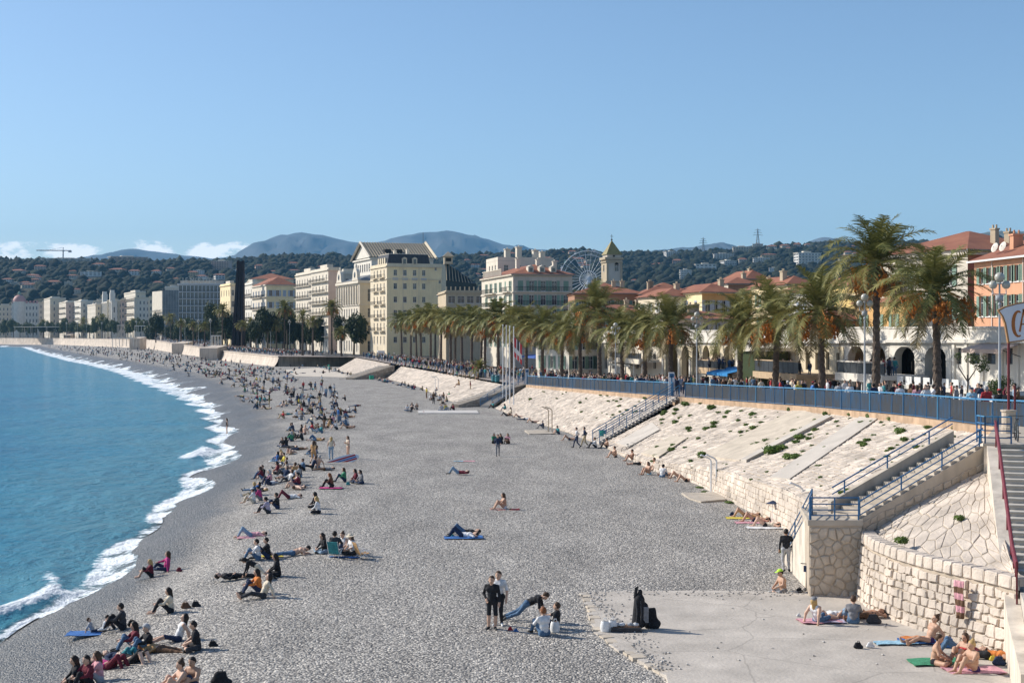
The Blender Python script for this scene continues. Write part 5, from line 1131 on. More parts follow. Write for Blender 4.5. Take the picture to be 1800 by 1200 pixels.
def green_shutters():
 b = Bld('shuttered_building', 'cream building with green shutters and red hipped roof, right of the yellow corner block', 902, 300, 14, 13, 30, 22.3, 2.5, GREYB, OFFW)  # shade painted into the greyer front wall, sunlight into the paler seaward one
 zs = [b.zof(511), b.zof(536), b.zof(560), b.zof(584), b.zof(610)]
 W_ = [(b.xof(px)-.55, b.xof(px)+.55, z, z+2.15) for px in (915, 934.5, 955, 974.5, 995) for z in zs]
 b.wall('E', W_, sh=SH_GREEN); b.wall('S', [(u-.55, u+.55, z, z+2.15) for u in (2.5, 7, 11.5, 16, 20.5, 25) for z in zs], sh=SH_GREEN); b.shell(); b.cornice(b.H-.3, .35, .5); b.cornice(b.zof(514.5), .22, .25)
 for z in zs[:3]: b.balcony('S', 1.5, 8, z-.1); b.balcony('S', 15, 26, z-.1)
 b.balcony('E', .5, 12.6, zs[0]-.1, .5); b.balcony('E', .6, 12.4, zs[1]-.1, .5)
 o = b.hip(2.4, .6)
 for px in (935, 955, 975): b.dormer(b.xof(px), 1.0, b.H+.35, 1.2, 1.2, OFFW)
 for (x, y, z, h) in ((3, 8, 23, 2), (7, 6, 22.5, 1.8), (11, 7, 22, 1.5)): b.chimney(x, y, b.H+1.5, h, .8, OFFW)
 q = Bld('roof_flat', 'white penthouse blocks with chimneys on top behind the shuttered building', 875, 330, 14, 13.5, 12, 27, 2.5, OFFW, OFFW); q.wall('E', grid(.5, 12.5, 4, 1.1, [(q.H-3.2, 1.9)])); q.wall('S', grid(1, 10, 3, 1.1, [(q.H-3.2, 1.9)])); q.shell(); q.parapet(.5)
 for x, y, h in ((3, 3, 2.4), (6, 4, 3.0), (9.5, 2, 2.2), (12, 5, 2)): q.chimney(x, y, q.H, h, 1.2, OFFW)
 t = MB(); [t.box((-.2, 10+k*.9, b.H+.75), (.16, .3, 1.3)) for k in range(20)]; t.box2((-.35, 9.6, b.H+1.35), (-.05, 28, b.H+1.5)); t.build('roof_balustrade', [OFFW], b.root)
green_shutters()
def row_house(name, label, px0, px1, y, eave, ridge, mE, mS, ang=6, dS=14, sh=None, rows=((4, 1.8),), ncol=4, wcol=1.0, hipr=True, base=3.0, roofm=None, dorm=0, chim=1, pitch_front=True):
 k0, k1 = (px0-900)/FPX, (px1-900)/FPX; a = radians(ang); x0 = k0*y; w = (k1*y-x0)/(cos(a)-k1*sin(a)); zt = CAMZ-(eave-HOR)/FPX*y
 b = Bld(name, label, px0, y, ang, w, dS, zt, base, mE, mS); rr = [(b.H-z, h) for z, h in rows]
 b.wall('E', grid(.4, w-.4, ncol, wcol, rr), sh=sh); b.wall('S', grid(.5, dS-.5, 3, wcol, rr), sh=sh); b.shell(not hipr); zr = CAMZ-(ridge-HOR)/FPX*(y+dS/2)-zt
 if hipr: b.hip(max(zr, 1.2), .55, roofm)
 else: b.parapet(.6)
 b.cornice(b.H-.28, .22, .2)
 r = random.Random(int(px0))
 for k in range(chim): b.chimney(w*r.uniform(.15, .85), dS*.3, b.H+max(zr, 1)*.35, 1.5, .7)
 return b
row_house('old_town_house', 'long brown old-town house with red tiled roof under the bell tower', 1010, 1128, 262, 515, 497, BROWN, BROWN, 3, 13, SH_TEAL, ((3.2, 1.8), (6.4, 1.8)), 7, 1.0, chim=3)
row_house('old_town_house', 'brown-fronted house with red roof and white gable edge, right of the bell tower', 1128, 1222, 258, 517, 497, BROWN, BROWN, 3, 14, SH_TEAL, ((3.2, 1.8), (6.4, 1.8)), 6, 1.0, chim=3)
row_house('old_town_house', 'low house with pale front and red hip roof between brown row and ochre house', 1165, 1218, 228, 520, 507, OFFW, CREAM, 14, 12, SH_WHITE, ((2.6, 1.5), (5.5, 1.5)), 2, .9)
row_house('old_town_house', 'ochre house with red hip roof, grey shutters and sunlit yellow side', 1234, 1296, 222, 513, 499, OCHRE, YELLOW, 16, 13, SH_BLUE, ((3.2, 1.9), (6.8, 1.9), (10.4, 1.9)), 4, 1.0, chim=1)
row_house('old_town_house', 'tall ochre house with loggia dormers on its roof, behind the palms', 1312, 1352, 300, 490, 476, OCHRE, YELLOW, 14, 14, None, ((2.6, 1.6), (6, 1.6)), 3, 1.0, chim=2)
row_house('old_town_house', 'red-roofed low house behind the ochre house', 1280, 1330, 262, 498, 488, BROWN, OFFW, 10, 12, None, ((2.6, 1.4),), 3, .9)
row_house('old_town_house', 'pale yellow house behind the palms, left of the yellow church', 1385, 1432, 205, 500, 486, CYEL, YELLOW, 16, 12, SH_GREEN, ((3, 1.7), (6.3, 1.7), (9.6, 1.7)), 3, 1.0)
row_house('old_town_house', 'orange house with red roof seen between palm crowns', 1352, 1392, 235, 508, 497, SALMON, OCHRE, 10, 12, SH_GREEN, ((3, 1.7), (6.3, 1.7)), 3, 1.0)
row_house('old_town_house', 'white-fronted house with grey shutters between palm trunks', 1455, 1512, 172, 512, 497, OFFW, WHITEW, 20, 12, SH_BLUE, ((3, 1.8), (6.2, 1.8), (9.4, 1.8)), 4, 1.0)
row_house('old_town_house', 'brown terrace house behind the tallest palm', 1590, 1660, 140, 530, 515, OCHRE, OCHRE, 12, 11, SH_GREEN, ((3, 1.8),), 4, 1.0)
row_house('old_town_house', 'dark red house behind the arcade roof', 1432, 1520, 150, 561, 556, REDW, REDW, 8, 9, None, ((1.4, .9),), 4, .8, base=4)
row_house('old_town_house', 'red-tiled lower roofs behind the arcade', 1180, 1300, 205, 560, 545, PINKW, OFFW, 6, 10, None, ((1.6, 1.0),), 5, .9, chim=3)
row_house('old_town_house', 'cream row with low red roofs behind the left palms', 1010, 1165, 240, 548, 535, CREAM, OFFW, 5, 10, SH_GREEN, ((2.6, 1.5),), 8, .9, chim=3)
row_house('quay_house', 'white quay house with light shutters behind the palms below the ferris wheel', 1000, 1062, 222, 590, 578, OFFW, WHITEW, 30, 10, SH_GREEN, ((2.2, 1.5), (5.2, 2.0)), 4, 1.0, base=2.6)
def church():
 b = Bld('yellow_church', 'yellow baroque church front with oval window behind the tallest palm', 1515, 160, 18, 6.6, 9, 0, 3.8, CYEL, CYEL); b.H = b.zof(500)
 b.wall('E', [(b.xof(1578)-.35, b.xof(1578)+.35, b.zof(553), b.zof(541))]); b.wall('S'); b.shell(); b.cornice(b.zof(561), .4, .45, YELLOW); b.cornice(b.zof(520), .35, .4, YELLOW); b.hip(2, .3)
 for px in (1522, 1548, 1592): u = min(max(b.xof(px), .2), 6.2); MB().box2((u, -.25, b.zof(560)), (u+.45, -.003, b.H-.2)).build('pilaster', [YELLOW], b.root)
 MB().lathe([(.62, 0), (.62, .12), (.42, .14), (.42, .02), (0, .02)], n=16).build('oval_window_surround', [YELLOW], b.root, loc=(b.xof(1578), -.0, b.zof(547))).rotation_euler = (radians(90), 0, 0)
church()
def salmon():
 a = Bld('salmon_corner_house', 'cream and red-brown house with big red hip roof, left of the salmon facade', 1701, 135, 26, 12, 12.5, 17.6, 4.1, REDW, OFFW)
 zs = [a.zof(465), a.zof(515)]; a.wall('S', [(u-.5, u+.5, z, z+2.0) for u in (2.5, 5.5, 8.5) for z in (a.H-3.4, a.H-6.6, a.H-9.8)], sh=SH_GREEN); a.wall('E', grid(.5, 11, 3, 1, [(a.H-3.4, 1.9)]), sh=SH_GREEN); a.shell(False); a.cornice(a.H-.5, .45, .3); a.hip(2.3, .6)
 for x, y, h in ((5, 1.6, 1.6), (7.4, 2.2, 1.4), (10.6, 2, 1.5), (12, 1.6, 1.2)): a.chimney(x, y, a.H+.5, h, .5)
 P0 = np.array([41.6, 128.0]); P1 = np.array([43.6, 112.0]); L_ = float(np.linalg.norm(P1-P0)); ang = math.degrees(atan2(P1[1]-P0[1], P1[0]-P0[0]))
 b = Bld('salmon_house', 'salmon house front with rows of green shutters at the right edge', 0, 128, ang, L_, 10, 16.1, 4.4, SALMON, SALMON, x=41.6)
 def uo(px):
  k = (px-900)/FPX; d = P1-P0; return (P0[0]-k*P0[1])/(k*d[1]-d[0])*L_
 W_ = []
 for px in (1726, 1738, 1750, 1762, 1775, 1788, 1801, 1815): u = uo(px); W_ += [(u-.45, u+.45, b.H-2.1, b.H-.7), (u-.45, u+.45, b.H-5.0, b.H-3.2), (u-.45, u+.45, b.H-7.6, b.H-6.0), (u-.45, u+.45, b.H-10.6, b.H-9.0)]
 b.wall('E', W_, sh=SH_GREEN)
 o = MB(); o.add([(-.3, -.5, b.H), (L_+1, -.5, b.H), (L_+1, 5, b.H+2.0), (-.3, 5, b.H+2.0), (-.3, 9, b.H), (L_+1, 9, b.H)], [(0, 1, 2, 3), (3, 2, 5, 4), (0, 3, 4), (1, 5, 2)]).build('roof', [TILE], b.root)
 q = MB(); q.add([(0, 8, -.3), (L_, 8, -.3), (L_, 8, b.H), (0, 8, b.H)], [(0, 1, 2, 3)]); q.add([(0, 0, -.3), (0, 8, -.3), (0, 8, b.H), (0, 0, b.H)], [(0, 1, 2, 3)]); q.build('rear_wall', [REDW], b.root)
 MB().box2((-.3, -.62, b.H-.18), (L_+1, -.45, b.H-.02)).build('gutter', [SH_WHITE], b.root)
 for px in (1744, 1799): u = uo(px); MB().box2((u, -.1, 0), (u+.14, -.003, b.H-.2)).build('drain_pipe', [PINKW], b.root)
 for u, y in ((3, 2.5), (6.5, 3.2)): b.chimney(u, y, b.H+.8, 1.3, .7, SALMON)
 for u in (uo(1733), uo(1747)):
  d_ = MB(); d_.lathe([(.05, .14), (.3, .06), (.45, 0), (.42, -.03), (0, .08)], n=14); t = d_.build('satellite_dish', [WHITEW], b.root, loc=(u, .8, b.H+1.1)); t.rotation_euler = (radians(70), 0, radians(10))
salmon()
def arcade():
 A = np.array([36.2, 96.0]); B = np.array([16.2, 212.0]); d = (B-A)/np.linalg.norm(B-A); LL = float(np.linalg.norm(B-A)); nrm = np.array([-d[1], d[0]])  # seaward (-x)
 zA = 4.4; root = empty('quay_arcade', (A[0], A[1], zA), atan2(d[1], d[0])); H = 10.0-zA   # local: x away along the front, y = seaward(+)
 def U(px): k = (px-900)/FPX; return float((A[0]-k*A[1])/(k*d[1]-d[0]))
 def Yw(u): return A[1]+d[1]*u
 def Z(py, u): return CAMZ-(py-HOR)/FPX*Yw(u)-zA
 F_ = lambda V: [(v[0], v[1], v[2]) for v in V]
 def quad(mb, u0, u1, z0, z1, v=0.0): mb.add([(u0, v, z0), (u1, v, z0), (u1, v, z1), (u0, v, z1)], [(0, 1, 2, 3)])
 def arch_bay(u0, u1, zs, zt, mat, back, depth=2.6, pier=.14, z0=-1.5, name='arch_bay'):
  w = u1-u0; p = w*pier; r = (w-2*p)/2; c = (u0+u1)/2; rz = min(r*1.15, zt-zs-.35); n = 12; mb = MB(); quad(mb, u0, u0+p, z0, zt); quad(mb, u1-p, u1, z0, zt)
  pts = [(c-r*cos(pi*k/n), zs+rz*sin(pi*k/n)) for k in range(n+1)]
  for (a, b) in zip(pts[:-1], pts[1:]): mb.add([(a[0], 0, a[1]), (b[0], 0, b[1]), (b[0], 0, zt), (a[0], 0, zt)], [(0, 1, 2, 3)]); mb.add([(a[0], 0, a[1]), (b[0], 0, b[1]), (b[0], -.7, b[1]), (a[0], -.7, a[1])], [(3, 2, 1, 0)])
  for x in (c-r, c+r): mb.add([(x, 0, z0), (x, -.7, z0), (x, -.7, zs), (x, 0, zs)], [(0, 1, 2, 3)])
  o = mb.build(name, [mat], root)
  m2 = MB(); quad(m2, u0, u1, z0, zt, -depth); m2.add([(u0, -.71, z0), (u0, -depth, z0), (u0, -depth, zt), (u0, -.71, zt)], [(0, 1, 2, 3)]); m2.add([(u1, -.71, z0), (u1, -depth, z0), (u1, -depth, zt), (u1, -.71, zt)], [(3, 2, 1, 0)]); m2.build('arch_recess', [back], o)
  MB().box2((c-r-.1, .003, zs-.12), (c-r-p*1.4, .10, zs+.06)).build('impost', [mat], o); MB().box2((c+r+.1, .003, zs-.12), (c+r+p*1.4, .10, zs+.06)).build('impost', [mat], o)
  return o
 e = [U(px) for px in (1291, 1269, 1250, 1232, 1214, 1195, 1166)]
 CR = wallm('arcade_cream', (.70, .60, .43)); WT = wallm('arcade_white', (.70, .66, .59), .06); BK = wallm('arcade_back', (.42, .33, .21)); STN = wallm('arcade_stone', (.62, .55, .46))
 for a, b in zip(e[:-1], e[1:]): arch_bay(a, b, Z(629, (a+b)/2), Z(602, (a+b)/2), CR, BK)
 for a in e: MB().box2((a-.28, .004, -1.5), (a+.28, .16, Z(630, a))).build('pier_facing', [WT], root)
 def flat(pxa, pxb, mat, wins=(), z0=-1.5, zt=None):
  a, b = U(pxa), U(pxb); zt = zt or Z(602, a); W_ = []
  for (p, q, yt, yb) in wins: u1, u2 = U(p), U(q); lo, hi = min(u1, u2), max(u1, u2); W_.append((lo-a, hi-a, Z(yb, lo), Z(yt, lo)))
  me = wall_mesh(b-a, z0, zt, W_, .3, mat)
  for v in me.vertices: v.co = (v.co.x+a, -v.co.y, v.co.z)
  o = obj('front_wall', me, root)
  for w in W_:
   MB().box2((w[0]+a, -.26, w[2]), (w[1]+a, -.22, w[3])).build('pane', [GLASS], o); MB().box2((w[0]+a, -.24, w[2]), (w[0]+a+.08, -.16, w[3])).build('window_frame', [FRAME], o)
  return o
 zt_ = lambda u: Z(602, u)
 flat(1397, 1291.5, WT, ((1310, 1322, 618, 634), (1338, 1346, 612, 618), (1361, 1366, 612, 618)), zt=Z(600, U(1340)))
 flat(1483, 1397.5, CR, ((1416, 1423, 620, 650), (1433, 1440, 620, 650), (1452, 1458, 620, 650), (1470, 1476, 620, 650)), zt=Z(606, U(1440)))
 tall = [U(px) for px in (1562, 1526, 1484)]
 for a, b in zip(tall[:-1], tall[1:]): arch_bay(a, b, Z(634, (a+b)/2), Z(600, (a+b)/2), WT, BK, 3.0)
 MB().box2((tall[1]+.5, -2.95, -1), (tall[2]-1.6, -2.9, 1.6)).build('red_door', [REDW], root)
 low = [U(px) for px in (1672, 1617, 1563)]
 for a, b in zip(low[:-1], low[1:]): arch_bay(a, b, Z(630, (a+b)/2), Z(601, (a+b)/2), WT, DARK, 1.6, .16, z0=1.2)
 flat(1672.5, 1563.5, WT, zt=1.2)
 flat(1830, 1673, WT, ((1680, 1690, 611, 640), (1705, 1722, 610, 640), (1732, 1750, 612, 640), (1768, 1780, 612, 640)), zt=Z(598, U(1740)))
 for px in (1678, 1700, 1728, 1762, 1790): u = U(px); MB().box2((u-.2, .004, 1.2), (u+.2, .14, Z(599, u))).build('pilaster', [WT], root)
 cuts = [1830, 1740, 1672, 1563, 1484, 1397, 1291, 1228, 1166, 1110, 1052]
 for p, q in zip(cuts[:-1], cuts[1:]):
  a, b = U(p), U(q)-.03; h0 = Z(603, (a+b)/2); h1 = Z(577 if p > 1500 else 582, (a+b)/2); MB().box2((a, -.4, h0-.3), (b, .02, h1)).build('parapet', [WT], root); MB().box2((a, .021, h0+.02), (b, .35, h0+.26)).build('cornice', [WT], root); MB().box2((a, -.45, h1+.001), (b, .1, h1+.14)).build('parapet_cap', [WT], root)
  MB().box2((a, -9, h1-1.2), (b, -.41, h1-1.1)).build('roof_terrace', [OFFW], root)
 flat(1165, 1052, OFFW, tuple((px, px+5, 622, 648) for px in (1062, 1076, 1090, 1104, 1118, 1132, 1148)), zt=Z(603, U(1110)))
 tag(root, 'long low white quay arcade with round arches behind the palms', 'arcade')
 def terrace(pxa, pxb, ztop_py, zbot_py, out, mat, fas, label, rail=True, glass=False):
  a, b = sorted((U(pxa), U(pxb))); zt = Z(ztop_py, a); zb = Z(zbot_py, a); r = empty('restaurant_terrace', (A[0]+d[0]*a, A[1]+d[1]*a, zA), atan2(d[1], d[0])); w = b-a
  MB().box2((0, .36, zb-.35), (w, out, zb)).build('deck', [mat], r); MB().box2((-.05, out+.002, zb-.6), (w+.05, out+.12, zb+.05)).build('fascia', [fas], r)
  n = max(3, int(w/1.2))
  for k in range(n+1): MB().box((w*k/n, out-.1, (zb+zt)/2), (.05, .05, zt-zb)).build('rail_post', [IRON], r)
  for k in range(n): MB().box2((w*k/n+.04, out-.12, zb+.1), (w*(k+1)/n-.04, out-.09, zt-.1)).build('rail_panel', [M('smoked_rail', (.05, .055, .06), .3, .3, 6)], r)
  MB().box2((0, out-.16, zt-.08), (w, out-.02, zt+.03)).build('handrail', [fas], r)
  for k in range(max(2, int(w/4))+1): x = w*k/max(2, int(w/4)); MB().box((min(max(x, .15), w-.15), out-.3, (zb-.36-.3)/2-.4), (.14, .14, zb+.45)).build('column', [FRAME], r)
  return tag(r, label, 'terrace')
 WD = M('pale_wood', (.48, .35, .22), .7, .15, 3)
 terrace(1478, 1396, 635, 658, 4.2, WD, WD, 'restaurant terrace with wooden rail and diners, before the yellow stretch')
 terrace(1640, 1552, 637, 660, 4.2, WT, WT, 'white-fronted restaurant terrace with diners under the dark arches')
 terrace(1330, 1276, 634, 649, 3.6, WD, WD, 'small wooden-railed terrace with folded parasols right of the six arches')
 terrace(1164, 1104, 620, 632, 3.0, OFFW, OFFW, 'black-railed balcony terrace at the left end of the arcade')
 v = empty('white_veranda', (A[0], A[1], zA), atan2(d[1], d[0])); a, b = U(1830), U(1650); q = MB(); q.box2((a, .4, .95), (b, 3.6, 1.25)); q.build('veranda_roof', [WT], v)
 for k in range(12): x = a+(b-a)*k/11; MB().box((x, 3.5, -.1), (.1, .1, 2.1)).build('veranda_post', [FRAME], v)
 for k in range(11): x = a+(b-a)*k/11; MB().box2((x+.1, 3.47, -1), (x+(b-a)/11-.1, 3.5, .9)).build('glass_panel', [GLASS], v)
 for k in range(10): x = a+(b-a)*(k+.2)/10; MB().box2((x, 3.52, 1.26), (x+(b-a)/10*.7, 3.56, 1.9)).build('balcony_panel', [SH_WHITE], v)
 tag(v, 'white glazed veranda at the right end of the arcade behind the people', 'veranda')
 a = U(1392); h = MB(); h.box2((a, .4, -1), (U(1362), 3.5, Z(618, a))); o = h.build('planted_screen', [LEAF_D], None); o.location = (A[0], A[1], zA); o.rotation_euler = (0, 0, atan2(d[1], d[0])); tag(o, 'dark green planted box front with pale roof in the middle of the arcade', 'kiosk')
 mb = MB(); mb.box2((U(1400), .2, Z(616, a)), (U(1350), 4.0, Z(611, a))); o = mb.build('flat_canopy', [OFFW], None); o.location = (A[0], A[1], zA); o.rotation_euler = (0, 0, atan2(d[1], d[0])); tag(o, 'pale flat canopy over the dark planted box', 'canopy')
 def awning(pxa, pxb, py0, py1, v0, v1, mat, label):
  a, b = sorted((U(pxa), U(pxb))); r = empty('awning', (A[0], A[1], zA), atan2(d[1], d[0])); n = 9
  for k in range(n):
   x0, x1 = a+(b-a)*k/n+.01, a+(b-a)*(k+1)/n-.01; z0, z1 = Z(py0, a), Z(py1, a); MB().add([(x0, v0, z0), (x1, v0, z0), (x1, v1, z1), (x0, v1, z1), (x0, v0, z0-.04), (x1, v0, z0-.04), (x1, v1, z1-.04), (x0, v1, z1-.04)], [(0, 3, 2, 1), (4, 5, 6, 7), (0, 1, 5, 4), (3, 7, 6, 2)]).build('awning_panel', [mat], r)
  MB().box2((a, v1, Z(py1, a)-.3), (b, v1+.03, Z(py1, a))).build('valance', [mat], r)
  for x in (a+.1, b-.1): MB().tube([(x, v0, Z(py0, a)-.9), (x, v1, Z(py1, a)-.05)], .03, 5).build('awning_arm', [IRON], r)
  tag(r, label, 'awning')
 awning(1360, 1320, 646, 656, 2.2, 5.0, M('awning_blue', (.03, .22, .50), .8, .08, 3), 'bright blue shop awning beside a palm trunk')
 awning(1316, 1280, 653, 658, .5, 3.4, OFFW, 'pale awning under the wooden-railed terrace')
 awning(1145, 1108, 634, 641, .5, 3.0, OFFW, 'white awning at the left end of the arcade')
 awning(1800, 1726, 604, 614, .2, 1.6, PINKW, 'pale pink scalloped awning beside the CA sign')
 awning(1004, 962, 624, 628, 1, 5, M('awning_navy', (.05, .11, .35), .8, .08, 3), 'dark blue flat awning seen between palm trunks')
 return U, A, d, zA, Z
ARC = arcade()
def obelisk():
 y = 600; x, _, z0 = at(419, 615, y); r = empty('steel_obelisk', (x, y, z0)); H = (615-458)*y/FPX; m = M('dark_rusted_steel', (.022, .014, .014), .7, .3, .6)
 rr = random.Random(4)
 for i in range(3):
  for j in range(3):
   bx, by = (-2.0+i*2.0), (-1.6+j*1.6); tx, ty = (-.35+i*.95)+.4, (-.6+j*.6); hh = H*(1-.012*((i+2*j) % 4)); w = .62
   V = [(bx+a*w, by+b*w, -.5) for a, b in ((-1, -1), (1, -1), (1, 1), (-1, 1))]+[(tx+a*w*.75, ty+b*w*.75, hh) for a, b in ((-1, -1), (1, -1), (1, 1), (-1, 1))]
   MB().add(V, [(3, 2, 1, 0), (4, 5, 6, 7)]+[(k, (k+1) % 4, 4+(k+1) % 4, 4+k) for k in range(4)]).build('oblique_beam', [m], r)
 tag(r, 'tall dark steel obelisk of leaning beams rising above the promenade trees', 'monument')
obelisk()
def bell_tower():
 b = Bld('bell_tower', 'square stone bell tower with olive pyramid roof and arched belfry', 1066, 420, 14, 4.9, 5.0, 0, 3, GREYB, TAN); b.H = b.zof(455)
 ar = (b.xof(1084)-.65, b.xof(1084)+.65, b.zof(477), b.zof(465)); b.wall('E', [ar]); b.wall('S', [(1.9, 3.1, b.zof(477), b.zof(465))]); b.shell()
 n = 8; c = (ar[0]+ar[1])/2; MB().add([(c+.65*cos(pi*k/n), -.01, ar[3]+.65*sin(pi*k/n)) for k in range(n+1)], [tuple(range(n+1))]).build('arch_head', [DARK], b.root)
 b.cornice(b.zof(456), .7, .6); b.cornice(b.zof(461), .35, .3); b.cornice(b.zof(496), .4, .3)
 for u in (.0, 4.35): MB().box2((u, -.18, 0), (u+.55, -.003, b.zof(461))).build('pilaster', [TAN], b.root)
 z = b.zof(452); z1 = b.zof(447); MB().box2((.35, .35, z), (4.6, 4.7, z1)).build('drum', [GREYB], b.root); MB().sphere((2.45, .3, (z+z1)/2), .3, 8, 6).build('round_window', [DARK], b.root)
 zt = b.zof(421); rt = M('olive_glazed_tiles', (.30, .245, .10), .5, .25, 2.0, bump=.3); MB().add([(0, 0, z1), (4.95, 0, z1), (4.95, 5, z1), (0, 5, z1), (2.45, 2.5, zt)], [(0, 1, 4), (1, 2, 4), (2, 3, 4), (3, 0, 4), (3, 2, 1, 0)]).build('pyramid_roof', [rt], b.root)
 MB().sphere((2.45, 2.5, zt+.15), .3, 8, 6).build('finial_ball', [IRON], b.root); q = MB(); q.tube([(2.45, 2.5, zt), (2.45, 2.5, zt+1.7)], .07, 5); q.tube([(2.0, 2.5, zt+1.15), (2.9, 2.5, zt+1.15)], .07, 5); q.build('cross', [IRON], b.root)
bell_tower()
def ferris():
 y = 600; cx, _, cz = at(1034, 491, y); R = 50*y/FPX; r = empty('ferris_wheel', (cx, y, 3)); c = cz-3; wm = M('white_steel', (.72, .75, .78), .4, .05, 1); n = 28
 for yy in (-.9, .9):
  for rad, th in ((R, .16), (R*.86, .10), (R*.3, .1)):
   MB().tube([(rad*cos(2*pi*k/56), yy, c+rad*sin(2*pi*k/56)) for k in range(57)], th, 5, cap=False).build('rim', [wm], r)
 for k in range(n):
  a = 2*pi*k/n
  for yy in (-.9, .9): MB().tube([(0, yy*.6, c), (R*cos(a+.12*yy), yy, c+R*sin(a+.12*yy))], .07, 4).build('spoke', [wm], r)
  MB().tube([(R*cos(a), -.9, c+R*sin(a)), (R*cos(a), .9, c+R*sin(a))], .07, 4).build('axle_bar', [wm], r)
  g = MB(); gx, gz = R*1.04*cos(a), c+R*1.04*sin(a); g.box((gx, 0, gz-.55), (.9, 1.0, .5)); g.box((gx, 0, gz+.25), (.95, 1.05, .12)); g.tube([(gx, 0, gz-.4), (gx, 0, gz+.25)], .05, 4); g.build('gondola', [(wm, M('gondola_gold', (.5, .38, .16), .5, .1, 2), M('gondola_teal', (.25, .45, .42), .5, .1, 2))[k % 3]], r)
 for s in (-1, 1):
  for yy in (-1.6, 1.6): MB().tube([(s*R*.62, yy*2, 0), (0, yy, c)], .3, 6).build('support_leg', [wm], r)
 MB().tube([(0, -2, c), (0, 2, c)], .6, 10).build('hub', [wm], r); tag(r, 'white ferris wheel with small gondolas behind the roofs', 'ferris wheel')
ferris()
# ------------------------------------------------------------------ far seafront
def far_block(name, label, pxS, pxc, pxE, y, top, mE, mS, ang=21, storeys=6, nE=4, nS=6, roof='flat', roofm=None, balc=0, base=None, ww=1.3, sh=None, rh=2.5, bm=None):
 a = radians(ang); k0, k1, k2 = ((p-900)/FPX for p in (pxS, pxc, pxE)); x0 = k1*y; w = max(4, (k2*y-x0)/(cos(a)-k2*sin(a))); d = max(5, min(60, (x0-k0*y)/(sin(a)+k0*cos(a)))); zt = CAMZ-(top-HOR)/FPX*y
 b = Bld(name, label, pxc, y, ang, w, d, zt, base, mE, mS); fh = b.H/(storeys+.4); rows = [(fh*(q+.35)+.3, fh*.52) for q in range(storeys)]
 b.wall('E', grid(.4, w-.4, nE, ww, rows) if nE else [], sh=sh); b.wall('S', grid(.4, d-.4, nS, ww, rows) if nS else [], sh=sh); b.shell(roof == 'flat'); b.cornice(b.H-.4, .4, .5)
 for q in range(1, storeys):
  if balc: b.balcony('S', .3, d-.3, fh*(q+.3)+.25, balc, bm)
 if roof == 'flat': b.parapet(.7); MB().box2((w*.2, d*.2, b.H-.3), (w*.7, d*.6, b.H+2)).build('roof_house', [OFFW], b.root)
 else: b.hip(rh, .5, roofm)
 return b
far_block('quay_block', 'cream apartment block with stacked iron balconies, right one, left of the ornate building', 547, 577, 598, 510, 473, PINKW, OFFW, 21, 7, 0, 5, balc=1.2)
far_block('quay_block', 'cream apartment block with ornate stepped balconies, second left of the ornate building', 520, 548, 552, 545, 479, CREAM, OFFW, 21, 6, 0, 6, balc=.9)
far_block('quay_block', 'yellow block with red mansard roof and dormers, right of the obelisk', 443, 468, 520, 590, 500, YELLOW, OFFW, 21, 5, 4, 5, 'hip', TILE, .8, rh=3.5, sh=SH_BLUE)
far_block('quay_block', 'white block with shutters peeping behind the obelisk', 427, 444, 448, 640, 498, OFFW, WHITEW, 21, 5, 0, 4, balc=.8)
far_block('town_block', 'wide block with long red roof behind the yellow mansard block', 430, 440, 516, 680, 490, CREAM, OFFW, 12, 5, 6, 3, 'hip', TILE, rh=3.2)
far_block('quay_block', 'cream block with classical cornice left of the obelisk', 387, 405, 414, 690, 500, CREAM, YELLOW, 24, 5, 2, 4)
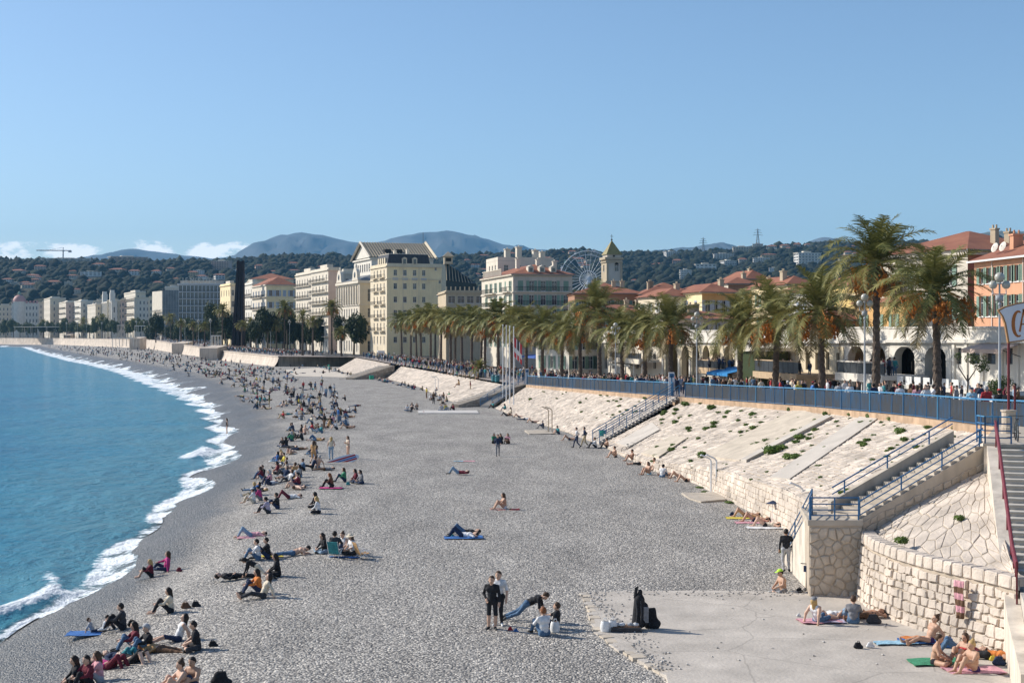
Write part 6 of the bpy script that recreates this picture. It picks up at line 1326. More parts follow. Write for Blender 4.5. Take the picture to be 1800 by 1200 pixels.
def hotel():
 y = 900; b = Bld('grid_hotel', 'wide modern hotel with white grid facade and rooftop lettering', 314, y, 12, 29, 22, CAMZ-(499-HOR)/FPX*y, None, M('hotel_grey', (.12, .13, .15), .6, .1, 1), OFFW)
 wh = M('hotel_grid', (.62, .63, .64), .7, .05, 1); b.wall('S', []); b.shell(); n, st = 12, 8; fh = b.H/(st+.2); b.mE = wh
 b.wall('E', [(b.w*(k+.08)/n, b.w*(k+.92)/n, fh*q+.5, fh*(q+1)-.1) for k in range(n) for q in range(st)], mat=wh)
 for q in range(2, st): b.balcony('E', .2, b.w-.2, fh*q+.35, .9, wh)
 b.cornice(b.H-.2, .5, 1.0, wh); MB().box2((1, 2, b.H), (b.w-1, 14, b.H+2.2)).build('roof_storey', [GREYB], b.root)
 cu = bpy.data.curves.new('letters', 'FONT'); cu.body = 'LE MERIDIEN'; cu.size = 5.2; cu.extrude = .12; t = bpy.data.objects.new('rooftop_letters', cu); COL.objects.link(t); bpy.context.view_layer.update()
 me = bpy.data.meshes.new_from_object(t.evaluated_get(bpy.context.evaluated_depsgraph_get())); bpy.data.objects.remove(t); me.materials.clear(); me.materials.append(WHITEW); o = obj('rooftop_letters', me, b.root, (2.2, -.3, b.H+.4)); o.rotation_euler = (radians(90), 0, 0); o.scale = (.72, 1, 1)
 c = Bld('scaffolded_building', 'building wrapped in grey scaffolding sheets left of the grid hotel', 285, 965, 30, 15, 24, CAMZ-(511-HOR)/FPX*965, None, GREYB, OFFW); c.wall('E', []); c.wall('S', grid(1, 19, 5, 1.4, [(3*q+1, 1.7) for q in range(7)])); c.shell(); net = M('scaffold_net', (.22, .23, .22), .9, .25, .4)
 for k in range(7): MB().box2((k*1.9, -1.25, 0), (k*1.9+1.8, -1.2, c.H+.5)).build('net_sheet', [net], c.root)
 for k in range(8): MB().tube([(k*1.9, -1.3, 0), (k*1.9, -1.3, c.H+1.5)], .08, 4).build('scaffold_pole', [GREY_P], c.root)
 for q in range(8): MB().tube([(0, -1.32, 3*q), (13, -1.32, 3*q)], .08, 4).build('scaffold_ledger', [GREY_P], c.root)
 for q in range(1, 7): c.balcony('S', .4, 19, 3*q+.9, 1.3)
hotel()
far_block('quay_block', 'white balconied block with yellow awnings, left of the scaffolding', 200, 238, 256, 1190, 513, CREAM, OFFW, 24, 6, 2, 9, balc=1.4)
def pillared():
 b = far_block('pillared_building', 'white monumental facade with tall pillars and twin towers on the far seafront', 170, 196, 206, 1270, 530, WHITEW, WHITEW, 24, 3, 1, 0)
 for k in range(9): u = b.d*(k+.5)/9; MB().box2((-.7, u-.45, 0), (-.01, u+.45, b.H-1)).build('pillar', [WHITEW], b.root)
 for u in (b.d*.08, b.d*.86): t = MB(); t.box2((-.5, u, b.H), (4, u+4, b.H+8)); t.box2((-.1, u+.6, b.H+8), (3.4, u+3.4, b.H+10.5)); t.build('tower', [WHITEW], b.root)
pillared()
for px0, pc, px1, y, top, lab, m1, m2, bl in ((147, 168, 174, 1320, 535, 'cream block between the pillared building and the balcony block', CREAM, OFFW, 0), (125, 142, 150, 1375, 529, 'narrow white block with stacked balconies on the far seafront', OFFW, WHITEW, 1.3), (97, 116, 128, 1420, 531, 'pinkish block with dark shopfront on the far seafront', PINKW, OFFW, .8), (66, 88, 102, 1480, 524, 'large cream classical block right of the domed hotel', CREAM, OFFW, 0)):
 far_block('quay_block', lab, px0, pc, px1+14, y, top, m1, m2, 24, 6, 2, 6, balc=bl)
def domed():
 y = 1560; b = far_block('domed_hotel', 'white hotel with pink dome at the far left of the seafront', -60, 20, 68, y, 533, WHITEW, WHITEW, 10, 5, 8, 8, 'flat'); s = y/FPX
 c = (b.xof(33), 3.5); z = b.H; pk = M('pink_dome', (.50, .27, .24), .6, .12, .3); r = 11*s
 MB().lathe([(r*1.02, -z), (r*1.02, z+1), (r*1.1, z+1.2), (r*1.1, z+2)], (c[0], c[1], 0), 18).build('corner_tower', [WHITEW], b.root)
 MB().lathe([(r*cos(t)*1.0, z+2+12*s*sin(t)) for t in np.linspace(0, pi/2*.96, 9)], (c[0], c[1], 0), 18).build('dome', [pk], b.root, True); MB().lathe([(1.6, z+2+12*s), (1.6, z+4.5+12*s), (0, z+6+12*s)], (c[0], c[1], 0), 10).build('lantern', [SH_GREEN], b.root); MB().tube([(c[0], c[1], z+6+12*s), (c[0], c[1], z+11+12*s)], .15, 5).build('flagstaff', [IRON], b.root)
 for k in range(8): MB().box2((b.w*(k+.2)/8, -.3, b.H), (b.w*(k+.75)/8, 2, b.H+3)).build('dormer', [pk], b.root)
domed()
for k, (a, b_, y, top, lab) in enumerate(((100, 200, 1700, 545, 'grey-white town blocks behind the far seafront'), (200, 300, 1600, 528, 'pale town block above the pillared building'), (290, 330, 1100, 505, 'white terrace block just above the scaffolding'), (330, 392, 1250, 500, 'pale block behind the hotel roof'), (520, 600, 800, 492, 'town block behind the stepped balconies'), (0, 66, 1800, 546, 'pale town blocks behind the domed hotel'))):
 far_block('town_block', lab, a-6, a, b_, y, top, OFFW, WHITEW, 8, 6, 10, 3)
for a in ((246, 262, 288, 1060, 522, 'cream block squeezed between the scaffolding and yellow-awning block', CREAM, CREAM, 1), (203, 212, 222, 1420, 527, 'ochre block just right of the twin towers', OCHRE, YELLOW, 0), (222, 232, 262, 1500, 532, 'long pale block behind the yellow-awning block', OFFW, CREAM, 0), (146, 152, 176, 1560, 541, 'pinkish roof block behind the narrow balcony block', PINKW, CREAM, 0), (100, 104, 132, 1620, 543, 'cream roofs behind the far seafront blocks', CREAM, CREAM, 0), (60, 64, 100, 1680, 541, 'tall cream block behind the classical block', CREAM, OFFW, 0), (520, 524, 560, 720, 486, 'terraced white roofs behind the stepped balconies', OFFW, CREAM, 0), (590, 596, 640, 600, 480, 'grey town block behind the ornate building', GREYB, OFFW, 0)):
 far_block('town_block', a[5], *a[:3], a[3], a[4], a[6], a[7], 12, 6, 5, 2, balc=a[8])
rt = random.Random(61)
for k in range(12): far_block('town_block', ORD[k]+' plain block from the left in the dense band behind the far seafront', -8+k*24, -4+k*24, 24+k*24, edge_y(k*24+4)+170, 536+rt.uniform(-7, 9)-k*.8, (CREAM, PINKW, OFFW, GREYB)[k % 4], CREAM, 10, 6, 4, 1)
for k in range(34):
 px = 262+k*11.2+rt.uniform(-4, 4); y = float(np.interp(px, [260, 420, 640], [1010, 620, 462]))+rt.uniform(-8, 25); tree(px, float(np.interp(px, [260, 640], [568, 560]))+rt.uniform(-14, 8), 606 if px > 430 else 600, rt.uniform(10, 17), y, ORD[k]+' dark garden tree from the scaffolding, left of the obelisk' if k < 15 else ORD[k-15]+' dark garden tree rightward from the obelisk', 0, 'belt of garden trees')
def canopy(px0, px1, pyt, pyb, y, label):
 s = y/FPX; x0 = (px0-900)*s; x1 = (px1-900)*s; zt = CAMZ-(pyt-HOR)*s; zb = CAMZ-(pyb-HOR)*s; r = empty('white_canopy', ((x0+x1)/2, y, zb)); w = x1-x0; h = zt-zb; MB().box((0, 0, h-.25), (w, w*.6, .5)).build('roof', [WHITEW], r)
 for a in (-.48, -.16, .16, .48):
  for c in (-.28, .28): MB().box((w*a, w*c, (h-.5)/2-.3), (.3, .3, h+.1)).build('post', [WHITEW], r)
 tag(r, label, 'canopy')
canopy(200, 238, 593, 607, 880, 'white flat beach canopy below the far sea wall'); canopy(207, 223, 571, 592, 1130, 'white tent frame, left one, on the promenade'); canopy(238, 256, 572, 591, 1060, 'white tent frame, right one, on the promenade'); canopy(33, 120, 574, 590, 1380, 'long low white beach club pavilion at far left'); canopy(372, 389, 589, 611, 600, 'white open gantry on the sea wall left of the crowd')
def van():
 r = empty('white_van', (*at(669, 0, 405)[:2], 2.75), radians(100)); wm = M('van_white', (.74, .75, .76), .35, .03, 1, spec=.5); b = MB(); b.add([(-2.6, -.95, .35), (2.6, -.95, .35), (2.6, .95, .35), (-2.6, .95, .35), (-2.6, -.95, 2.2), (1.1, -.95, 2.2), (1.1, .95, 2.2), (-2.6, .95, 2.2), (1.9, -.9, 1.3), (1.9, .9, 1.3), (2.6, -.9, 1.1), (2.6, .9, 1.1)], [(0, 3, 2, 1), (4, 5, 6, 7), (0, 4, 7, 3), (0, 1, 10, 8, 5, 4), (3, 7, 6, 9, 11, 2), (5, 8, 9, 6), (8, 10, 11, 9), (1, 2, 11, 10)]); b.build('body', [wm], r)
 MB().add([(1.14, -.85, 2.12), (1.87, -.85, 1.34), (1.87, .85, 1.34), (1.14, .85, 2.12)], [(0, 1, 2, 3)]).build('windscreen', [GLASS], r, loc=(.03, 0, .03))
 for s in (-1, 1):
  MB().box2((.2, s*.955, 1.35), (1.05, s*.975, 1.95)).build('side_window', [GLASS], r)
  for x in (-1.7, 1.7): o = MB().lathe([(0, -.12), (.36, -.12), (.38, 0), (.36, .12), (0, .12)], n=12).build('wheel', [M('tyre', (.02, .02, .02), .8, .1, 2)], r, loc=(x, s*.88, .36)); o.rotation_euler = (radians(90), 0, 0)
 tag(r, 'white delivery van parked below the yellow corner block', 'van')
van()
# ------------------------------------------------------------------ hills
RIDGE = np.array([(-900, 462), (-300, 462), (0, 462), (110, 463), (200, 463), (270, 466), (330, 464), (400, 463), (470, 458), (560, 454), (640, 460), (760, 458), (850, 450), (930, 447), (1000, 444), (1060, 448), (1150, 449), (1230, 447), (1290, 446), (1340, 438), (1420, 434), (1500, 434), (1580, 432), (1650, 430), (1720, 424), (1800, 424), (2100, 420), (2800, 430)], float)
YR = 2600.0
def hill_z(x, y):
 px = 900+FPX*x/y; zr = CAMZ+(HOR-np.interp(px, RIDGE[:, 0], RIDGE[:, 1]))/FPX*YR
 t = np.clip((y-950)/(YR-950), 0, 1.25); sh = np.where(t < 1, t**1.15, 1-(t-1)*1.2)
 coast = smoothstep(x-edge_x(y), 130, 480)
 return -14+14*coast+6*coast+coast*((zr-6)*sh*(.90+.10*np.clip(t, 0, 1)) + 26*(fbm(x/330, y/330, 3)-.47)*np.clip(t*3, 0, 1)*np.clip((1.06-t)*5, .15, 1))
def make_hills():
 ks = np.linspace(-.75, .75, 260); ys = np.linspace(900, 3200, 110); K, Y = np.meshgrid(ks, ys, indexing='ij'); X = K*Y
 tag(obj('hills', mesh('hills', np.stack([X, Y, hill_z(X, Y)], -1), grid_faces(260, 110), [M('hill_scrub', (.018, .024, .013), .95, .4, .02, col2=(.045, .042, .026))], smooth=True)), kind='structure')
make_hills()
def on_hill(px, py):
 ys = np.linspace(960, 2640, 300); x = (px-900)/FPX*ys; z = CAMZ-(py-HOR)/FPX*ys; h = hill_z(x, ys); i = np.argmax(h >= z)
 return (float(x[i]), float(ys[i]), float(h[i])) if h[i] >= z[i] else (float((px-900)/FPX*2560), 2560.0, float(hill_z((px-900)/FPX*2560, 2560.0)))
HOUSES = []
HM = [wallm('villa_cream', (.64, .56, .44)), wallm('villa_white', (.74, .71, .66)), wallm('villa_pink', (.60, .43, .34)), wallm('villa_ochre', (.60, .44, .24))]
def villa_meshes(kind, mat):
 w = MB(); w.box2((-.5, -.35, -.6), (.5, .35, 1)); r = MB(); g = MB()
 if kind == 0: r.add([(-.56, -.41, 1), (.56, -.41, 1), (.56, .41, 1), (-.56, .41, 1), (-.25, 0, 1.33), (.25, 0, 1.33)], [(0, 1, 5, 4), (1, 2, 5), (2, 3, 4, 5), (3, 0, 4), (3, 2, 1, 0)]); rows, cols = 2, 4
 else: r.box2((-.53, -.38, 1.001), (.53, .38, 1.05)); r.box2((-.2, -.1, 1.051), (.15, .2, 1.2)); rows, cols = (4, 7) if kind == 1 else (3, 5)
 bal = MB()
 for q in range(rows):
  z = (q+.3)/rows
  for c in range(cols): x = -.5+(c+.5)/cols; g.box2((x-.3/cols, -.358, z), (x+.3/cols, -.351, z+.42/rows))
  for c in range(3): y = -.35+.7*(c+.5)/3; g.box2((-.508, y-.07, z), (-.501, y+.07, z+.42/rows))
  if kind == 1: bal.box2((-.5, -.44, z-.16/rows), (.5, -.36, z-.02/rows))
 return w.mesh('wall', [mat]), r.mesh('roof', [TILE if kind == 0 else OFFW]), g.mesh('window', [GLASS]), (bal.mesh('balcony', [mat]) if kind == 1 else None)
VM = {(k, i): villa_meshes(k, m) for k in (0, 1, 2) for i, m in enumerate(HM)}
HN = [0]
def hill_house(px, py, wpx, hpx, kind, mi, label, group=None, rz=None):
 x, y, z = on_hill(px, py+hpx*.5); s = y/FPX; r = empty('hillside_house' if kind == 0 else 'hillside_block', (x, y, z), (random.Random(int(px*7)).uniform(-.2, .5) if rz is None else rz)); w = wpx*s; h = hpx*s
 for nm, me in zip(('wall', 'roof', 'window', 'balcony'), VM[(kind, mi)]):
  if me: o = obj(nm, me, r); (nm == 'window') and tag(o, kind='stuff'); o.scale = (w, w if kind == 0 else max(w*.7, 10), h)
 HOUSES.append((x, y, w)); HN[0] += 1; tag(r, label, 'house' if kind == 0 else 'apartment block', group); return r
BIG = [(1205, 483, 20, 16, 1, 1, 'white five-storey balcony block low on the hill right of the bell tower'), (1240, 472, 36, 14, 2, 1, 'wide white stepped apartment block mid hill'), (1280, 466, 26, 14, 1, 1, 'white balconied block below the electricity pylons'), (1181, 448, 28, 10, 1, 1, 'white terraced block on the ridge left of the left pylon'), (1190, 462, 17, 8, 0, 2, 'pink villa alone in the trees left of the pylons'), (1158, 468, 20, 7, 0, 0, 'cream villa with red roof amid dark trees near the bell tower'), (1304, 440, 32, 11, 1, 0, 'beige slab block on the ridge between the pylons'), (1332, 435, 18, 11, 2, 0, 'square beige block at the foot of the taller pylon'), (1356, 431, 18, 7, 0, 0, 'red-roofed villa on the ridge just right of the taller pylon'), (1379, 430, 15, 7, 0, 0, 'second red-roofed ridge villa right of the taller pylon'), (1401, 428, 12, 8, 0, 2, 'pinkish ridge villa, third right of the taller pylon'), (1420, 428, 11, 6, 0, 1, 'small white ridge villa left of the tallest palm'), (1338, 460, 28, 12, 1, 1, 'white balconied block beneath the taller pylon'), (1271, 451, 35, 9, 1, 1, 'long low white block below the beige slab'), (1419, 455, 42, 19, 1, 1, 'largest white apartment slab on the right hill above the palms'), (1388, 440, 18, 7, 0, 0, 'orange-roofed villa above the largest white slab'), (1362, 441, 20, 5, 2, 1, 'low white villa row below the ridge villas'), (1437, 437, 16, 6, 2, 1, 'white flat-roofed villa near the palm crown'), (1305, 461, 14, 9, 0, 0, 'cream house left of the white block under the pylon'), (1351, 451, 27, 6, 0, 3, 'long ochre house mid hill'), (1360, 475, 16, 8, 2, 1, 'white house low on the right hill'),
       (118, 461, 85, 11, 1, 1, 'very long white terraced block on the left ridge under the crane'), (225, 455, 62, 14, 1, 2, 'big pale block crowning the left ridge'), (207, 478, 25, 8, 0, 0, 'cream villa with red roof mid left hill'), (160, 482, 35, 8, 2, 1, 'white villa row mid left hill'), (237, 480, 20, 7, 0, 1, 'white villa right of the mid-hill cream villa'), (390, 467, 32, 15, 1, 2, 'pink apartment slab behind the obelisk top'), (355, 462, 35, 8, 1, 0, 'long beige block on the ridge left of the obelisk'), (32, 480, 25, 8, 0, 0, 'cream villa on the far left hill'), (70, 472, 20, 7, 0, 2, 'pinkish villa upper far left hill'), (95, 500, 22, 9, 0, 2, 'tall pinkish house low on the left hill'), (185, 502, 18, 7, 0, 0, 'cream house low above the seafront blocks'), (175, 468, 22, 7, 0, 1, 'white villa just under the left ridge'), (275, 480, 16, 7, 0, 1, 'white villa above the grid hotel'), (300, 475, 16, 6, 0, 0, 'cream villa above the grid hotel, upper'), (388, 487, 22, 7, 0, 1, 'white villa right behind the obelisk'), (850, 443, 18, 6, 0, 2, 'pink-roofed villa on the ridge above the green-shuttered building'), (896, 444, 20, 8, 0, 2, 'red-roofed villa on the ridge left of the ferris wheel'), (1006, 441, 16, 6, 0, 2, 'pink villa on the ridge above the ferris wheel'), (985, 444, 14, 5, 0, 0, 'cream villa left above the ferris wheel')]
for b_ in BIG: hill_house(*b_)
rh = random.Random(12)
for k in range(240):
 px = rh.choice((rh.uniform(0, 640), rh.uniform(0, 420), rh.uniform(1100, 1800), rh.uniform(1320, 1800), rh.uniform(800, 1060))); top = float(np.interp(px, RIDGE[:, 0], RIDGE[:, 1])); py = top+2+abs(rh.gauss(0, 1))*24
 if py > 520 or any(abs(px-b_[0]) < b_[2]*.6+7 and abs(py-b_[1]) < b_[3]+5 for b_ in BIG): continue
 zone = 'left hill behind the domed hotel' if px < 200 else 'left hill above the seafront hotels' if px < 430 else 'hill above the opera roofs' if px < 700 else 'hill around the ferris wheel' if px < 1120 else 'right hill below the pylons' if px < 1450 else 'right hill above the salmon house'
 kind = rh.choice((0, 0, 0, 2)); mi_ = rh.randrange(4); wd = ('cream', 'white', 'pinkish', 'ochre')[mi_]+(' villa high ' if py < top+14 else ' villa half-way ' if py < top+34 else ' villa low '); hill_house(px, py, rh.uniform(9, 20), rh.uniform(4.5, 7.5), kind, mi_, ('small red-roofed ' if kind == 0 else 'small flat-roofed ')+wd+'on the '+zone, 'small houses on the '+zone)
def forest():
 r = np.random.default_rng(3); bm = bmesh.new(); bmesh.ops.create_icosphere(bm, subdivisions=1, radius=1); bv = np.array([v.co[:] for v in bm.verts]); bf = np.array([[v.index for v in f.verts] for f in bm.faces]); bm.free()
 N = 15500; ks = r.uniform(-.42, .42, N); ys = 950+1700*np.sqrt(r.uniform(0, 1, N)); xs = ks*ys
 hs = np.array(HOUSES); keep = np.ones(N, bool)
 for hx, hy, hw in HOUSES:
  kx = hx/hy*ys; keep &= ~((np.abs(xs-kx) < hw*.55+3) & (ys < hy+4) & (ys > hy-85))
 keep &= (xs-edge_x(ys)) > 180
 xs, ys = xs[keep], ys[keep]; n = len(xs); zs = hill_z(xs, ys); rad = r.uniform(3.2, 8.0, n)*(1+.25*(r.uniform(0, 1, n) > .85))
 nv = len(bv); jit = 1+.28*r.standard_normal((n, nv, 1)).clip(-1.5, 1.5)*.8; sc = np.stack([rad, rad, rad*r.uniform(.65, 1.15, n)], -1)[:, None, :]
 V = bv[None]*jit*sc+np.stack([xs, ys, zs+rad*.55], -1)[:, None, :]; F = (bf[None]+(np.arange(n)*nv)[:, None, None]).reshape(-1, 3)
 m = M('hill_woods', (.008, .014, .008), .95, .3, .05, island=.5, col2=(.026, .031, .015)); tag(obj('hillside_woods', mesh('hillside_woods', V.reshape(-1, 3), F, [m])), 'dark evergreen woods covering the hills behind the town', 'woods', kind='stuff')
forest()
for k, (px, py, w, h) in enumerate(((63, 461, 7, 9), (112, 460, 6, 8), (165, 458, 6, 9), (255, 452, 5, 8), (478, 452, 9, 12), (585, 450, 12, 14), (560, 456, 9, 9), (980, 437, 10, 8), (997, 436, 3, 10), (1045, 442, 8, 8), (1255, 442, 14, 14), (1215, 446, 8, 8), (1670, 422, 14, 11), (1610, 430, 12, 8))):
 x, y, z = on_hill(px, py+4); s = y/FPX; r = empty('skyline_tree', (x, y, z-2)); c = obj('crown', TREE_D[k % 4], r); c.scale = (w*s*.8, w*s*.8, h*s*.75); c.location = (0, 0, 3); MB().tube([(0, 0, -3), (0, 0, 8)], [.6, .3], 6).build('trunk', [BARK], r)
 tag(r, ('umbrella-shaped pine on the skyline ' if w > h else 'dark tree on the skyline ')+('of the left hill' if px < 430 else 'above the opera roofs' if px < 700 else 'by the ferris wheel' if px < 1100 else 'of the right hill'), 'tree', 'skyline trees %d' % (px//430))
def pylon(px, top, base, label):
 y = 2560; s = y/FPX; x, _, zt = at(px, top, y); zb = CAMZ-(base-HOR)*s-4; H = zt-zb; r = empty('electricity_pylon', (x, y, zb)); m = M('pylon_steel', (.14, .15, .17), .5, .1, 1); b = H*.10
 for sx in (-1, 1):
  for sy in (-1, 1): MB().tube([(sx*b, sy*b, 0), (sx*b*.25, sy*b*.25, H*.7), (0, 0, H)], .35, 4).build('leg', [m], r)
 for k in range(9):
  t0, t1 = k/9*.95, (k+1)/9*.95; w0, w1 = b*(1-.75*min(t0/.7, 1))+.1, b*(1-.75*min(t1/.7, 1))+.1; MB().tube([(-w0, -w0, H*t0), (w1, -w1, H*t1)], .22, 4).build('brace', [m], r); MB().tube([(w0, -w0, H*t0), (-w1, -w1, H*t1)], .22, 4).build('brace', [m], r)
 for t, w in ((.68, .22), (.79, .18), (.90, .13)): MB().tube([(-H*w, 0, H*t), (0, 0, H*t+1.2), (H*w, 0, H*t)], .35, 4).build('cross_arm', [m], r)
 tag(r, label, 'pylon')
pylon(1236, 417, 446, 'smaller lattice electricity pylon on the ridge'); pylon(1332, 401, 436, 'taller lattice electricity pylon above the beige block')
def crane():
 y = 2400; s = y/FPX; x, _, zb = at(111, 468, y); r = empty('tower_crane', (x, y, zb)); m = M('crane_steel', (.35, .36, .36), .5, .1, 1); h = (468-441)*s
 MB().box((0, 0, h/2), (1.6, 1.6, h)).build('mast', [m], r); MB().tube([(-47*s, 0, h+1), (14*s, 0, h+.5)], .8, 4).build('jib', [m], r); MB().box((12*s, 0, h-1), (5, 2, 3)).build('counterweight', [m], r); MB().tube([(0, 0, h), (0, 0, h+6)], .6, 4).build('apex', [m], r); MB().tube([(0, 0, h+6), (-25*s, 0, h+1.2)], .2, 4).build('tie_bar', [m], r); tag(r, 'tower crane with long jib above the left ridge', 'crane')
crane()
# ------------------------------------------------------------------ mountains
def mountains(name, prof, y0, depth, base_py, mat, seed, rough=.10):
 prof = np.array(prof, float); pxs = np.linspace(prof[0, 0], prof[-1, 0], 240); top = np.interp(pxs, prof[:, 0], prof[:, 1]); k = np.array([1, 2, 4, 2, 1.])/10; top = np.convolve(np.pad(top, 2, 'edge'), k, 'valid'); zt = (HOR-top)/FPX*y0
 ts = np.linspace(-1, 1, 40); PX, T = np.meshgrid(pxs, ts, indexing='ij'); Y = y0+T*depth; X = (PX-900)/FPX*(y0+T*depth*.3)
 n = .5*fbm(PX/38, T*5, seed)+.5*(1-2*np.abs(fbm(PX/22+T*2, T*4, seed+9)-.47)); prof_t = np.where(T < 0, (1-np.abs(T))**.85, 1-np.abs(T)*.8)
 Z = CAMZ+zt[:, None]*prof_t*(1+rough*6*(n-.5)*np.clip(np.abs(T)*4, 0, 1)) - 5
 tag(obj(name, mesh(name, np.stack([X, Y, Z], -1), grid_faces(240, 40), [mat], smooth=True)), kind='structure')
MT = M('mountain_scrub', (.06, .075, .085), .95, .3, .004, col2=(.12, .125, .13)); MT2 = M('near_mountain', (.06, .07, .05), .95, .3, .006, col2=(.12, .115, .09))
mountains('mountain_range', [(-500, 470), (-100, 462), (0, 455), (60, 456), (130, 452), (185, 443), (240, 434), (275, 440), (320, 447), (380, 452), (420, 446), (460, 425), (490, 411), (525, 405), (560, 409), (600, 419), (640, 427), (665, 423), (700, 412), (740, 407), (790, 402), (820, 406), (850, 416), (900, 430), (960, 438), (1040, 443), (1150, 446), (1300, 450), (2400, 452)], 11000, 2600, 480, MT, 5)
mountains('distant_ridge', [(900, 445), (1050, 441), (1120, 438), (1180, 434), (1230, 430), (1262, 424), (1275, 423), (1292, 430), (1330, 436), (1400, 430), (1425, 419), (1452, 413), (1475, 418), (1500, 430), (1600, 440), (1800, 440), (2200, 440)], 8500, 1500, 480, MT, 9)
mountains('right_mountain', [(1500, 450), (1600, 425), (1650, 417), (1690, 411), (1735, 405), (1790, 405), (1850, 400), (2000, 395), (2300, 400)], 6000, 1200, 480, MT2, 12)
# ------------------------------------------------------------------ people: one skin grown over jointed limbs (smooth union, surface nets)
def surface_net(f, lo, hi, h):
 n = [int(math.ceil((hi[k]-lo[k])/h))+1 for k in range(3)]
 ax = [lo[k]+h*np.arange(n[k]) for k in range(3)]; G = np.stack(np.meshgrid(*ax, indexing='ij'), -1); val, reg = f(G.reshape(-1, 3)); val = val.reshape(n)
 ins = val < 0; c = np.zeros([q-1 for q in n]+[3]); cnt = np.zeros([q-1 for q in n])
 sl = lambda o: tuple(slice(o[k], n[k]-1+o[k]) for k in range(3))
 cor = [(i, j, k) for i in (0, 1) for j in (0, 1) for k in (0, 1)]
 for a in cor:
  for b in cor:
   if sum(abs(a[k]-b[k]) for k in range(3)) == 1 and a < b:
    va, vb = val[sl(a)], val[sl(b)]; m = (va < 0) != (vb < 0); t = np.where(m, va/(va-vb+1e-12), 0)
    for k in range(3): c[..., k] += np.where(m, a[k]+(b[k]-a[k])*t, 0)
    cnt += m
 act = cnt > 0; idx = -np.ones(act.shape, int); idx[act] = np.arange(act.sum()); I = np.argwhere(act); V = np.array(lo)+h*(I+c[act]/cnt[act][:, None]); F = []
 for ax_ in range(3):
  o = [0, 0, 0]; o[ax_] = 1; A = ins[tuple(slice(0, n[k]-o[k]) for k in range(3))]; B = ins[tuple(slice(o[k], n[k]) for k in range(3))]; E = np.argwhere(A != B); u, w = [(1, 2), (2, 0), (0, 1)][ax_]
  ok = np.all([(E[:, k] >= 1) & (E[:, k] < n[k]-1) for k in (u, w)], axis=0); E = E[ok]; Q = []
  for du, dw in ((0, 0), (-1, 0), (-1, -1), (0, -1)): P = E.copy(); P[:, u] += du; P[:, w] += dw; Q.append(idx[P[:, 0], P[:, 1], P[:, 2]])
  Q = np.stack(Q, 1); fl = A[E[:, 0], E[:, 1], E[:, 2]]; Q[~fl] = Q[~fl][:, ::-1]; F.append(Q)
 return V, np.concatenate(F)
def round_cones(caps, k):
 def f(P):
  d = None; best = np.full(len(P), 9.); reg = np.zeros(len(P), int)
  for (a, b, ra, rb, rg) in caps:
   a = np.array(a, float); b = np.array(b, float); ba = b-a; t = np.clip(((P-a)@ba)/(ba@ba+1e-9), 0, 1); q = np.linalg.norm(P-a-t[:, None]*ba, axis=1)-(ra+(rb-ra)*t)
   m = q < best; reg[m] = rg; best = np.minimum(best, q)
   if d is None: d = q
   else: hh = np.clip(.5+.5*(q-d)/k, 0, 1); d = q*(1-hh)+d*hh-k*hh*(1-hh)
  return d, reg
 return f
def v3(*a): return np.array(a, float)
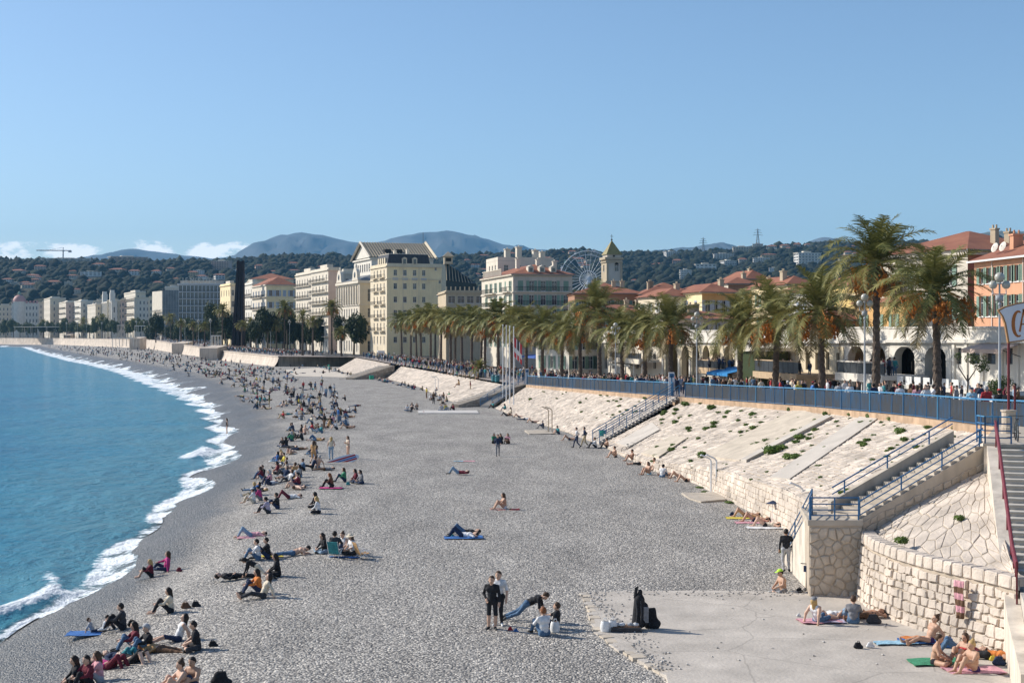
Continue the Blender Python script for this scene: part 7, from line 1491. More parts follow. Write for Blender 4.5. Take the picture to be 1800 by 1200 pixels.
def skeleton(pose, s=0):
 r = random.Random(hash(pose) % 1000+s*17 if False else sum(map(ord, pose))+s*17); j = lambda a: r.uniform(-a, a); J = {}
 def torso(pel, up, fwd, side):
  J['pel'] = pel; J['chest'] = pel+up*.36; J['neck'] = pel+up*.52+fwd*.01; J['head'] = pel+up*.655+fwd*.03; J['sh'] = [pel+up*.455+side*.185*q for q in (-1, 1)]; J['hip'] = [pel+side*.095*q-up*.02 for q in (-1, 1)]; J['up'], J['fwd'], J['side'] = up, fwd, side
 X, Y, Z = v3(1, 0, 0), v3(0, 1, 0), v3(0, 0, 1)
 def lean(a): return v3(0, -sin(a), cos(a)), v3(0, -cos(a), -sin(a))   # positive leans forward (-y)
 if pose in ('stand', 'stand2', 'walk', 'arms', 'back'):
  up, fw = lean(.03); torso(v3(0, 0, .95), up, fw, X)
  if pose == 'walk': J['knee'] = [v3(-.1, -.20, .53), v3(.1, .02, .50)]; J['ank'] = [v3(-.1, -.30, .09), v3(.1, .30, .17)]; J['toe'] = [v3(-.1, -.46, .07), v3(.1, .20, .04)]; J['elb'] = [v3(-.25, .20, 1.18), v3(.25, -.08, 1.15)]; J['wri'] = [v3(-.25, .10, .95), v3(.24, -.28, 1.02)]
  else:
   J['knee'] = [v3(-.105+j(.02), -.03, .50), v3(.105+j(.03), -.02+j(.03), .50)]; J['ank'] = [v3(-.12, .02, .08), v3(.12+j(.05), .03, .08)]; J['toe'] = [v3(-.15, -.15, .03), v3(.17, -.13, .03)]
   if pose == 'arms': J['elb'] = [v3(-.26, -.03, 1.15), v3(.26, -.03, 1.15)]; J['wri'] = [v3(-.08, -.25, 1.22), v3(.08, -.26, 1.26)]
   elif pose == 'stand2': J['elb'] = [v3(-.30, .08, 1.15), v3(.24, .0, 1.14)]; J['wri'] = [v3(-.17, -.08, .98), v3(.26, -.08, .90)]
   else: J['elb'] = [v3(-.26, .03, 1.14), v3(.26, .03, 1.14)]; J['wri'] = [v3(-.27, -.05, .88), v3(.27, -.05, .88)]
 elif pose in ('knees', 'hug'):
  up, fw = lean(.22 if pose == 'hug' else .08); torso(v3(0, 0, .12), up, fw, X); J['knee'] = [v3(-.13, -.36, .46), v3(.13, -.38+j(.03), .45)]; J['ank'] = [v3(-.12, -.58, .07), v3(.12, -.60, .07)]; J['toe'] = [v3(-.13, -.76, .04), v3(.13, -.78, .04)]; J['elb'] = [v3(-.24, -.24, .38), v3(.24, -.22, .38)]; J['wri'] = [v3(-.08, -.46, .36), v3(.10, -.47, .34)]
 elif pose == 'cross':
  up, fw = lean(.15); torso(v3(0, 0, .12), up, fw, X); J['knee'] = [v3(-.36, -.30, .12), v3(.36, -.30, .12)]; J['ank'] = [v3(.06, -.42, .08), v3(-.06, -.36, .08)]; J['toe'] = [v3(.22, -.40, .06), v3(-.20, -.30, .06)]; J['elb'] = [v3(-.26, -.14, .36), v3(.26, -.14, .36)]; J['wri'] = [v3(-.12, -.34, .24), v3(.12, -.36, .24)]
 elif pose == 'legs':     # sitting, legs out, leaning back on the hands
  up, fw = lean(-.35); torso(v3(0, 0, .12), up, fw, X); J['knee'] = [v3(-.11, -.43, .16), v3(.12, -.42, .22)]; J['ank'] = [v3(-.12, -.86, .07), v3(.13, -.82, .07)]; J['toe'] = [v3(-.15, -.92, .20), v3(.16, -.88, .20)]; J['elb'] = [v3(-.26, .30, .33), v3(.26, .30, .33)]; J['wri'] = [v3(-.28, .36, .08), v3(.28, .36, .08)]
 elif pose == 'side':     # sitting propped on one arm
  up, fw = lean(-.12); up = up+v3(.22, 0, 0); up /= np.linalg.norm(up); torso(v3(0, 0, .12), up, fw, X); J['knee'] = [v3(-.14, -.40, .30), v3(.2, -.36, .14)]; J['ank'] = [v3(-.14, -.62, .07), v3(-.05, -.62, .08)]; J['toe'] = [v3(-.15, -.79, .04), v3(-.12, -.74, .05)]; J['elb'] = [v3(-.14, -.16, .42), v3(.44, .05, .36)]; J['wri'] = [v3(-.12, -.38, .38), v3(.50, .08, .06)]
 elif pose in ('lie', 'lieknee', 'prone'):
  up, fw = v3(0, 1, .04), v3(0, 0, 1); pz = .13
  if pose == 'prone': fw = v3(0, -.2, -1); up = v3(0, .96, .28)
  torso(v3(0, 0, pz), up, fw, X)
  if pose == 'lieknee': J['knee'] = [v3(-.11, -.36, .46), v3(.12, -.38, .42)]; J['ank'] = [v3(-.12, -.56, .08), v3(.13, -.60, .08)]; J['toe'] = [v3(-.13, -.74, .04), v3(.14, -.78, .04)]
  else: J['knee'] = [v3(-.10, -.45, .12), v3(.11, -.45, .13)]; J['ank'] = [v3(-.11, -.88, .08), v3(.14, -.88, .08)]; J['toe'] = [v3(-.15, -.93, .19), v3(.20, -.93, .19)]
  if pose == 'prone': J['elb'] = [v3(-.26, .42, .08), v3(.26, .42, .08)]; J['wri'] = [v3(-.16, .66, .07), v3(.16, .66, .07)]
  else: J['elb'] = [v3(-.30, .24, .08), v3(.28, .62, .10)]; J['wri'] = [v3(-.14, .08, .20), v3(.08, .72, .12)]
 elif pose == 'crawl':    # leaning far forward over the knees, propped on an arm
  up, fw = v3(0, -.90, .43), v3(0, -.43, -.9); torso(v3(0, 0, .62), up, fw, X); J['knee'] = [v3(-.12, .28, .30), v3(.12, .34, .34)]; J['ank'] = [v3(-.12, .72, .12), v3(.14, .80, .14)]; J['toe'] = [v3(-.12, .84, .03), v3(.14, .92, .03)]; J['elb'] = [v3(-.24, -.44, .52), v3(.24, -.46, .52)]; J['wri'] = [v3(-.22, -.52, .26), v3(.18, -.60, .22)]
 elif pose == 'edge':     # sitting on an edge, legs hanging down the slope
  up, fw = lean(.12); torso(v3(0, 0, .12), up, fw, X); J['knee'] = [v3(-.11, -.42, .14), v3(.11, -.43, .12)]; J['ank'] = [v3(-.11, -.66, -.24), v3(.12, -.62, -.26)]; J['toe'] = [v3(-.11, -.82, -.26), v3(.12, -.78, -.28)]; J['elb'] = [v3(-.24, -.1, .34), v3(.24, -.1, .34)]; J['wri'] = [v3(-.14, -.33, .24), v3(.14, -.33, .24)]
 elif pose == 'chair':
  up, fw = lean(-.22); torso(v3(0, 0, .34), up, fw, X); J['knee'] = [v3(-.13, -.42, .44), v3(.13, -.42, .42)]; J['ank'] = [v3(-.13, -.62, .08), v3(.13, -.58, .08)]; J['toe'] = [v3(-.13, -.78, .04), v3(.13, -.75, .04)]; J['elb'] = [v3(-.26, -.05, .58), v3(.26, -.05, .58)]; J['wri'] = [v3(-.15, -.26, .56), v3(.15, -.28, .52)]
 return J
def body_caps(J, hair):
 up, fw, sd = J['up'], J['fwd'], J['side']; C = []
 C.append((J['hip'][0], J['hip'][1], .115, .115, 4)); C.append((J['pel']+up*.06, J['pel']+up*.2, .125, .122, 3)); C.append((J['pel']+up*.2-sd*.04, J['pel']+up*.2+sd*.04, .115, .115, 3)); C.append((J['chest']-sd*.085, J['chest']+sd*.085, .122, .122, 3)); C.append((J['sh'][0]*.75+J['sh'][1]*.25, J['sh'][1]*.75+J['sh'][0]*.25, .075, .075, 3)); C.append((J['neck']-up*.03, J['neck']+up*.05, .055, .052, 0))
 hd = J['head']; C.append((hd+up*.035, hd-up*.03+fw*.012, .094, .078, 0)); C.append((hd-up*.06+fw*.03, hd-up*.075+fw*.045, .045, .04, 0)); C.append((hd+fw*.095, hd-up*.03+fw*.11, .012, .018, 0))
 for q in (-1, 1): C.append((hd+sd*.09*q-up*.005, hd+sd*.095*q-up*.035, .018, .014, 0))
 for i in (0, 1):
  s_, e, w = J['sh'][i], J['elb'][i], J['wri'][i]; C.append((s_, e, .060, .047, 1)); C.append((e, w, .046, .031, 2)); d = (w-e)/np.linalg.norm(w-e); C.append((w, w+d*.075, .034, .030, 0))
  h, k, a, t = J['hip'][i], J['knee'][i], J['ank'][i], J['toe'][i]; C.append((h, k, .092, .064, 5)); dk = (k-a)/np.linalg.norm(k-a); C.append((k, a+dk*.22, .062, .056, 6)); C.append((a+dk*.22, a, .056, .04, 6)); C.append((a-(t-a)*.25, t, .045, .034, 7))
 Hc = []
 Hc.append((hd+up*.05-fw*.015, hd+up*.02-fw*.035, .100, .098, 8))
 if hair == 1: Hc.append((hd-fw*.06, hd-up*.17-fw*.085, .085, .06, 8)); Hc.append((hd-up*.17-fw*.085, hd-up*.33-fw*.10, .07, .035, 8)); [Hc.append((hd+sd*.075*q+up*.02, hd+sd*.085*q-up*.12-fw*.03, .035, .03, 8)) for q in (-1, 1)]
 elif hair == 2: Hc.append((hd+up*.13-fw*.05, hd+up*.15-fw*.07, .045, .045, 8))
 return C, Hc
SLOTS = 10
_bm = {}
def body_mesh(pose, hair, h, var=0, split=False):
 key = (pose, hair, h, var, split)
 if key in _bm: return _bm[key]
 J = skeleton(pose, var); C, Hc = body_caps(J, hair)
 def net(caps, k):
  P = np.array([p for c in caps for p in (c[0], c[1])]); f = round_cones(caps, k); V, F = surface_net(f, P.min(0)-.16, P.max(0)+.16, h); _, rg = f(V[F].mean(1)); return V, F, rg
 V, F, rg = net(C if split else C+Hc, .035)
 Vl = V.tolist(); Fl = [tuple(q) for q in F.tolist()]; R = rg.tolist(); mb = MB(); mb.V = [tuple(v) for v in Vl]; mb.F = Fl; mb.I = R
 if split:                # fingers and face for those seen close to
  for i in (0, 1):
   e, w = J['elb'][i], J['wri'][i]; d = (w-e)/np.linalg.norm(w-e); sdv = J['side']-d*np.dot(d, J['side']); sdv /= np.linalg.norm(sdv)+1e-6; nn = np.cross(d, sdv)
   for q, L_ in zip((-1.5, -.5, .5, 1.5), (.075, .088, .082, .062)):
    b = w+d*.085+sdv*q*.016; mb.tube([b, b+d*L_*.5+nn*.008, b+d*L_*.85+nn*.028], [.0095, .009, .007], 5, 0)
   t = w+d*.03+sdv*(.028 if i == 0 else -.028); mb.tube([t, t+d*.04+sdv*(.02 if i == 0 else -.02), t+d*.07+nn*.015], [.011, .0105, .008], 5, 0)
  hd, up, fw, sd_ = J['head'], J['up'], J['fwd'], J['side']
  for q in (-1, 1): mb.sphere(tuple(hd+fw*.088+sd_*.034*q+up*.005), .011, 6, 4, 9)
  mb.tube([tuple(hd+fw*.093-up*.062-sd_*.022), tuple(hd+fw*.100-up*.064), tuple(hd+fw*.093-up*.062+sd_*.022)], .006, 4, 9)
 me = mesh('body', mb.V, mb.F, [], None, True)
 for _ in range(SLOTS): me.materials.append(None)
 me.polygons.foreach_set('material_index', np.array(mb.I, dtype=np.int32)); hm = None
 if split: Vh, Fh, _ = net(Hc, .03); hm = mesh('hair', Vh, Fh, [None], None, True)
 _bm[key] = (me, hm, J); return _bm[key]
PAL = {'black': (.022, .022, .025), 'char': (.05, .05, .055), 'grey': (.22, .22, .23), 'lgrey': (.42, .42, .43), 'white': (.74, .73, .72), 'navy': (.03, .045, .09), 'denim': (.09, .16, .26), 'ldenim': (.26, .36, .46), 'red': (.45, .04, .045), 'pink': (.62, .32, .36), 'magenta': (.5, .05, .2), 'maroon': (.16, .025, .04), 'teal': (.05, .25, .27), 'green': (.06, .26, .14), 'olive': (.13, .13, .06), 'khaki': (.42, .34, .22), 'camel': (.50, .30, .14), 'cream': (.66, .57, .44), 'brown': (.15, .085, .05), 'orange': (.60, .20, .05), 'yellow': (.62, .50, .08), 'blue': (.05, .16, .42), 'sky': (.30, .50, .62), 'lilac': (.45, .40, .50), 'lime': (.50, .80, .08), 'purple': (.06, .03, .12)}
SKIN = [(.60, .38, .27), (.50, .30, .20), (.40, .22, .14), (.66, .45, .34)]
HAIRC = {'dk': (.022, .016, .013), 'br': (.075, .042, .024), 'bl': (.48, .32, .13), 'gr': (.40, .39, .38), 'rd': (.24, .09, .035)}
def cm(c): return M('cloth_'+c, PAL[c], .9, .2, 7, bump=.7, bscale=10)
def skm(i): return M('skin_%d' % i, SKIN[i], .55, .06, 8, spec=.35)
def hm_(c): return M('hair_'+c, HAIRC[c], .6, .2, 20)
EYE = M('eye_dark', (.03, .02, .02), .3, .05, 5)
SHOE = {'w': M('shoe_white', (.65, .65, .64), .6, .05, 5), 'b': M('shoe_black', (.03, .03, .03), .6, .05, 5), 'n': None}
NP = [0]
def person(loc, pose, rz, top='black', bot='denim', sl=2, lg=2, shoe='b', hair='dk', hs=0, skin=0, h=.045, scale=1.0, near=False, label='', group=None, var=0, hat=None, tilt=None):
 me, hm, J = body_mesh(pose, hs, h, var, near); o = obj('person', me, None, loc, radians(rz)); o.scale = (scale,)*3; S = skm(skin); T = cm(top) if top else S; B = cm(bot) if bot else S
 slots = [S, T if sl >= 1 and top else S, T if sl == 2 and top else S, T, B, B if lg >= 1 and bot else S, B if lg == 2 and bot else S, SHOE[shoe] or S, hm_(hair), EYE]
 for i, m in enumerate(slots): o.material_slots[i].link = 'OBJECT'; o.material_slots[i].material = m
 if hm: q = obj('hair', hm, o); q.material_slots[0].link = 'OBJECT'; q.material_slots[0].material = hm_(hair)
 if near and lg == 0 and top is None and hs == 1:   # bikini top
  b = MB(); c, sd_, fw = J['chest'], J['side'], J['fwd']; b.tube([tuple(c+sd_*.20*cos(t)+fw*.135*sin(t)) for t in np.linspace(0, 2*pi, 17)], .028, 5, cap=False); b.build('bikini_top', [B], o)
 if hat:
  hd, up, fw = J['head'], J['up'], J['fwd']; c = hd+up*.07; b = MB(); e1 = J['side']
  for k in range(7): t = pi/2*k/6; b.V += [tuple(c+(e1*cos(a)+fw*sin(a))*.112*cos(t)+up*.085*sin(t)) for a in np.linspace(0, 2*pi, 13)[:-1]]
  b.F += [(k*12+a, k*12+(a+1) % 12, (k+1)*12+(a+1) % 12, (k+1)*12+a) for k in range(6) for a in range(12)]; b.I += [0]*72
  if hat[1] == 'cap': b.add([c+e1*.07+fw*.09, c-e1*.07+fw*.09, c-e1*.05+fw*.21-up*.02, c+e1*.05+fw*.21-up*.02], [(0, 1, 2, 3)])
  elif hat[1] == 'brim':
   n = 14; b.add([c+(e1*cos(2*pi*k/n)+fw*sin(2*pi*k/n))*.11 for k in range(n)]+[c+(e1*cos(2*pi*k/n)+fw*sin(2*pi*k/n))*.22-up*.02 for k in range(n)], [(k, (k+1) % n, n+(k+1) % n, n+k) for k in range(n)])
  b.build('hat', [cm(hat[0])], o, True)
 NP[0] += 1; return tag(o, label, 'person', group)
def bp(px, py, pose, rz, label, near=None, **k):
 x, y, z = on_beach(px, py); d = y; nr = d < 66; h = .02 if nr else .032 if d < 120 else .045
 if 1020 < px and py > 1040 and px < 1770 and py > 1043 and px > 1040: z = .09; y = (CAMZ-z)*FPX/(py-HOR); x = (px-900)/FPX*y
 return person((x, y, z-.01), pose, rz, h=h, near=nr, label=label, **k)
bp(163, 1112, 'legs', 100, 'small child in grey vest sitting on blue towel at lower left', top='lgrey', bot='navy', sl=1, lg=1, scale=.62, hair='br')
bp(183, 1108, 'hug', 100, 'small child in white shirt beside the child in grey', top='white', bot='char', sl=1, scale=.62, hair='dk')
bp(216, 1106, 'knees', -85, 'adult in dark grey hoodie sitting with two small children', top='char', bot='black', shoe='w')
bp(266, 1014, 'knees', -75, 'blond girl in red top sitting close to the water', top='maroon', bot='black', hair='bl', hs=1, scale=.86, shoe='n', lg=1)
bp(293, 1003, 'side', -80, 'woman in pink-red sweater kneeling near the water', top='magenta', bot='navy', hair='br', hs=1)
bp(300, 1077, 'knees', -80, 'dark-haired woman in white top and black trousers sitting beside brown bags', top='cream', bot='black', hs=1, shoe='n')
bp(240, 1142, 'knees', -70, 'woman in maroon sweater leaning over picnic at lower left', top='maroon', bot='denim', hs=1)
bp(262, 1147, 'knees', -60, 'person in black sweater and grey beanie at lower left picnic', top='black', bot='denim', hair='gr', hat=('lgrey', 'beanie'))
bp(313, 1127, 'legs', -70, 'woman in white tank top sitting beside man in black shirt', top='white', bot='navy', sl=0, hs=1, lg=1)
bp(347, 1142, 'cross', -75, 'man in black tee-shirt and shorts sitting cross-legged at lower left', top='black', bot='char', sl=1, lg=1, skin=0)
bp(214, 1163, 'lieknee', 60, 'person lying with teal trousers bent up, lower left', top='navy', bot='teal', sl=2, shoe='n')
bp(194, 1176, 'lieknee', 65, 'person lying with maroon trousers bent up, lower left', top='magenta', bot='maroon', hs=1, shoe='n')
bp(236, 1167, 'lieknee', 55, 'bare-legged person lying in black shorts, lower left', top='black', bot='black', lg=1, sl=1, shoe='n', skin=3)
bp(283, 1147, 'lie', 70, 'red-haired person lying down behind the beanie wearer', top='camel', bot='brown', hair='rd', hs=1)
bp(175, 1199, 'knees', -70, 'woman in pale pink top cut by the bottom edge', top='pink', bot='lgrey', hair='br', hs=1)
bp(156, 1206, 'knees', -40, 'dark-haired man in red shirt at the bottom edge', top='maroon', bot='black', hair='dk')
bp(138, 1206, 'cross', -60, 'person in black at the bottom edge, leftmost', top='black', bot='black', hs=1)
bp(341, 1212, 'knees', -25, 'bare-chested bearded man at the bottom edge', top=None, bot='navy', lg=1, shoe='n', skin=1)
bp(322, 1218, 'knees', -60, 'blond woman with sunglasses at the bottom edge beside bare-chested man', top=None, bot='black', lg=0, hair='br', hs=2, shoe='n', skin=0)
bp(446, 884, 'knees', -90, 'person in white shirt and cap sitting near the surf', top='white', bot='cream', sl=1, hat=('white', 'cap'), shoe='n')
bp(458, 879, 'hug', -90, 'person in bright pink-red shirt next to white shirt and cap', top='magenta', bot='grey', sl=1, hat=('blue', 'cap'))
bp(488, 894, 'knees', -90, 'man in black tee-shirt sitting behind lilac-shirted person', top='black', bot='navy', sl=1, skin=1)
bp(472, 902, 'hug', -100, 'person in lilac sweater hugging the knees', top='lilac', bot='char', shoe='n')
bp(507, 876, 'lieknee', -80, 'person lying in white shirt and maroon trousers, head to the right', top='white', bot='maroon', sl=1, hair='br', tilt=1)
bp(557, 893, 'cross', -110, 'dark-haired person in black sitting behind the white-topped woman', top='black', bot='black', hs=1)
bp(560, 902, 'cross', -95, 'blond woman in white top and black trousers sitting cross-legged alone mid beach', top='white', bot='black', hair='bl', hs=1, shoe='w')
bp(440, 944, 'lieknee', -78, 'person lying in light jeans with knees up on pink towel', top='pink', bot='ldenim', sl=1, shoe='n')
bp(454, 984, 'knees', -80, 'person in white tee-shirt and jeans sitting beside man in black', top='white', bot='denim', sl=1)
bp(471, 981, 'knees', -85, 'man in black tee-shirt and jeans sitting beside yellow towel', top='black', bot='navy', sl=1)
bp(515, 976, 'prone', -72, 'bare-backed man in jeans lying full length', top=None, bot='denim', shoe='n', skin=0)
bp(571, 972, 'cross', -60, 'long-haired woman in black top in the beach-chair group', top='black', bot='ldenim', hs=1)
bp(590, 978, 'chair', 170, 'man in dark shirt seated low in teal beach chair, back to camera', top='char', bot='navy', sl=1)
bp(605, 970, 'cross', -30, 'woman in white tank top with sunglasses in the beach-chair group', top='white', bot='ldenim', sl=0, hs=2, hair='br')
bp(621, 974, 'cross', -60, 'woman in white shirt and straw hat in the beach-chair group', top='white', bot='black', sl=1, hair='br', hs=1, hat=('cream', 'brim'))
bp(489, 1012, 'cross', -80, 'woman in black crouching with phone, right of lying figure', top='black', bot='black', hs=1)
bp(413, 1017, 'lie', 112, 'figure in black stretched out lying toward the sea', top='black', bot='black')
bp(452, 1018, 'crawl', -90, 'person in black jacket bending over the stretched-out figure', top='black', bot='cream', lg=1, hs=1, scale=.85)
bp(463, 1050, 'legs', -75, 'long-haired woman in cream top with orange vest behind her', top='cream', bot='char', hs=1, shoe='n')
bp(455, 1042, 'knees', -70, 'person in orange jacket sitting behind the cream-topped woman', top='orange', bot='navy', hs=1)
bp(551, 816, 'walk', 160, 'woman in camel dress walking away with dark bag', top='camel', bot='camel', sl=1, lg=1, hair='br', hs=1)
bp(582, 808, 'stand2', 175, 'standing woman in beige top and light blue jeans, back turned', top='cream', bot='ldenim', sl=0, hair='bl', hs=1, shoe='b')
bp(612, 806, 'arms', -60, 'standing woman in pale swimsuit behind striped board', top='cream', bot=None, sl=0, lg=0, hair='br', hs=1, shoe='n')
bp(399, 762, 'stand', -70, 'person in black swimsuit standing at the water edge', top='black', bot='black', sl=0, lg=0, shoe='n', hs=1, hair='br')
bp(875, 802, 'walk', 0, 'man in navy jacket and grey trousers walking toward the camera mid beach', top='navy', bot='grey', shoe='b', hair='br')
bp(868, 779, 'knees', 20, 'person in green sweater sitting behind the walking man', top='green', bot='black', hs=1)
bp(881, 779, 'hug', -20, 'dark-haired woman in black sitting behind the walking man', top='black', bot='black', hs=1)
bp(893, 779, 'knees', -20, 'long-haired woman in pink top, rightmost of three behind the walking man', top='pink', bot='brown', hs=1, hair='br')
bp(1014, 787, 'walk', -90, 'walker in white tee-shirt carrying dark jacket', top='white', bot='navy', sl=1)
bp(1028, 786, 'walk', -90, 'walker in navy jacket and khaki trousers with backpack', top='navy', bot='khaki', shoe='w')
bp(1047, 787, 'knees', -90, 'person in white shirt and black trousers sitting at the foot of the blue stairs', top='white', bot='black', skin=1)
bp(1068, 788, 'knees', -85, 'bare-chested person in black trousers at the foot of the blue stairs', top=None, bot='black', skin=1)
bp(805, 833, 'lieknee', -95, 'person in maroon lying with pale jeans bent up, alone mid beach', top='maroon', bot='ldenim', hs=1)
bp(887, 895, 'knees', -80, 'woman in white bikini sitting on red towel mid beach', top=None, bot='white', lg=0, hs=1, hair='br', shoe='n', skin=1)
bp(812, 944, 'lieknee', -100, 'person in white shirt and navy trousers lying on blue towel mid beach', top='white', bot='navy', sl=1)
bp(816, 939, 'lieknee', -95, 'person in dark clothes lying behind white-shirted one', top='black', bot='denim')
bp(865, 1106, 'stand2', -15, 'standing man in black hoodie and shorts with tattooed legs', top='black', bot='black', sl=2, lg=1, shoe='b', skin=0, scale=1.0, hair='br')
bp(877, 1099, 'stand', -20, 'standing man in white tee-shirt and black trousers', top='white', bot='black', sl=1, shoe='w', hair='br', scale=1.03)
bp(927, 1092, 'crawl', 80, 'man in black tee-shirt and jeans leaning forward on his hands', top='black', bot='denim', sl=1, shoe='b', hair='br')
bp(957, 1117, 'knees', -150, 'man in white tee-shirt with orange print, back to camera', top='white', bot='denim', sl=1, hair='rd')
bp(977, 1104, 'side', -100, 'man in black tee-shirt propped on his arm beside white bag', top='black', bot='navy', sl=1, hair='br')
bp(1310, 909, 'lieknee', -95, 'sunbather on yellow towel, first of three by the wall', top=None, bot='black', lg=0, shoe='n', skin=1)
bp(1326, 917, 'lieknee', -95, 'sunbather on pink towel, middle of three by the wall', top=None, bot='navy', lg=0, hs=1, shoe='n', skin=1)
bp(1345, 926, 'lieknee', -98, 'sunbather on white towel, nearest of three by the wall', top='cream', bot='black', lg=0, sl=0, hs=1, shoe='n', skin=0)
bp(1382, 1005, 'stand2', 175, 'standing man in black jacket and pale grey trousers beside the pier', top='black', bot='lgrey', shoe='b', skin=2)
bp(1377, 1042, 'cross', -75, 'bare-backed man in lime cap sitting cross-legged by the pier', top=None, bot='grey', lg=2, shoe='n', skin=1, hat=('lime', 'cap'))
bp(1438, 1094, 'legs', 130, 'blond woman in white top and denim shorts on pink towel', top='white', bot='denim', sl=0, lg=1, hair='bl', hs=1, shoe='n', hat=('grey', 'cap'))
bp(1500, 1095, 'knees', 165, 'man in grey tee-shirt sitting with his back to camera near black backpack', top='grey', bot='denim', sl=1, hair='br')
bp(1479, 1086, 'lieknee', 95, 'bare-legged woman lying beside the man in grey tee-shirt', top='white', bot='ldenim', lg=1, sl=0, shoe='n', hs=1)
bp(1520, 1086, 'lie', -70, 'tanned person lying behind the man in grey tee-shirt', top=None, bot='brown', lg=1, shoe='n', skin=2)
bp(1634, 1130, 'legs', -75, 'woman in bikini with sunglasses leaning against the curved wall', top=None, bot='purple', lg=0, hs=2, hair='br', shoe='n', skin=1)
bp(1643, 1168, 'cross', 70, 'bare-backed man in black trunks sitting on green towel', top=None, bot='black', lg=0, shoe='n', skin=1, hair='br')
bp(1688, 1150, 'lieknee', -100, 'person in jeans lying back beside blue bag', top='maroon', bot='denim', hair='dk')
bp(1712, 1181, 'knees', -70, 'blond woman in dark bikini sitting on pink towel', top=None, bot='purple', lg=0, hair='bl', hs=2, shoe='n', skin=1)
bp(1700, 1166, 'knees', -60, 'tanned woman sitting behind the blond woman in bikini', top=None, bot='red', lg=0, hair='br', hs=1, shoe='n', skin=1)
bp(1736, 1157, 'lie', -110, 'red-faced person lying against the wall corner', top='orange', bot='black', lg=1, sl=0, shoe='n', skin=1, hair='rd')
for a in ((1082, 804, 'knees', -85, 'tanned person with knees up by the parked bicycle', None, 'black', 0, 1, 0, 'dk'), (1113, 810, 'knees', -85, 'tanned person sitting beside the bicycle, right of it', None, 'navy', 0, 2, 0, 'dk'), (1124, 817, 'lie', -95, 'sunbather in black shorts lying flat below the beige patch', None, 'black', 1, 1, 0, 'dk'), (1141, 834, 'knees', -60, 'woman in pale bikini sitting with knees up by the wall', None, 'sky', 0, 1, 1, 'br'), (1153, 826, 'cross', -80, 'bare-chested man sitting by the wall behind bikini woman', None, 'black', 0, 1, 0, 'br'), (1160, 823, 'knees', -90, 'red-haired bather against the wall', None, 'navy', 0, 0, 1, 'rd'), (1164, 839, 'hug', 150, 'person in white tee-shirt with back turned among wall bathers', 'white', 'denim', 2, 0, 0, 'dk'), (1180, 836, 'lie', -95, 'dark-haired bather lying beside the white tee-shirt', None, 'maroon', 0, 1, 1, 'dk'), (1194, 841, 'lieknee', -95, 'bather lying with head toward the shower slab', None, 'black', 0, 1, 1, 'dk'), (1206, 847, 'lieknee', -90, 'nearest wall bather with knees up beside green bag', None, 'black', 0, 1, 0, 'br')):
 bp(a[0], a[1], a[2], a[3], a[4], top=a[5], bot=a[6], lg=a[7], sl=1, skin=a[8], hs=a[9], hair=a[10], shoe='n')
RP = random.Random(99)
TOPS = ['black', 'black', 'char', 'navy', 'navy', 'grey', 'white', 'white', 'maroon', 'red', 'olive', 'brown', 'teal', 'pink', 'denim', 'khaki', 'cream', 'blue', 'green', 'camel', 'lgrey', 'yellow']
BOTS = ['black', 'black', 'navy', 'denim', 'denim', 'ldenim', 'char', 'khaki', 'grey', 'brown']
CN = {'char': 'dark-grey', 'lgrey': 'pale-grey', 'denim': 'blue-denim', 'ldenim': 'pale-denim', 'sky': 'sky-blue'}
PN = {'knees': 'seated knees up', 'hug': 'seated bent forward', 'cross': 'seated cross-legged', 'legs': 'seated legs out', 'lie': 'lying flat', 'lieknee': 'lying knees up', 'stand': 'standing', 'stand2': 'standing elbow out', 'walk': 'walking', 'arms': 'standing arms raised', 'edge': 'seated legs dangling', 'prone': 'lying face down', 'side': 'seated propped sideways', 'chair': 'seated'}
def rnd_person(loc, pose, rz, zone, h=.045, scale=None):
 t, b = RP.choice(TOPS), RP.choice(BOTS); bare = (pose in ('lie', 'lieknee', 'legs') and RP.random() < .3)
 person(loc, pose, rz, top=None if bare else t, bot=b, sl=RP.choice((1, 2, 2)), lg=0 if bare else RP.choice((2, 2, 2, 1)), shoe=RP.choice('bbwn'), hair=RP.choice(('dk', 'dk', 'br', 'br', 'bl', 'gr')), hs=RP.choice((0, 1)), skin=RP.choice((0, 0, 1, 3)), h=h, scale=scale or RP.uniform(.92, 1.05),
           label=('bather in %s trunks, ' % CN.get(b, b) if bare else 'person in %s top, %s trousers, ' % (CN.get(t, t), CN.get(b, b)))+PN[pose]+' '+zone, group='people '+zone)
for px, py, po, rz in ((867, 717, 'knees', -60), (889, 722, 'hug', -80), (890, 731, 'lieknee', -90), (899, 728, 'cross', -80), (912, 734, 'lieknee', -95), (922, 738, 'lie', -90), (936, 743, 'lieknee', -80), (955, 753, 'knees', -90), (982, 763, 'hug', -60), (1001, 774, 'lieknee', -90)): rnd_person(on_beach(px, py), po, rz, 'below the slope near the flagpoles')
for px, py, po, rz in ((716, 722, 'cross', 0), (724, 719, 'knees', 10), (733, 720, 'knees', -20), (776, 722, 'cross', 0), (783, 722, 'knees', 30), (798, 721, 'hug', -60)): rnd_person(on_beach(px, py), po, rz, 'on the pale platform')
for px, py, po in ((750, 700, 'stand'), (762, 711, 'arms'), (757, 703, 'knees'), (765, 697, 'cross'), (772, 704, 'legs'), (780, 700, 'knees'), (786, 706, 'cross'), (790, 698, 'knees'), (775, 712, 'knees'), (768, 690, 'hug')): rnd_person(on_beach(px, py), po, RP.uniform(-120, 60), 'in the cluster below the ramp')
for px, py, po in ((547, 688, 'walk'), (554, 688, 'walk'), (565, 688, 'walk')): rnd_person(on_beach(px, py), po, 160, 'crossing the far beach')
for px, py, po in ((587, 699, 'knees'), (593, 700, 'knees')): rnd_person(on_beach(px, py), po, -60, 'in a pair beyond the standing group')
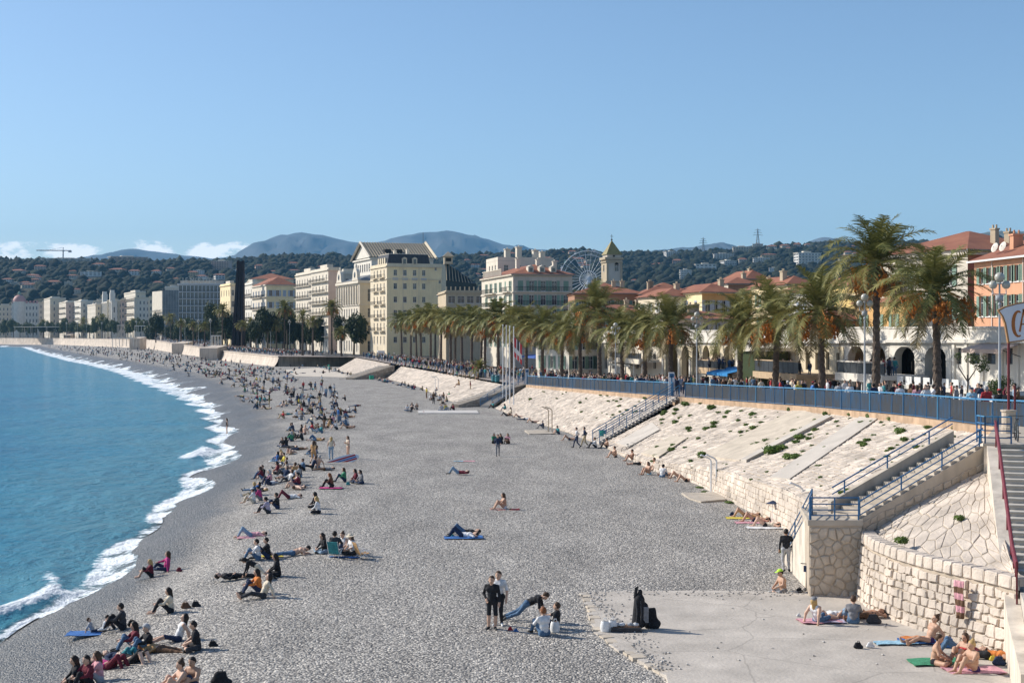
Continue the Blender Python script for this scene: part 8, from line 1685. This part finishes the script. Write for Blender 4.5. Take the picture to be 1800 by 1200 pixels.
BERM = [(868, 470, 30, 3), (855, 505, 22, 4), (848, 500, 30, 5), (838, 475, 26, 4), (838, 520, 26, 3), (826, 520, 30, 5), (826, 565, 20, 2), (812, 515, 30, 4), (800, 530, 26, 4), (788, 520, 24, 4), (775, 530, 26, 6), (762, 545, 34, 8), (750, 585, 30, 8), (740, 560, 40, 8), (732, 520, 30, 6), (730, 590, 40, 8), (722, 560, 36, 9), (716, 470, 28, 7), (712, 530, 34, 8), (704, 470, 26, 5), (702, 425, 10, 4), (690, 480, 40, 8), (684, 450, 40, 8), (676, 420, 40, 9), (670, 470, 40, 8), (664, 400, 40, 12), (658, 380, 50, 13), (652, 420, 60, 13)]
for row, cx, hw, n in BERM:
 for k in range(n):
  px = cx+RP.uniform(-hw, hw); py = row+RP.uniform(-5, 5); p = on_beach(px, py); po = RP.choice(('knees', 'knees', 'cross', 'hug', 'legs', 'lieknee', 'lieknee', 'lie', 'side') + (('stand',) if row < 770 else ())); z = 'on the stones near the surf' if row > 800 else 'in the dense groups mid beach' if row > 710 else 'in the far beach crowd'
  rnd_person(p, po, RP.gauss(-85, 35), z, .045 if row > 700 else .06)
bp(636, 850, 'cross', -60, 'person in grey top in the group with green bag throwing a long shadow', top='grey', bot='navy', hs=1); bp(627, 848, 'cross', -70, 'person in maroon top between green and grey ones', top='maroon', bot='navy', hs=1); bp(606, 846, 'knees', -80, 'person in green top with the green bag group', top='green', bot='navy', hs=1, hair='br'); bp(584, 856, 'hug', -90, 'curly red-haired person in brown sitting on pink towel', top='brown', bot='black', hair='rd', hs=1)
for k in range(26):
 y = 226+k*4.4; rnd_person((float(edge_x(y))-.1, y, float(prom_z(y))), 'edge', -90+RP.uniform(-15, 15), 'along the farther slope edge', .06)
rnd_person(on_beach(827, 699)[:2]+(.9,), 'stand', -90, 'alone on the farther slope'); p_ = at(807, 677, 205); rnd_person((p_[0], p_[1], p_[2]), 'edge', -90, 'alone high on the farther slope')
EX = {1734: ('red', 'char', 'large man in bright red jacket behind the fence near the sign', 'gr'), 1757: ('black', 'black', 'person in black with red cap beside the man in red jacket', 'rd'), 1708: ('sky', 'navy', 'man in pale blue shirt and cap behind the fence', 'dk'), 1640: ('white', 'khaki', 'person in white jacket with bag strap behind the fence', 'dk'), 1628: ('white', 'black', 'woman in white tee-shirt and black vest drinking behind the fence', 'dk'), 1612: ('pink', 'grey', 'woman in pale pink jacket and sunglasses behind the fence', 'br'), 1619: ('camel', 'brown', 'person in brown coat behind the woman in pale pink', 'dk'), 1600: ('brown', 'black', 'long-haired woman in brown coat behind the fence', 'br'), 1582: ('white', 'black', 'person in white jacket and red cap behind the fence', 'rd'), 1536: ('navy', 'navy', 'man in navy jacket leaning on the fence', 'dk'), 1494: ('white', 'lgrey', 'woman in white top leaning at the fence', 'dk'), 1474: ('lgrey', 'grey', 'man in grey shirt with shoulder bag behind the fence', 'dk'), 1428: ('blue', 'navy', 'man in blue shirt and red cap behind the fence', 'rd'), 1404: ('yellow', 'grey', 'blond woman in yellow jacket behind the fence', 'bl'), 1398: ('white', 'white', 'woman in white blouse by the fence, left of the yellow jacket', 'dk'), 1385: ('navy', 'brown', 'man in navy jacket and white cap behind the fence', 'gr'), 1772: ('black', 'khaki', 'person in black top and khaki trousers right of the man in red', 'br')}
for px, (t, b, lab, hc) in EX.items():
 off = 1.6 if px not in (1640, 1619, 1600) else 3.0; y = float(min(np.arange(58, 130, .2), key=lambda q: abs(900+FPX*(edge_x(q)+off)/q-px))); x = (px-900)/FPX*y; red = hc == 'rd'
 person((x, y, float(prom_z(y))), RP.choice(('stand', 'stand2', 'arms', 'walk')), RP.choice((-90, 90, 0, 180))+RP.uniform(-20, 20), top=t, bot=b, hair='dk' if red else hc, hs=1 if 'woman' in lab else 0, h=.032, label=lab, group='people behind the near blue fence', scale=1.06 if px == 1734 else 1.0, hat=('red', 'cap') if red else ('navy', 'cap') if px == 1708 else ('white', 'cap') if px == 1385 else None, sl=2)
cnt = 0
while NP[0] < 296 and cnt < 400:
 cnt += 1; px = RP.choice((RP.uniform(1190, 1390), RP.uniform(1060, 1200), RP.uniform(935, 1180), RP.uniform(1100, 1480))); off = RP.choice((.9, 1.2, 2, 3, 4.5, 6)); y = float(min(np.arange(95, 199, .3), key=lambda q: abs(900+FPX*(edge_x(q)+off)/q-px)))
 rnd_person(((px-900)/FPX*y, y, float(prom_z(y))), RP.choice(('stand', 'stand', 'stand2', 'walk', 'walk', 'arms')), RP.choice((-100, 80, 150, -30))+RP.uniform(-25, 25), 'behind the blue fence '+('right of the gap' if px > 1185 else 'left of the gap'), .05)
def crowd():
 r = random.Random(5); base = {}
 for po in ('stand', 'walk', 'stand2', 'knees', 'lieknee', 'lie', 'legs', 'edge'):
  J = skeleton(po); C, Hc = body_caps(J, 0); caps = C+Hc; P = np.array([p for c in caps for p in (c[0], c[1])]); f = round_cones(caps, .05); V, F = surface_net(f, P.min(0)-.2, P.max(0)+.2, .088); _, rg = f(V[F].mean(1)); base[po] = (V, F, rg)
 mats = [skm(0), hm_('dk'), hm_('br')]+[cm(c) for c in ('black', 'navy', 'char', 'white', 'maroon', 'denim', 'grey', 'olive', 'red', 'ldenim', 'brown', 'khaki', 'teal', 'cream')]; VV = []; FF = []; II = []; n0 = [0]
 def put(x, y, z, po):
  V, F, rg = base[po]; a = r.gauss(-1.4, 1.0) if po not in ('stand', 'walk', 'stand2') else r.uniform(0, 6.28); s = r.uniform(.9, 1.05); c, q = cos(a)*s, sin(a)*s; W_ = np.stack([V[:, 0]*c-V[:, 1]*q+x, V[:, 0]*q+V[:, 1]*c+y, V[:, 2]*s+z], 1); t = 3+r.choice((0, 0, 0, 1, 1, 2, 2, 3, 3, 4, 5, 6, 7, 8, 9, 10, 11, 12, 13)); b = 3+r.choice((0, 0, 1, 1, 2, 5, 5, 6, 9)); lut = np.array([0, t, t, t, b, b, b, 3, r.choice((1, 2)), 0])
  VV.append(W_); FF.append(F+n0[0]); II.append(lut[rg]); n0[0] += len(V)
 st = ('stand', 'walk', 'stand2', 'stand'); si = ('knees', 'knees', 'legs', 'lieknee', 'lie')
 for k in range(330):       # far promenade behind the wall
  y = r.uniform(430, 560); put(float(edge_x(y))+abs(r.gauss(0, 1))*7+1, y, float(prom_z(y)), r.choice(st))
 for k in range(330):
  y = r.uniform(225, 420); put(float(edge_x(y))+abs(r.gauss(0, 1))*4+.8, y, float(prom_z(y)), r.choice(st))
 for k in range(250):
  y = r.uniform(130, 235); put(float(edge_x(y))+r.uniform(1, 14), y, float(prom_z(y)), r.choice(st))
 for k in range(110):
  y = r.uniform(60, 130); put(float(edge_x(y))+r.uniform(3.5, 14), y, float(prom_z(y)), r.choice(st))
 for k in range(260):
  y = r.uniform(560, 1150); put(float(edge_x(y))+abs(r.gauss(0, 1))*8+1, y, float(prom_z(y)), r.choice(st))
 for k in range(520):       # far beach
  y = 330*(1100/330)**r.uniform(0, 1); xw = float(water_x(y)); xe = float(edge_x(y))-3; u = r.betavariate(1.6, 1.5) if y > 420 else r.betavariate(1.4, 3.0); x = xw+6+(xe-xw-8)*u; put(x, y, float(beach_z(x, y)), r.choice(si+(('stand',) if y < 450 else st)))
 for k in range(110):
  y = r.uniform(165, 340); x = float(water_x(y))+10+abs(r.gauss(0, 1))*7*y/200; put(x, y, float(beach_z(x, y)), r.choice(si+('stand',)))
 for k in range(70):        # at the foot of the far slopes and walls
  y = r.uniform(240, 420); px = float(np.interp(y, [240, 258, 306, 349, 395, 420], [-14.5, -18, -28.5, -41, -50, -56]))-r.uniform(.3, 2); put(px, y, 0, r.choice(si))
 U, A, d, zA, Z = ARC       # diners on the terraces
 for pxa, pxb, py in ((1476, 1398, 659), (1638, 1554, 661), (1328, 1278, 650)):
  for k in range(15):
   u = r.uniform(*sorted((U(pxa), U(pxb)))); v = r.uniform(2.0, 3.8); p = A+d*u+np.array([-d[1], d[0]])*v; put(float(p[0]), float(p[1]), zA+Z(py, u)-.25, 'stand')
 me = mesh('crowd', np.concatenate(VV), np.concatenate(FF), mats, np.concatenate(II), True); tag(obj('distant_crowd', me), 'distant crowd of small figures on the far promenade and far beach', 'crowd', kind='stuff')
crowd()
# ------------------------------------------------------------------ things people brought
def towel(px, py, w, l, rz, c, label, z=None):
 x, y, zz = on_beach(px, py); zz = (.095 if (1040 < px < 1770 and py > 1050) else zz) if z is None else z; r = random.Random(int(px)); n, m = 12, 7; V = [(l*(i/n-.5)+.02*sin(j*1.3+px), w*(j/m-.5)+.03*sin(i*.9+px), .03+.03*vnoise(i*.7+px, j*.7)) for i in range(n+1) for j in range(m+1)]
 V += [(v[0], v[1], v[2]-.02) for v in V]; N_ = (n+1)*(m+1); F = [(i*(m+1)+j, (i+1)*(m+1)+j, (i+1)*(m+1)+j+1, i*(m+1)+j+1) for i in range(n) for j in range(m)]; F += [tuple(q+N_ for q in reversed(f)) for f in F]
 return tag(obj('towel', mesh('towel', V, F, [cm(c)], None, True), None, (x, y, zz), radians(rz)), label, 'towel')
for a in ((163, 1114, .8, 1.7, 5, 'blue', 'blue towel under the small child in grey'), (478, 978, .5, .9, 15, 'yellow', 'crumpled yellow towel beside the man in black'), (887, 896, .7, 1.6, 0, 'red', 'red towel under the woman in white bikini'), (815, 945, .9, 1.8, 5, 'blue', 'blue towel under the lying pair mid beach'), (821, 811, .7, 1.2, 10, 'pink', 'pink towel left alone on the stones'), (806, 811, .5, .7, 0, 'sky', 'grey-blue cloth beside the lone pink towel'), (1309, 911, .8, 1.9, 0, 'yellow', 'yellow towel under the first wall sunbather'), (1325, 919, .8, 1.9, 0, 'pink', 'pink towel under the middle wall sunbather'), (1345, 928, .8, 1.8, 0, 'white', 'white towel under the nearest wall sunbather'), (1440, 1097, .8, 1.3, 10, 'pink', 'pink towel under the blond woman in denim shorts'), (1460, 1097, .7, .9, 0, 'lilac', 'crumpled pale towel beside the blond woman in denim shorts'), (1575, 1136, .5, 1.3, 3, 'sky', 'pale blue crumpled towel on the slab'), (1625, 1133, .8, 1.5, 0, 'blue', 'blue towel under the woman leaning on the curved wall'), (1645, 1170, .9, 1.5, 2, 'green', 'green towel under the bare-backed man'), (1712, 1185, .9, 1.6, 4, 'pink', 'pink striped towel under the blond woman in bikini'), (1608, 1128, .5, .8, 8, 'orange', 'orange towel edge beside the blue towel'), (582, 858, .8, 1.4, 0, 'magenta', 'pink towel under the curly red-haired person'), (445, 945, .7, 1.5, 10, 'pink', 'pink towel under the person in light jeans'), (1375, 1044, .7, 1.1, 0, 'sky', 'pale mat under the man in lime cap'), (606, 980, .2, 1.3, -12, 'blue', 'narrow dark blue mat in front of the beach chairs'), (1408, 1044, .4, .7, 0, 'white', 'white cloth beside the folded scooter')): towel(*a)
def bag_mesh(seed):
 r = random.Random(seed); caps = [((-.12, 0, .10), (.12, 0, .10), .12, .12, 0), ((-.08, 0, .22), (.08, 0, .24), .10, .09, 0), ((.18, -.05, .06), (.22, .02, .08), .07, .06, 0)]; P = np.array([p for c in caps for p in c[:2]]); V, F = surface_net(round_cones(caps, .05), P.min(0)-.2, P.max(0)+.2, .03); V = V*(1+.10*np.sin(V*23+seed)); V[:, 2] = np.maximum(V[:, 2], 0); return V, F
BAGG = [bag_mesh(k) for k in range(3)]
def bag(px, py, s, c, label, rz=0, name='bag', flat=1.0):
 s *= .62; x, y, z = on_beach(px, py); z = .09 if (1040 < px < 1770 and py > 1043) else z; V, F = BAGG[int(px) % 3]; r = empty(name, (x, y, z), rz); o = obj('body', mesh('body', V, F, [cm(c)], None, True), r); o.scale = (s, s, s*flat); k = MB().tube([(-.08*s, -.05, .28*s*flat), (-.04*s, -.07, .42*s*flat), (.04*s, -.07, .42*s*flat), (.08*s, -.05, .28*s*flat)], .012, 5); k.build('handle', [cm(c)], r); return tag(r, label, 'bag')
for a in ((232, 1100, 1.0, 'black', 'black bag beside the adult in grey hoodie'), (315, 1004, .8, 'maroon', 'dark red bag behind the woman in pink-red sweater'), (326, 1069, 1.1, 'brown', 'brown bag beside the dark-haired woman in white top'), (344, 1066, 1.0, 'black', 'black bag right of the brown bag'), (374, 1136, .9, 'black', 'black bag behind the man in black tee-shirt'), (388, 1203, 1.7, 'black', 'big black backpack at the bottom edge'), (468, 878, .8, 'black', 'black bag beside the person in pink-red shirt'), (1287, 906, .9, 'navy', 'navy bag beside the first wall sunbather'), (1535, 1100, 1.5, 'char', 'dark backpack beside the man in grey tee-shirt'), (1508, 1144, .9, 'black', 'black clothes heap left on the slab'), (1530, 1143, .8, 'white', 'white shirt thrown on the black heap'), (1668, 1143, 1.3, 'blue', 'bright blue bag among the bathers'), (1756, 1174, 1.2, 'navy', 'dark bag with white trim in the wall corner'), (1745, 1166, .7, 'yellow', 'yellow cloth bag in the wall corner'), (1649, 1130, 1.0, 'black', 'black bag behind the woman leaning on the wall'), (1213, 845, .8, 'green', 'bright green bag against the wall'), (1405, 1042, .9, 'black', 'black bag beside the folded scooter'), (612, 852, .9, 'teal', 'turquoise bag in front of the green-topped person'), (745, 725, .7, 'red', 'red bag on the pale platform'), (550, 1175, .01, 'black', '') , (582, 858, .9, 'black', 'black bag beside the curly red-haired person'), (897, 897, .5, 'olive', 'small dark bag on the red towel'), (796, 943, .5, 'teal', 'turquoise bag beside the lying pair'), (1412, 1100, .01, 'white', ''), (897, 1108, .55, 'red', 'red drink pack on the stones by the squatting men'), (907, 1110, .5, 'blue', 'blue drink pack on the stones by the squatting men'), (1404, 1088, .5, 'white', 'white cap left on the slab')):
 if a[4]: bag(*a)
def luggage():
 x, y, z = on_beach(1124, 1110); r = empty('hiking_pack', (x, y, .085)); blk = cm('black'); b = MB(); caps = [((-.05, 0, .2), (0, 0, .95), .20, .17, 0), ((-.02, 0, .95), (.03, 0, 1.22), .12, .07, 0), ((.14, 0, .25), (.16, 0, .75), .16, .12, 0)]; P = np.array([p for c in caps for p in c[:2]]); V, F = surface_net(round_cones(caps, .05), P.min(0)-.22, P.max(0)+.22, .03); V[:, 2] = np.maximum(V[:, 2], 0); obj('body', mesh('body', V, F, [blk], None, True), r); MB().tube([(-.14, 0, 1.0), (-.10, 0, 1.32), (-.04, 0, 1.38)], [.05, .06, .04], 6).build('top_flap', [blk], r); MB().box((.2, -.13, .5), (.16, .05, .5)).build('grey_panel', [cm('grey')], r); [MB().tube([(q, -.2, .2), (q+.03, -.24, .6), (q, -.16, .95)], .025, 5).build('strap', [cm('char')], r) for q in (-.12, .02)]; tag(r, 'tall upright black pack on the concrete slab', 'backpack')
 x2, y2, _ = on_beach(1140, 1108); V, F = BAGG[1]; o = obj('small_backpack', mesh('small_backpack', V, F, [blk], None, True), None, (x2+.1, y2, .085)); o.scale = (1.0, .9, 1.9); tag(o, 'smaller black backpack leaning beside the tall pack', 'backpack')
 x3, y3, _ = on_beach(1100, 1112); c = empty('open_case', (x3, y3, .085)); MB().box((0, 0, .07), (.95, .5, .14)).build('case_base', [cm('char')], c); MB().box((0, .02, .15), (.85, .4, .02)).build('lining', [cm('brown')], c); [MB().sphere((q, .0, .2), (.11, .08, .07), 7, 5).build('packed_item', [cm(k)], c) for q, k in ((-.3, 'lgrey'), (-.12, 'white'), (.15, 'lgrey'), (.32, 'white'))]; tag(c, 'open dark case with pale things in it before the black packs', 'case')
 for px, py, lab in ((1064, 1113, 'white plastic bag on the slab edge, left one'), (1077, 1112, 'white plastic bag on the slab edge, right one'), (976, 1110, 'white plastic bag between the seated men')):
  xx, yy, zz = on_beach(px, py); zz = .09 if px > 1040 else zz; w = empty('plastic_bag', (xx, yy, zz)); w.scale = (.8,)*3; q = MB(); n = 10
  for i, (rr, h) in enumerate(((.17, 0), (.20, .12), (.19, .25), (.17, .36), (.14, .40))): q.V += [(rr*(1.05 if k % 2 else .93)*cos(2*pi*k/n), rr*.7*(1.05 if k % 2 else .93)*sin(2*pi*k/n), h+(.03 if i == 4 and k % 2 else 0)) for k in range(n)]
  q.F = [(i*n+k, i*n+(k+1) % n, (i+1)*n+(k+1) % n, (i+1)*n+k) for i in range(4) for k in range(n)]; q.I = [0]*40; q.build('sack', [M('white_plastic', (.78, .78, .77), .35, .05, 4)], w, True); [MB().tube([(-.08, s_*.06, .38), (-.04, s_*.07, .52), (.04, s_*.07, .52), (.08, s_*.06, .38)], .012, 4).build('handle', [M('white_plastic', (.78,)*3)], w) for s_ in (-1, 1)]; tag(w, lab, 'bag')
luggage()
def board():
 x, y, z = on_beach(601, 812); r = empty('striped_board', (x, y, z+.05)); n = 18; out = [(1.35*cos(t), .40*sin(t)*(1 if abs(cos(t)) < .8 else .9)) for t in np.linspace(0, 2*pi, n+1)[:-1]]; wm = M('board_white', (.76, .76, .76), .4, .04, 2)
 b = MB(); b.prism(out, 0, .12); b.build('hull', [wm], r)
 for w0, w1, c in ((-.22, -.10, 'red'), (-.05, .05, 'blue'), (.10, .22, 'red')): MB().prism([(-1.15, w0), (1.1, w0), (1.1, w1), (-1.15, w1)], .121, .13).build('stripe', [cm(c)], r)
 r.rotation_euler = (radians(52), radians(-14), radians(22)); tag(r, 'white inflatable board with red and blue stripes propped up on the stones', 'board')
board()
def folding_chair(px, py, c, rz, label):
 x, y, z = on_beach(px, py); r = empty('beach_chair', (x, y, z), radians(rz)); r.scale = (.82,)*3; fm = POLE_W
 MB().add([(-.27, -.25, .30), (.27, -.25, .30), (.27, .22, .22), (-.27, .22, .22), (-.27, -.25, .28), (.27, -.25, .28), (.27, .22, .20), (-.27, .22, .20)], [(0, 1, 2, 3), (7, 6, 5, 4), (0, 4, 5, 1), (2, 6, 7, 3)]).build('seat', [cm(c)], r)
 MB().add([(-.27, .22, .24), (.27, .22, .24), (.27, .48, .86), (-.27, .48, .86), (-.27, .25, .23), (.27, .25, .23), (.27, .51, .85), (-.27, .51, .85)], [(0, 1, 2, 3), (7, 6, 5, 4), (2, 6, 7, 3), (0, 3, 7, 4), (1, 5, 6, 2)]).build('backrest', [cm(c)], r)
 for s in (-.29, .29): [MB().tube(q, .015, 5).build('leg', [fm], r) for q in ([(s, -.28, 0), (s, .24, .45)], [(s, .40, 0), (s, -.2, .42)])]; MB().tube([(s, .22, .22), (s, .50, .88)], .015, 5).build('back_post', [fm], r); MB().box((s, 0, .45), (.05, .45, .03)).build('armrest', [fm], r)
 tag(r, label, 'chair')
folding_chair(590, 979, 'teal', 165, 'teal folding beach chair with man sitting in it'); folding_chair(638, 981, 'camel', 120, 'empty tan folding beach chair, right of the group')
def bicycle(loc, rz, label):
 r = empty('bicycle', loc, rz); fm = M('bike_dark', (.05, .06, .06), .4, .1, 3)
 for x in (-.52, .52):
  w = MB(); w.tube([(x+.33*cos(t), 0, .34+.33*sin(t)) for t in np.linspace(0, 2*pi, 21)], .022, 5, cap=False); o = w.build('wheel', [IRON], r); sp = MB(); [sp.tube([(x, 0, .34), (x+.32*cos(t), 0, .34+.32*sin(t))], .004, 3) for t in np.linspace(0, 2*pi, 15)[:-1]]; sp.build('spokes', [GREY_P], o)
 f = MB(); [f.tube(q, .018, 5) for q in ([(-.52, 0, .34), (-.08, 0, .30)], [(-.08, 0, .30), (-.2, 0, .80)], [(-.52, 0, .34), (-.17, 0, .72)], [(-.18, 0, .72), (.36, 0, .76)], [(-.08, 0, .30), (.38, 0, .68)], [(.34, 0, .86), (.52, 0, .34)])]; f.build('frame', [fm], r); MB().tube([(.32, -.28, .93), (.30, 0, .95), (.32, .28, .93)], .016, 5).build('handlebar', [fm], r); MB().sphere((-.22, 0, .84), (.13, .07, .035), 8, 5).build('saddle', [IRON], r); MB().box((-.08, 0, .3), (.05, .3, .03)).build('pedals', [IRON], r); tag(r, label, 'bicycle')
bicycle(tuple(on_beach(1107, 799)), radians(35), 'bicycle propped at the wall foot among the bathers'); bicycle((19.3, 54.4, 5.44), radians(75), 'bicycle leaning on the blue railing behind the sign pillar')
def scooter():
 x, y, z = on_beach(1412, 1042); r = empty('kick_scooter', (x, y, z+.02), radians(60)); MB().box((0, 0, .08), (.7, .12, .04)).build('deck', [IRON], r); MB().tube([(.34, 0, .08), (.42, 0, .98)], .02, 6).build('stem', [IRON], r); MB().tube([(.42, -.24, 1.0), (.42, .24, 1.0)], .018, 6).build('handlebar', [IRON], r); [MB().lathe([(0, -.02), (.09, -.02), (.09, .02), (0, .02)], n=10).build('wheel', [IRON], r, loc=(q, 0, .09)) for q in (-.38, .40)]; MB().box((.40, 0, .82), (.14, .2, .22)).build('hanging_bag', [cm('navy')], r); tag(r, 'kick scooter standing against the pier with a bag on it', 'scooter')
scooter()
def wall_towel():
 n, m = 6, 12; V = [(.42*(i/n-.5)*(1-.35*abs(j/m-.1)), -.10-.05*sin(i*2.2+j*.4), -1.15*j/m) for j in range(m+1) for i in range(n+1)]; F = [(j*(n+1)+i, j*(n+1)+i+1, (j+1)*(n+1)+i+1, (j+1)*(n+1)+i) for j in range(m) for i in range(n)]
 o = obj('hanging_towel', mesh('hanging_towel', V, F, [cm('pink'), cm('brown')], [(k//n) % 2*0+((k//n//2) % 2) for k in range(n*m)], True), None, (13.75, 43.45, 2.0), radians(-62)); sm = o.modifiers.new('thick', 'SOLIDIFY'); sm.thickness = .02; tag(o, 'striped pink towel hanging on the curved stone wall', 'towel')
wall_towel()
def litter_bins():
 gm = M('green_bin_bag', (.05, .42, .26), .5, .1, 4)
 for (x, y, z), lab in ((on_beach(1058, 776), 'green bin bag on a hoop by the blue stairs, left one'), (on_beach(1074, 773), 'green bin bag on a hoop by the blue stairs, right one'), (on_beach(866, 711), 'green bin bag by the flagpole stairs'), (on_beach(651, 668), 'green bins at the foot of the far ramp, left one'), (on_beach(655, 668), 'green bins at the foot of the far ramp, right one'), (on_beach(578, 647), 'green bin by the dark far wall')):
  r = empty('beach_bin', (x, y, z)); n = 9; q = MB(); q.lathe([(.20, .15), (.24, .4), (.27, .9), (.29, 1.0)], n=9); q.build('bag', [gm], r, True); MB().tube([(.29*cos(t), .29*sin(t), 1.02) for t in np.linspace(0, 2*pi, 13)], .02, 4, cap=False).build('hoop', [BLUE], r); MB().tube([(.3, 0, 0), (.3, 0, 1.05)], .03, 5).build('stand', [BLUE], r); tag(r, lab, 'bin')
 for px, py, lab in ((868, 670, 'round teal litter bin on the promenade edge, left one'), (874, 671, 'round teal litter bin on the promenade edge, right one')):
  x, y, z = on_prom(px, py); r = empty('litter_bin', (x, y, z)); MB().lathe([(.32, 0), (.36, .1), (.36, .85), (.30, .95), (.12, 1.0), (0, 1.0)], n=12).build('drum', [M('teal_paint', (.04, .17, .20), .5, .1, 3)], r); MB().lathe([(.375, .78), (.375, .84)], n=12).build('band', [IRON], r); tag(r, lab, 'bin')
litter_bins()
def planters():
 for (px, pyb, y, kind, lab) in ((1700, 0, 84, 'olive', 'small bare-stemmed olive tree in white square planter behind the fence'), (1757, 0, 80, 'bush', 'round green shrub in a planter near the man in red'), (843, 0, 232, 'palm', 'small spiky palm in white pot on the promenade'), (878, 0, 224, 'pot', 'white pot with low plant beside the promenade edge')):
  x = (px-900)/FPX*y; z = float(prom_z(y)); r = empty('potted_plant', (x, y, z)); b = MB(); b.box((0, 0, .5), (1.15, 1.15, 1.0)); [b.box((sx*.55, sy*.55, .58), (.14, .14, 1.2)) for sx in (-1, 1) for sy in (-1, 1)]; b.build('planter', [WHITE], r)
  if kind == 'olive': t = MB(); t.tube([(0, 0, .9), (.05, 0, 1.8), (.02, 0, 2.3)], [.06, .05, .04], 6); t.tube([(.03, 0, 1.9), (-.45, .1, 2.7), (-.6, .1, 3.3)], [.04, .03, .02], 5); t.tube([(.03, 0, 1.9), (.5, 0, 2.6), (.7, 0, 3.2)], [.045, .03, .02], 5); t.build('trunk', [BARK], r); V, F = crown_leaves([(.75, 0, 3.1, .55), (.35, .2, 3.3, .45), (-.5, .1, 3.4, .3), (.9, -.1, 2.7, .4)], 420, .09, random.Random(2)); obj('crown', mesh('crown', V, F, [LEAF_M]), r)
  elif kind == 'bush': V, F = crown_leaves([(0, 0, 1.5, .6), (.25, 0, 1.9, .5), (-.25, .1, 1.7, .5)], 700, .09, random.Random(3)); obj('foliage', mesh('foliage', V, F, [LEAF_M]), r)
  elif kind == 'palm': o = obj('foliage', CROWNS[1], r); o.location = (0, 0, 1.3); o.scale = (.6, .6, .75)
  else: V, F = crown_leaves([(0, 0, 1.3, .4)], 200, .12, random.Random(4)); obj('foliage', mesh('foliage', V, F, [LEAF_M]), r)
  tag(r, lab, 'plant')
planters()
def parasol():
 x, y, z = on_beach(1357, 920); r = empty('small_parasol', (x, y, z)); MB().tube([(0, 0, 0), (.05, 0, 1.15)], .015, 5).build('pole', [POLE_W], r); n = 8; b = MB(); b.add([(.05, 0, 1.18)]+[(.05+.38*cos(2*pi*k/n), .30*sin(2*pi*k/n), 1.02) for k in range(n)], [(0, 1+k, 1+(k+1) % n) for k in range(n)]); o = b.build('canopy', [cm('navy')], r); o.modifiers.new('t', 'SOLIDIFY').thickness = .012; tag(r, 'small navy parasol standing behind the wall sunbathers', 'parasol')
parasol()
def stones_on_slab():
 r = random.Random(6); mb = MB(); me0 = [(1, 0, 0), (-1, 0, 0), (0, 1, 0), (0, -1, 0), (0, 0, 1), (0, 0, -1)]; f0 = [(0, 2, 4), (2, 1, 4), (1, 3, 4), (3, 0, 4), (2, 0, 5), (1, 2, 5), (3, 1, 5), (0, 3, 5)]
 for k in range(520):
  t = r.random(); q = r.random()
  if q < .62: px, py = 1022+t*130+abs(r.gauss(0, 22)), 1043+t*140
  elif q < .93: px, py = r.uniform(1030, 1420), 1043+abs(r.gauss(0, 6))
  else: px, py = r.uniform(1060, 1600), r.uniform(1045, 1195)
  x, y, z = on_beach(px, min(py, 1198)); s = r.uniform(.02, .055); a = r.uniform(0, 3); mb.add([(x+s*(v[0]*cos(a)-v[1]*sin(a))*1.2, y+s*(v[0]*sin(a)+v[1]*cos(a)), .09+s*.6*(v[2]+.5)) for v in me0], f0)
 tag(mb.build('loose_pebbles', [M('loose_pebble', (.46, .43, .39), .8, .2, 3, island=.4)]), kind='stuff')
stones_on_slab()
# ------------------------------------------------------------------ the air
def haze():
 b = MB(); b.box2((-9000, -60, -12), (9000, 14500, 1060)); me = b.mesh('haze', []); m = bpy.data.materials.new('haze'); m.use_nodes = True; nt = m.node_tree; nt.nodes.clear()
 v = nt.nodes.new('ShaderNodeVolumePrincipled'); v.inputs['Color'].default_value = (.26, .62, 1.0, 1); v.inputs['Density'].default_value = 5.6e-5; v.inputs['Anisotropy'].default_value = 0.0
 o = nt.nodes.new('ShaderNodeOutputMaterial'); nt.links.new(v.outputs[0], o.inputs['Volume']); me.materials.append(m); h = obj('haze', me); tag(h, kind='stuff')
haze()
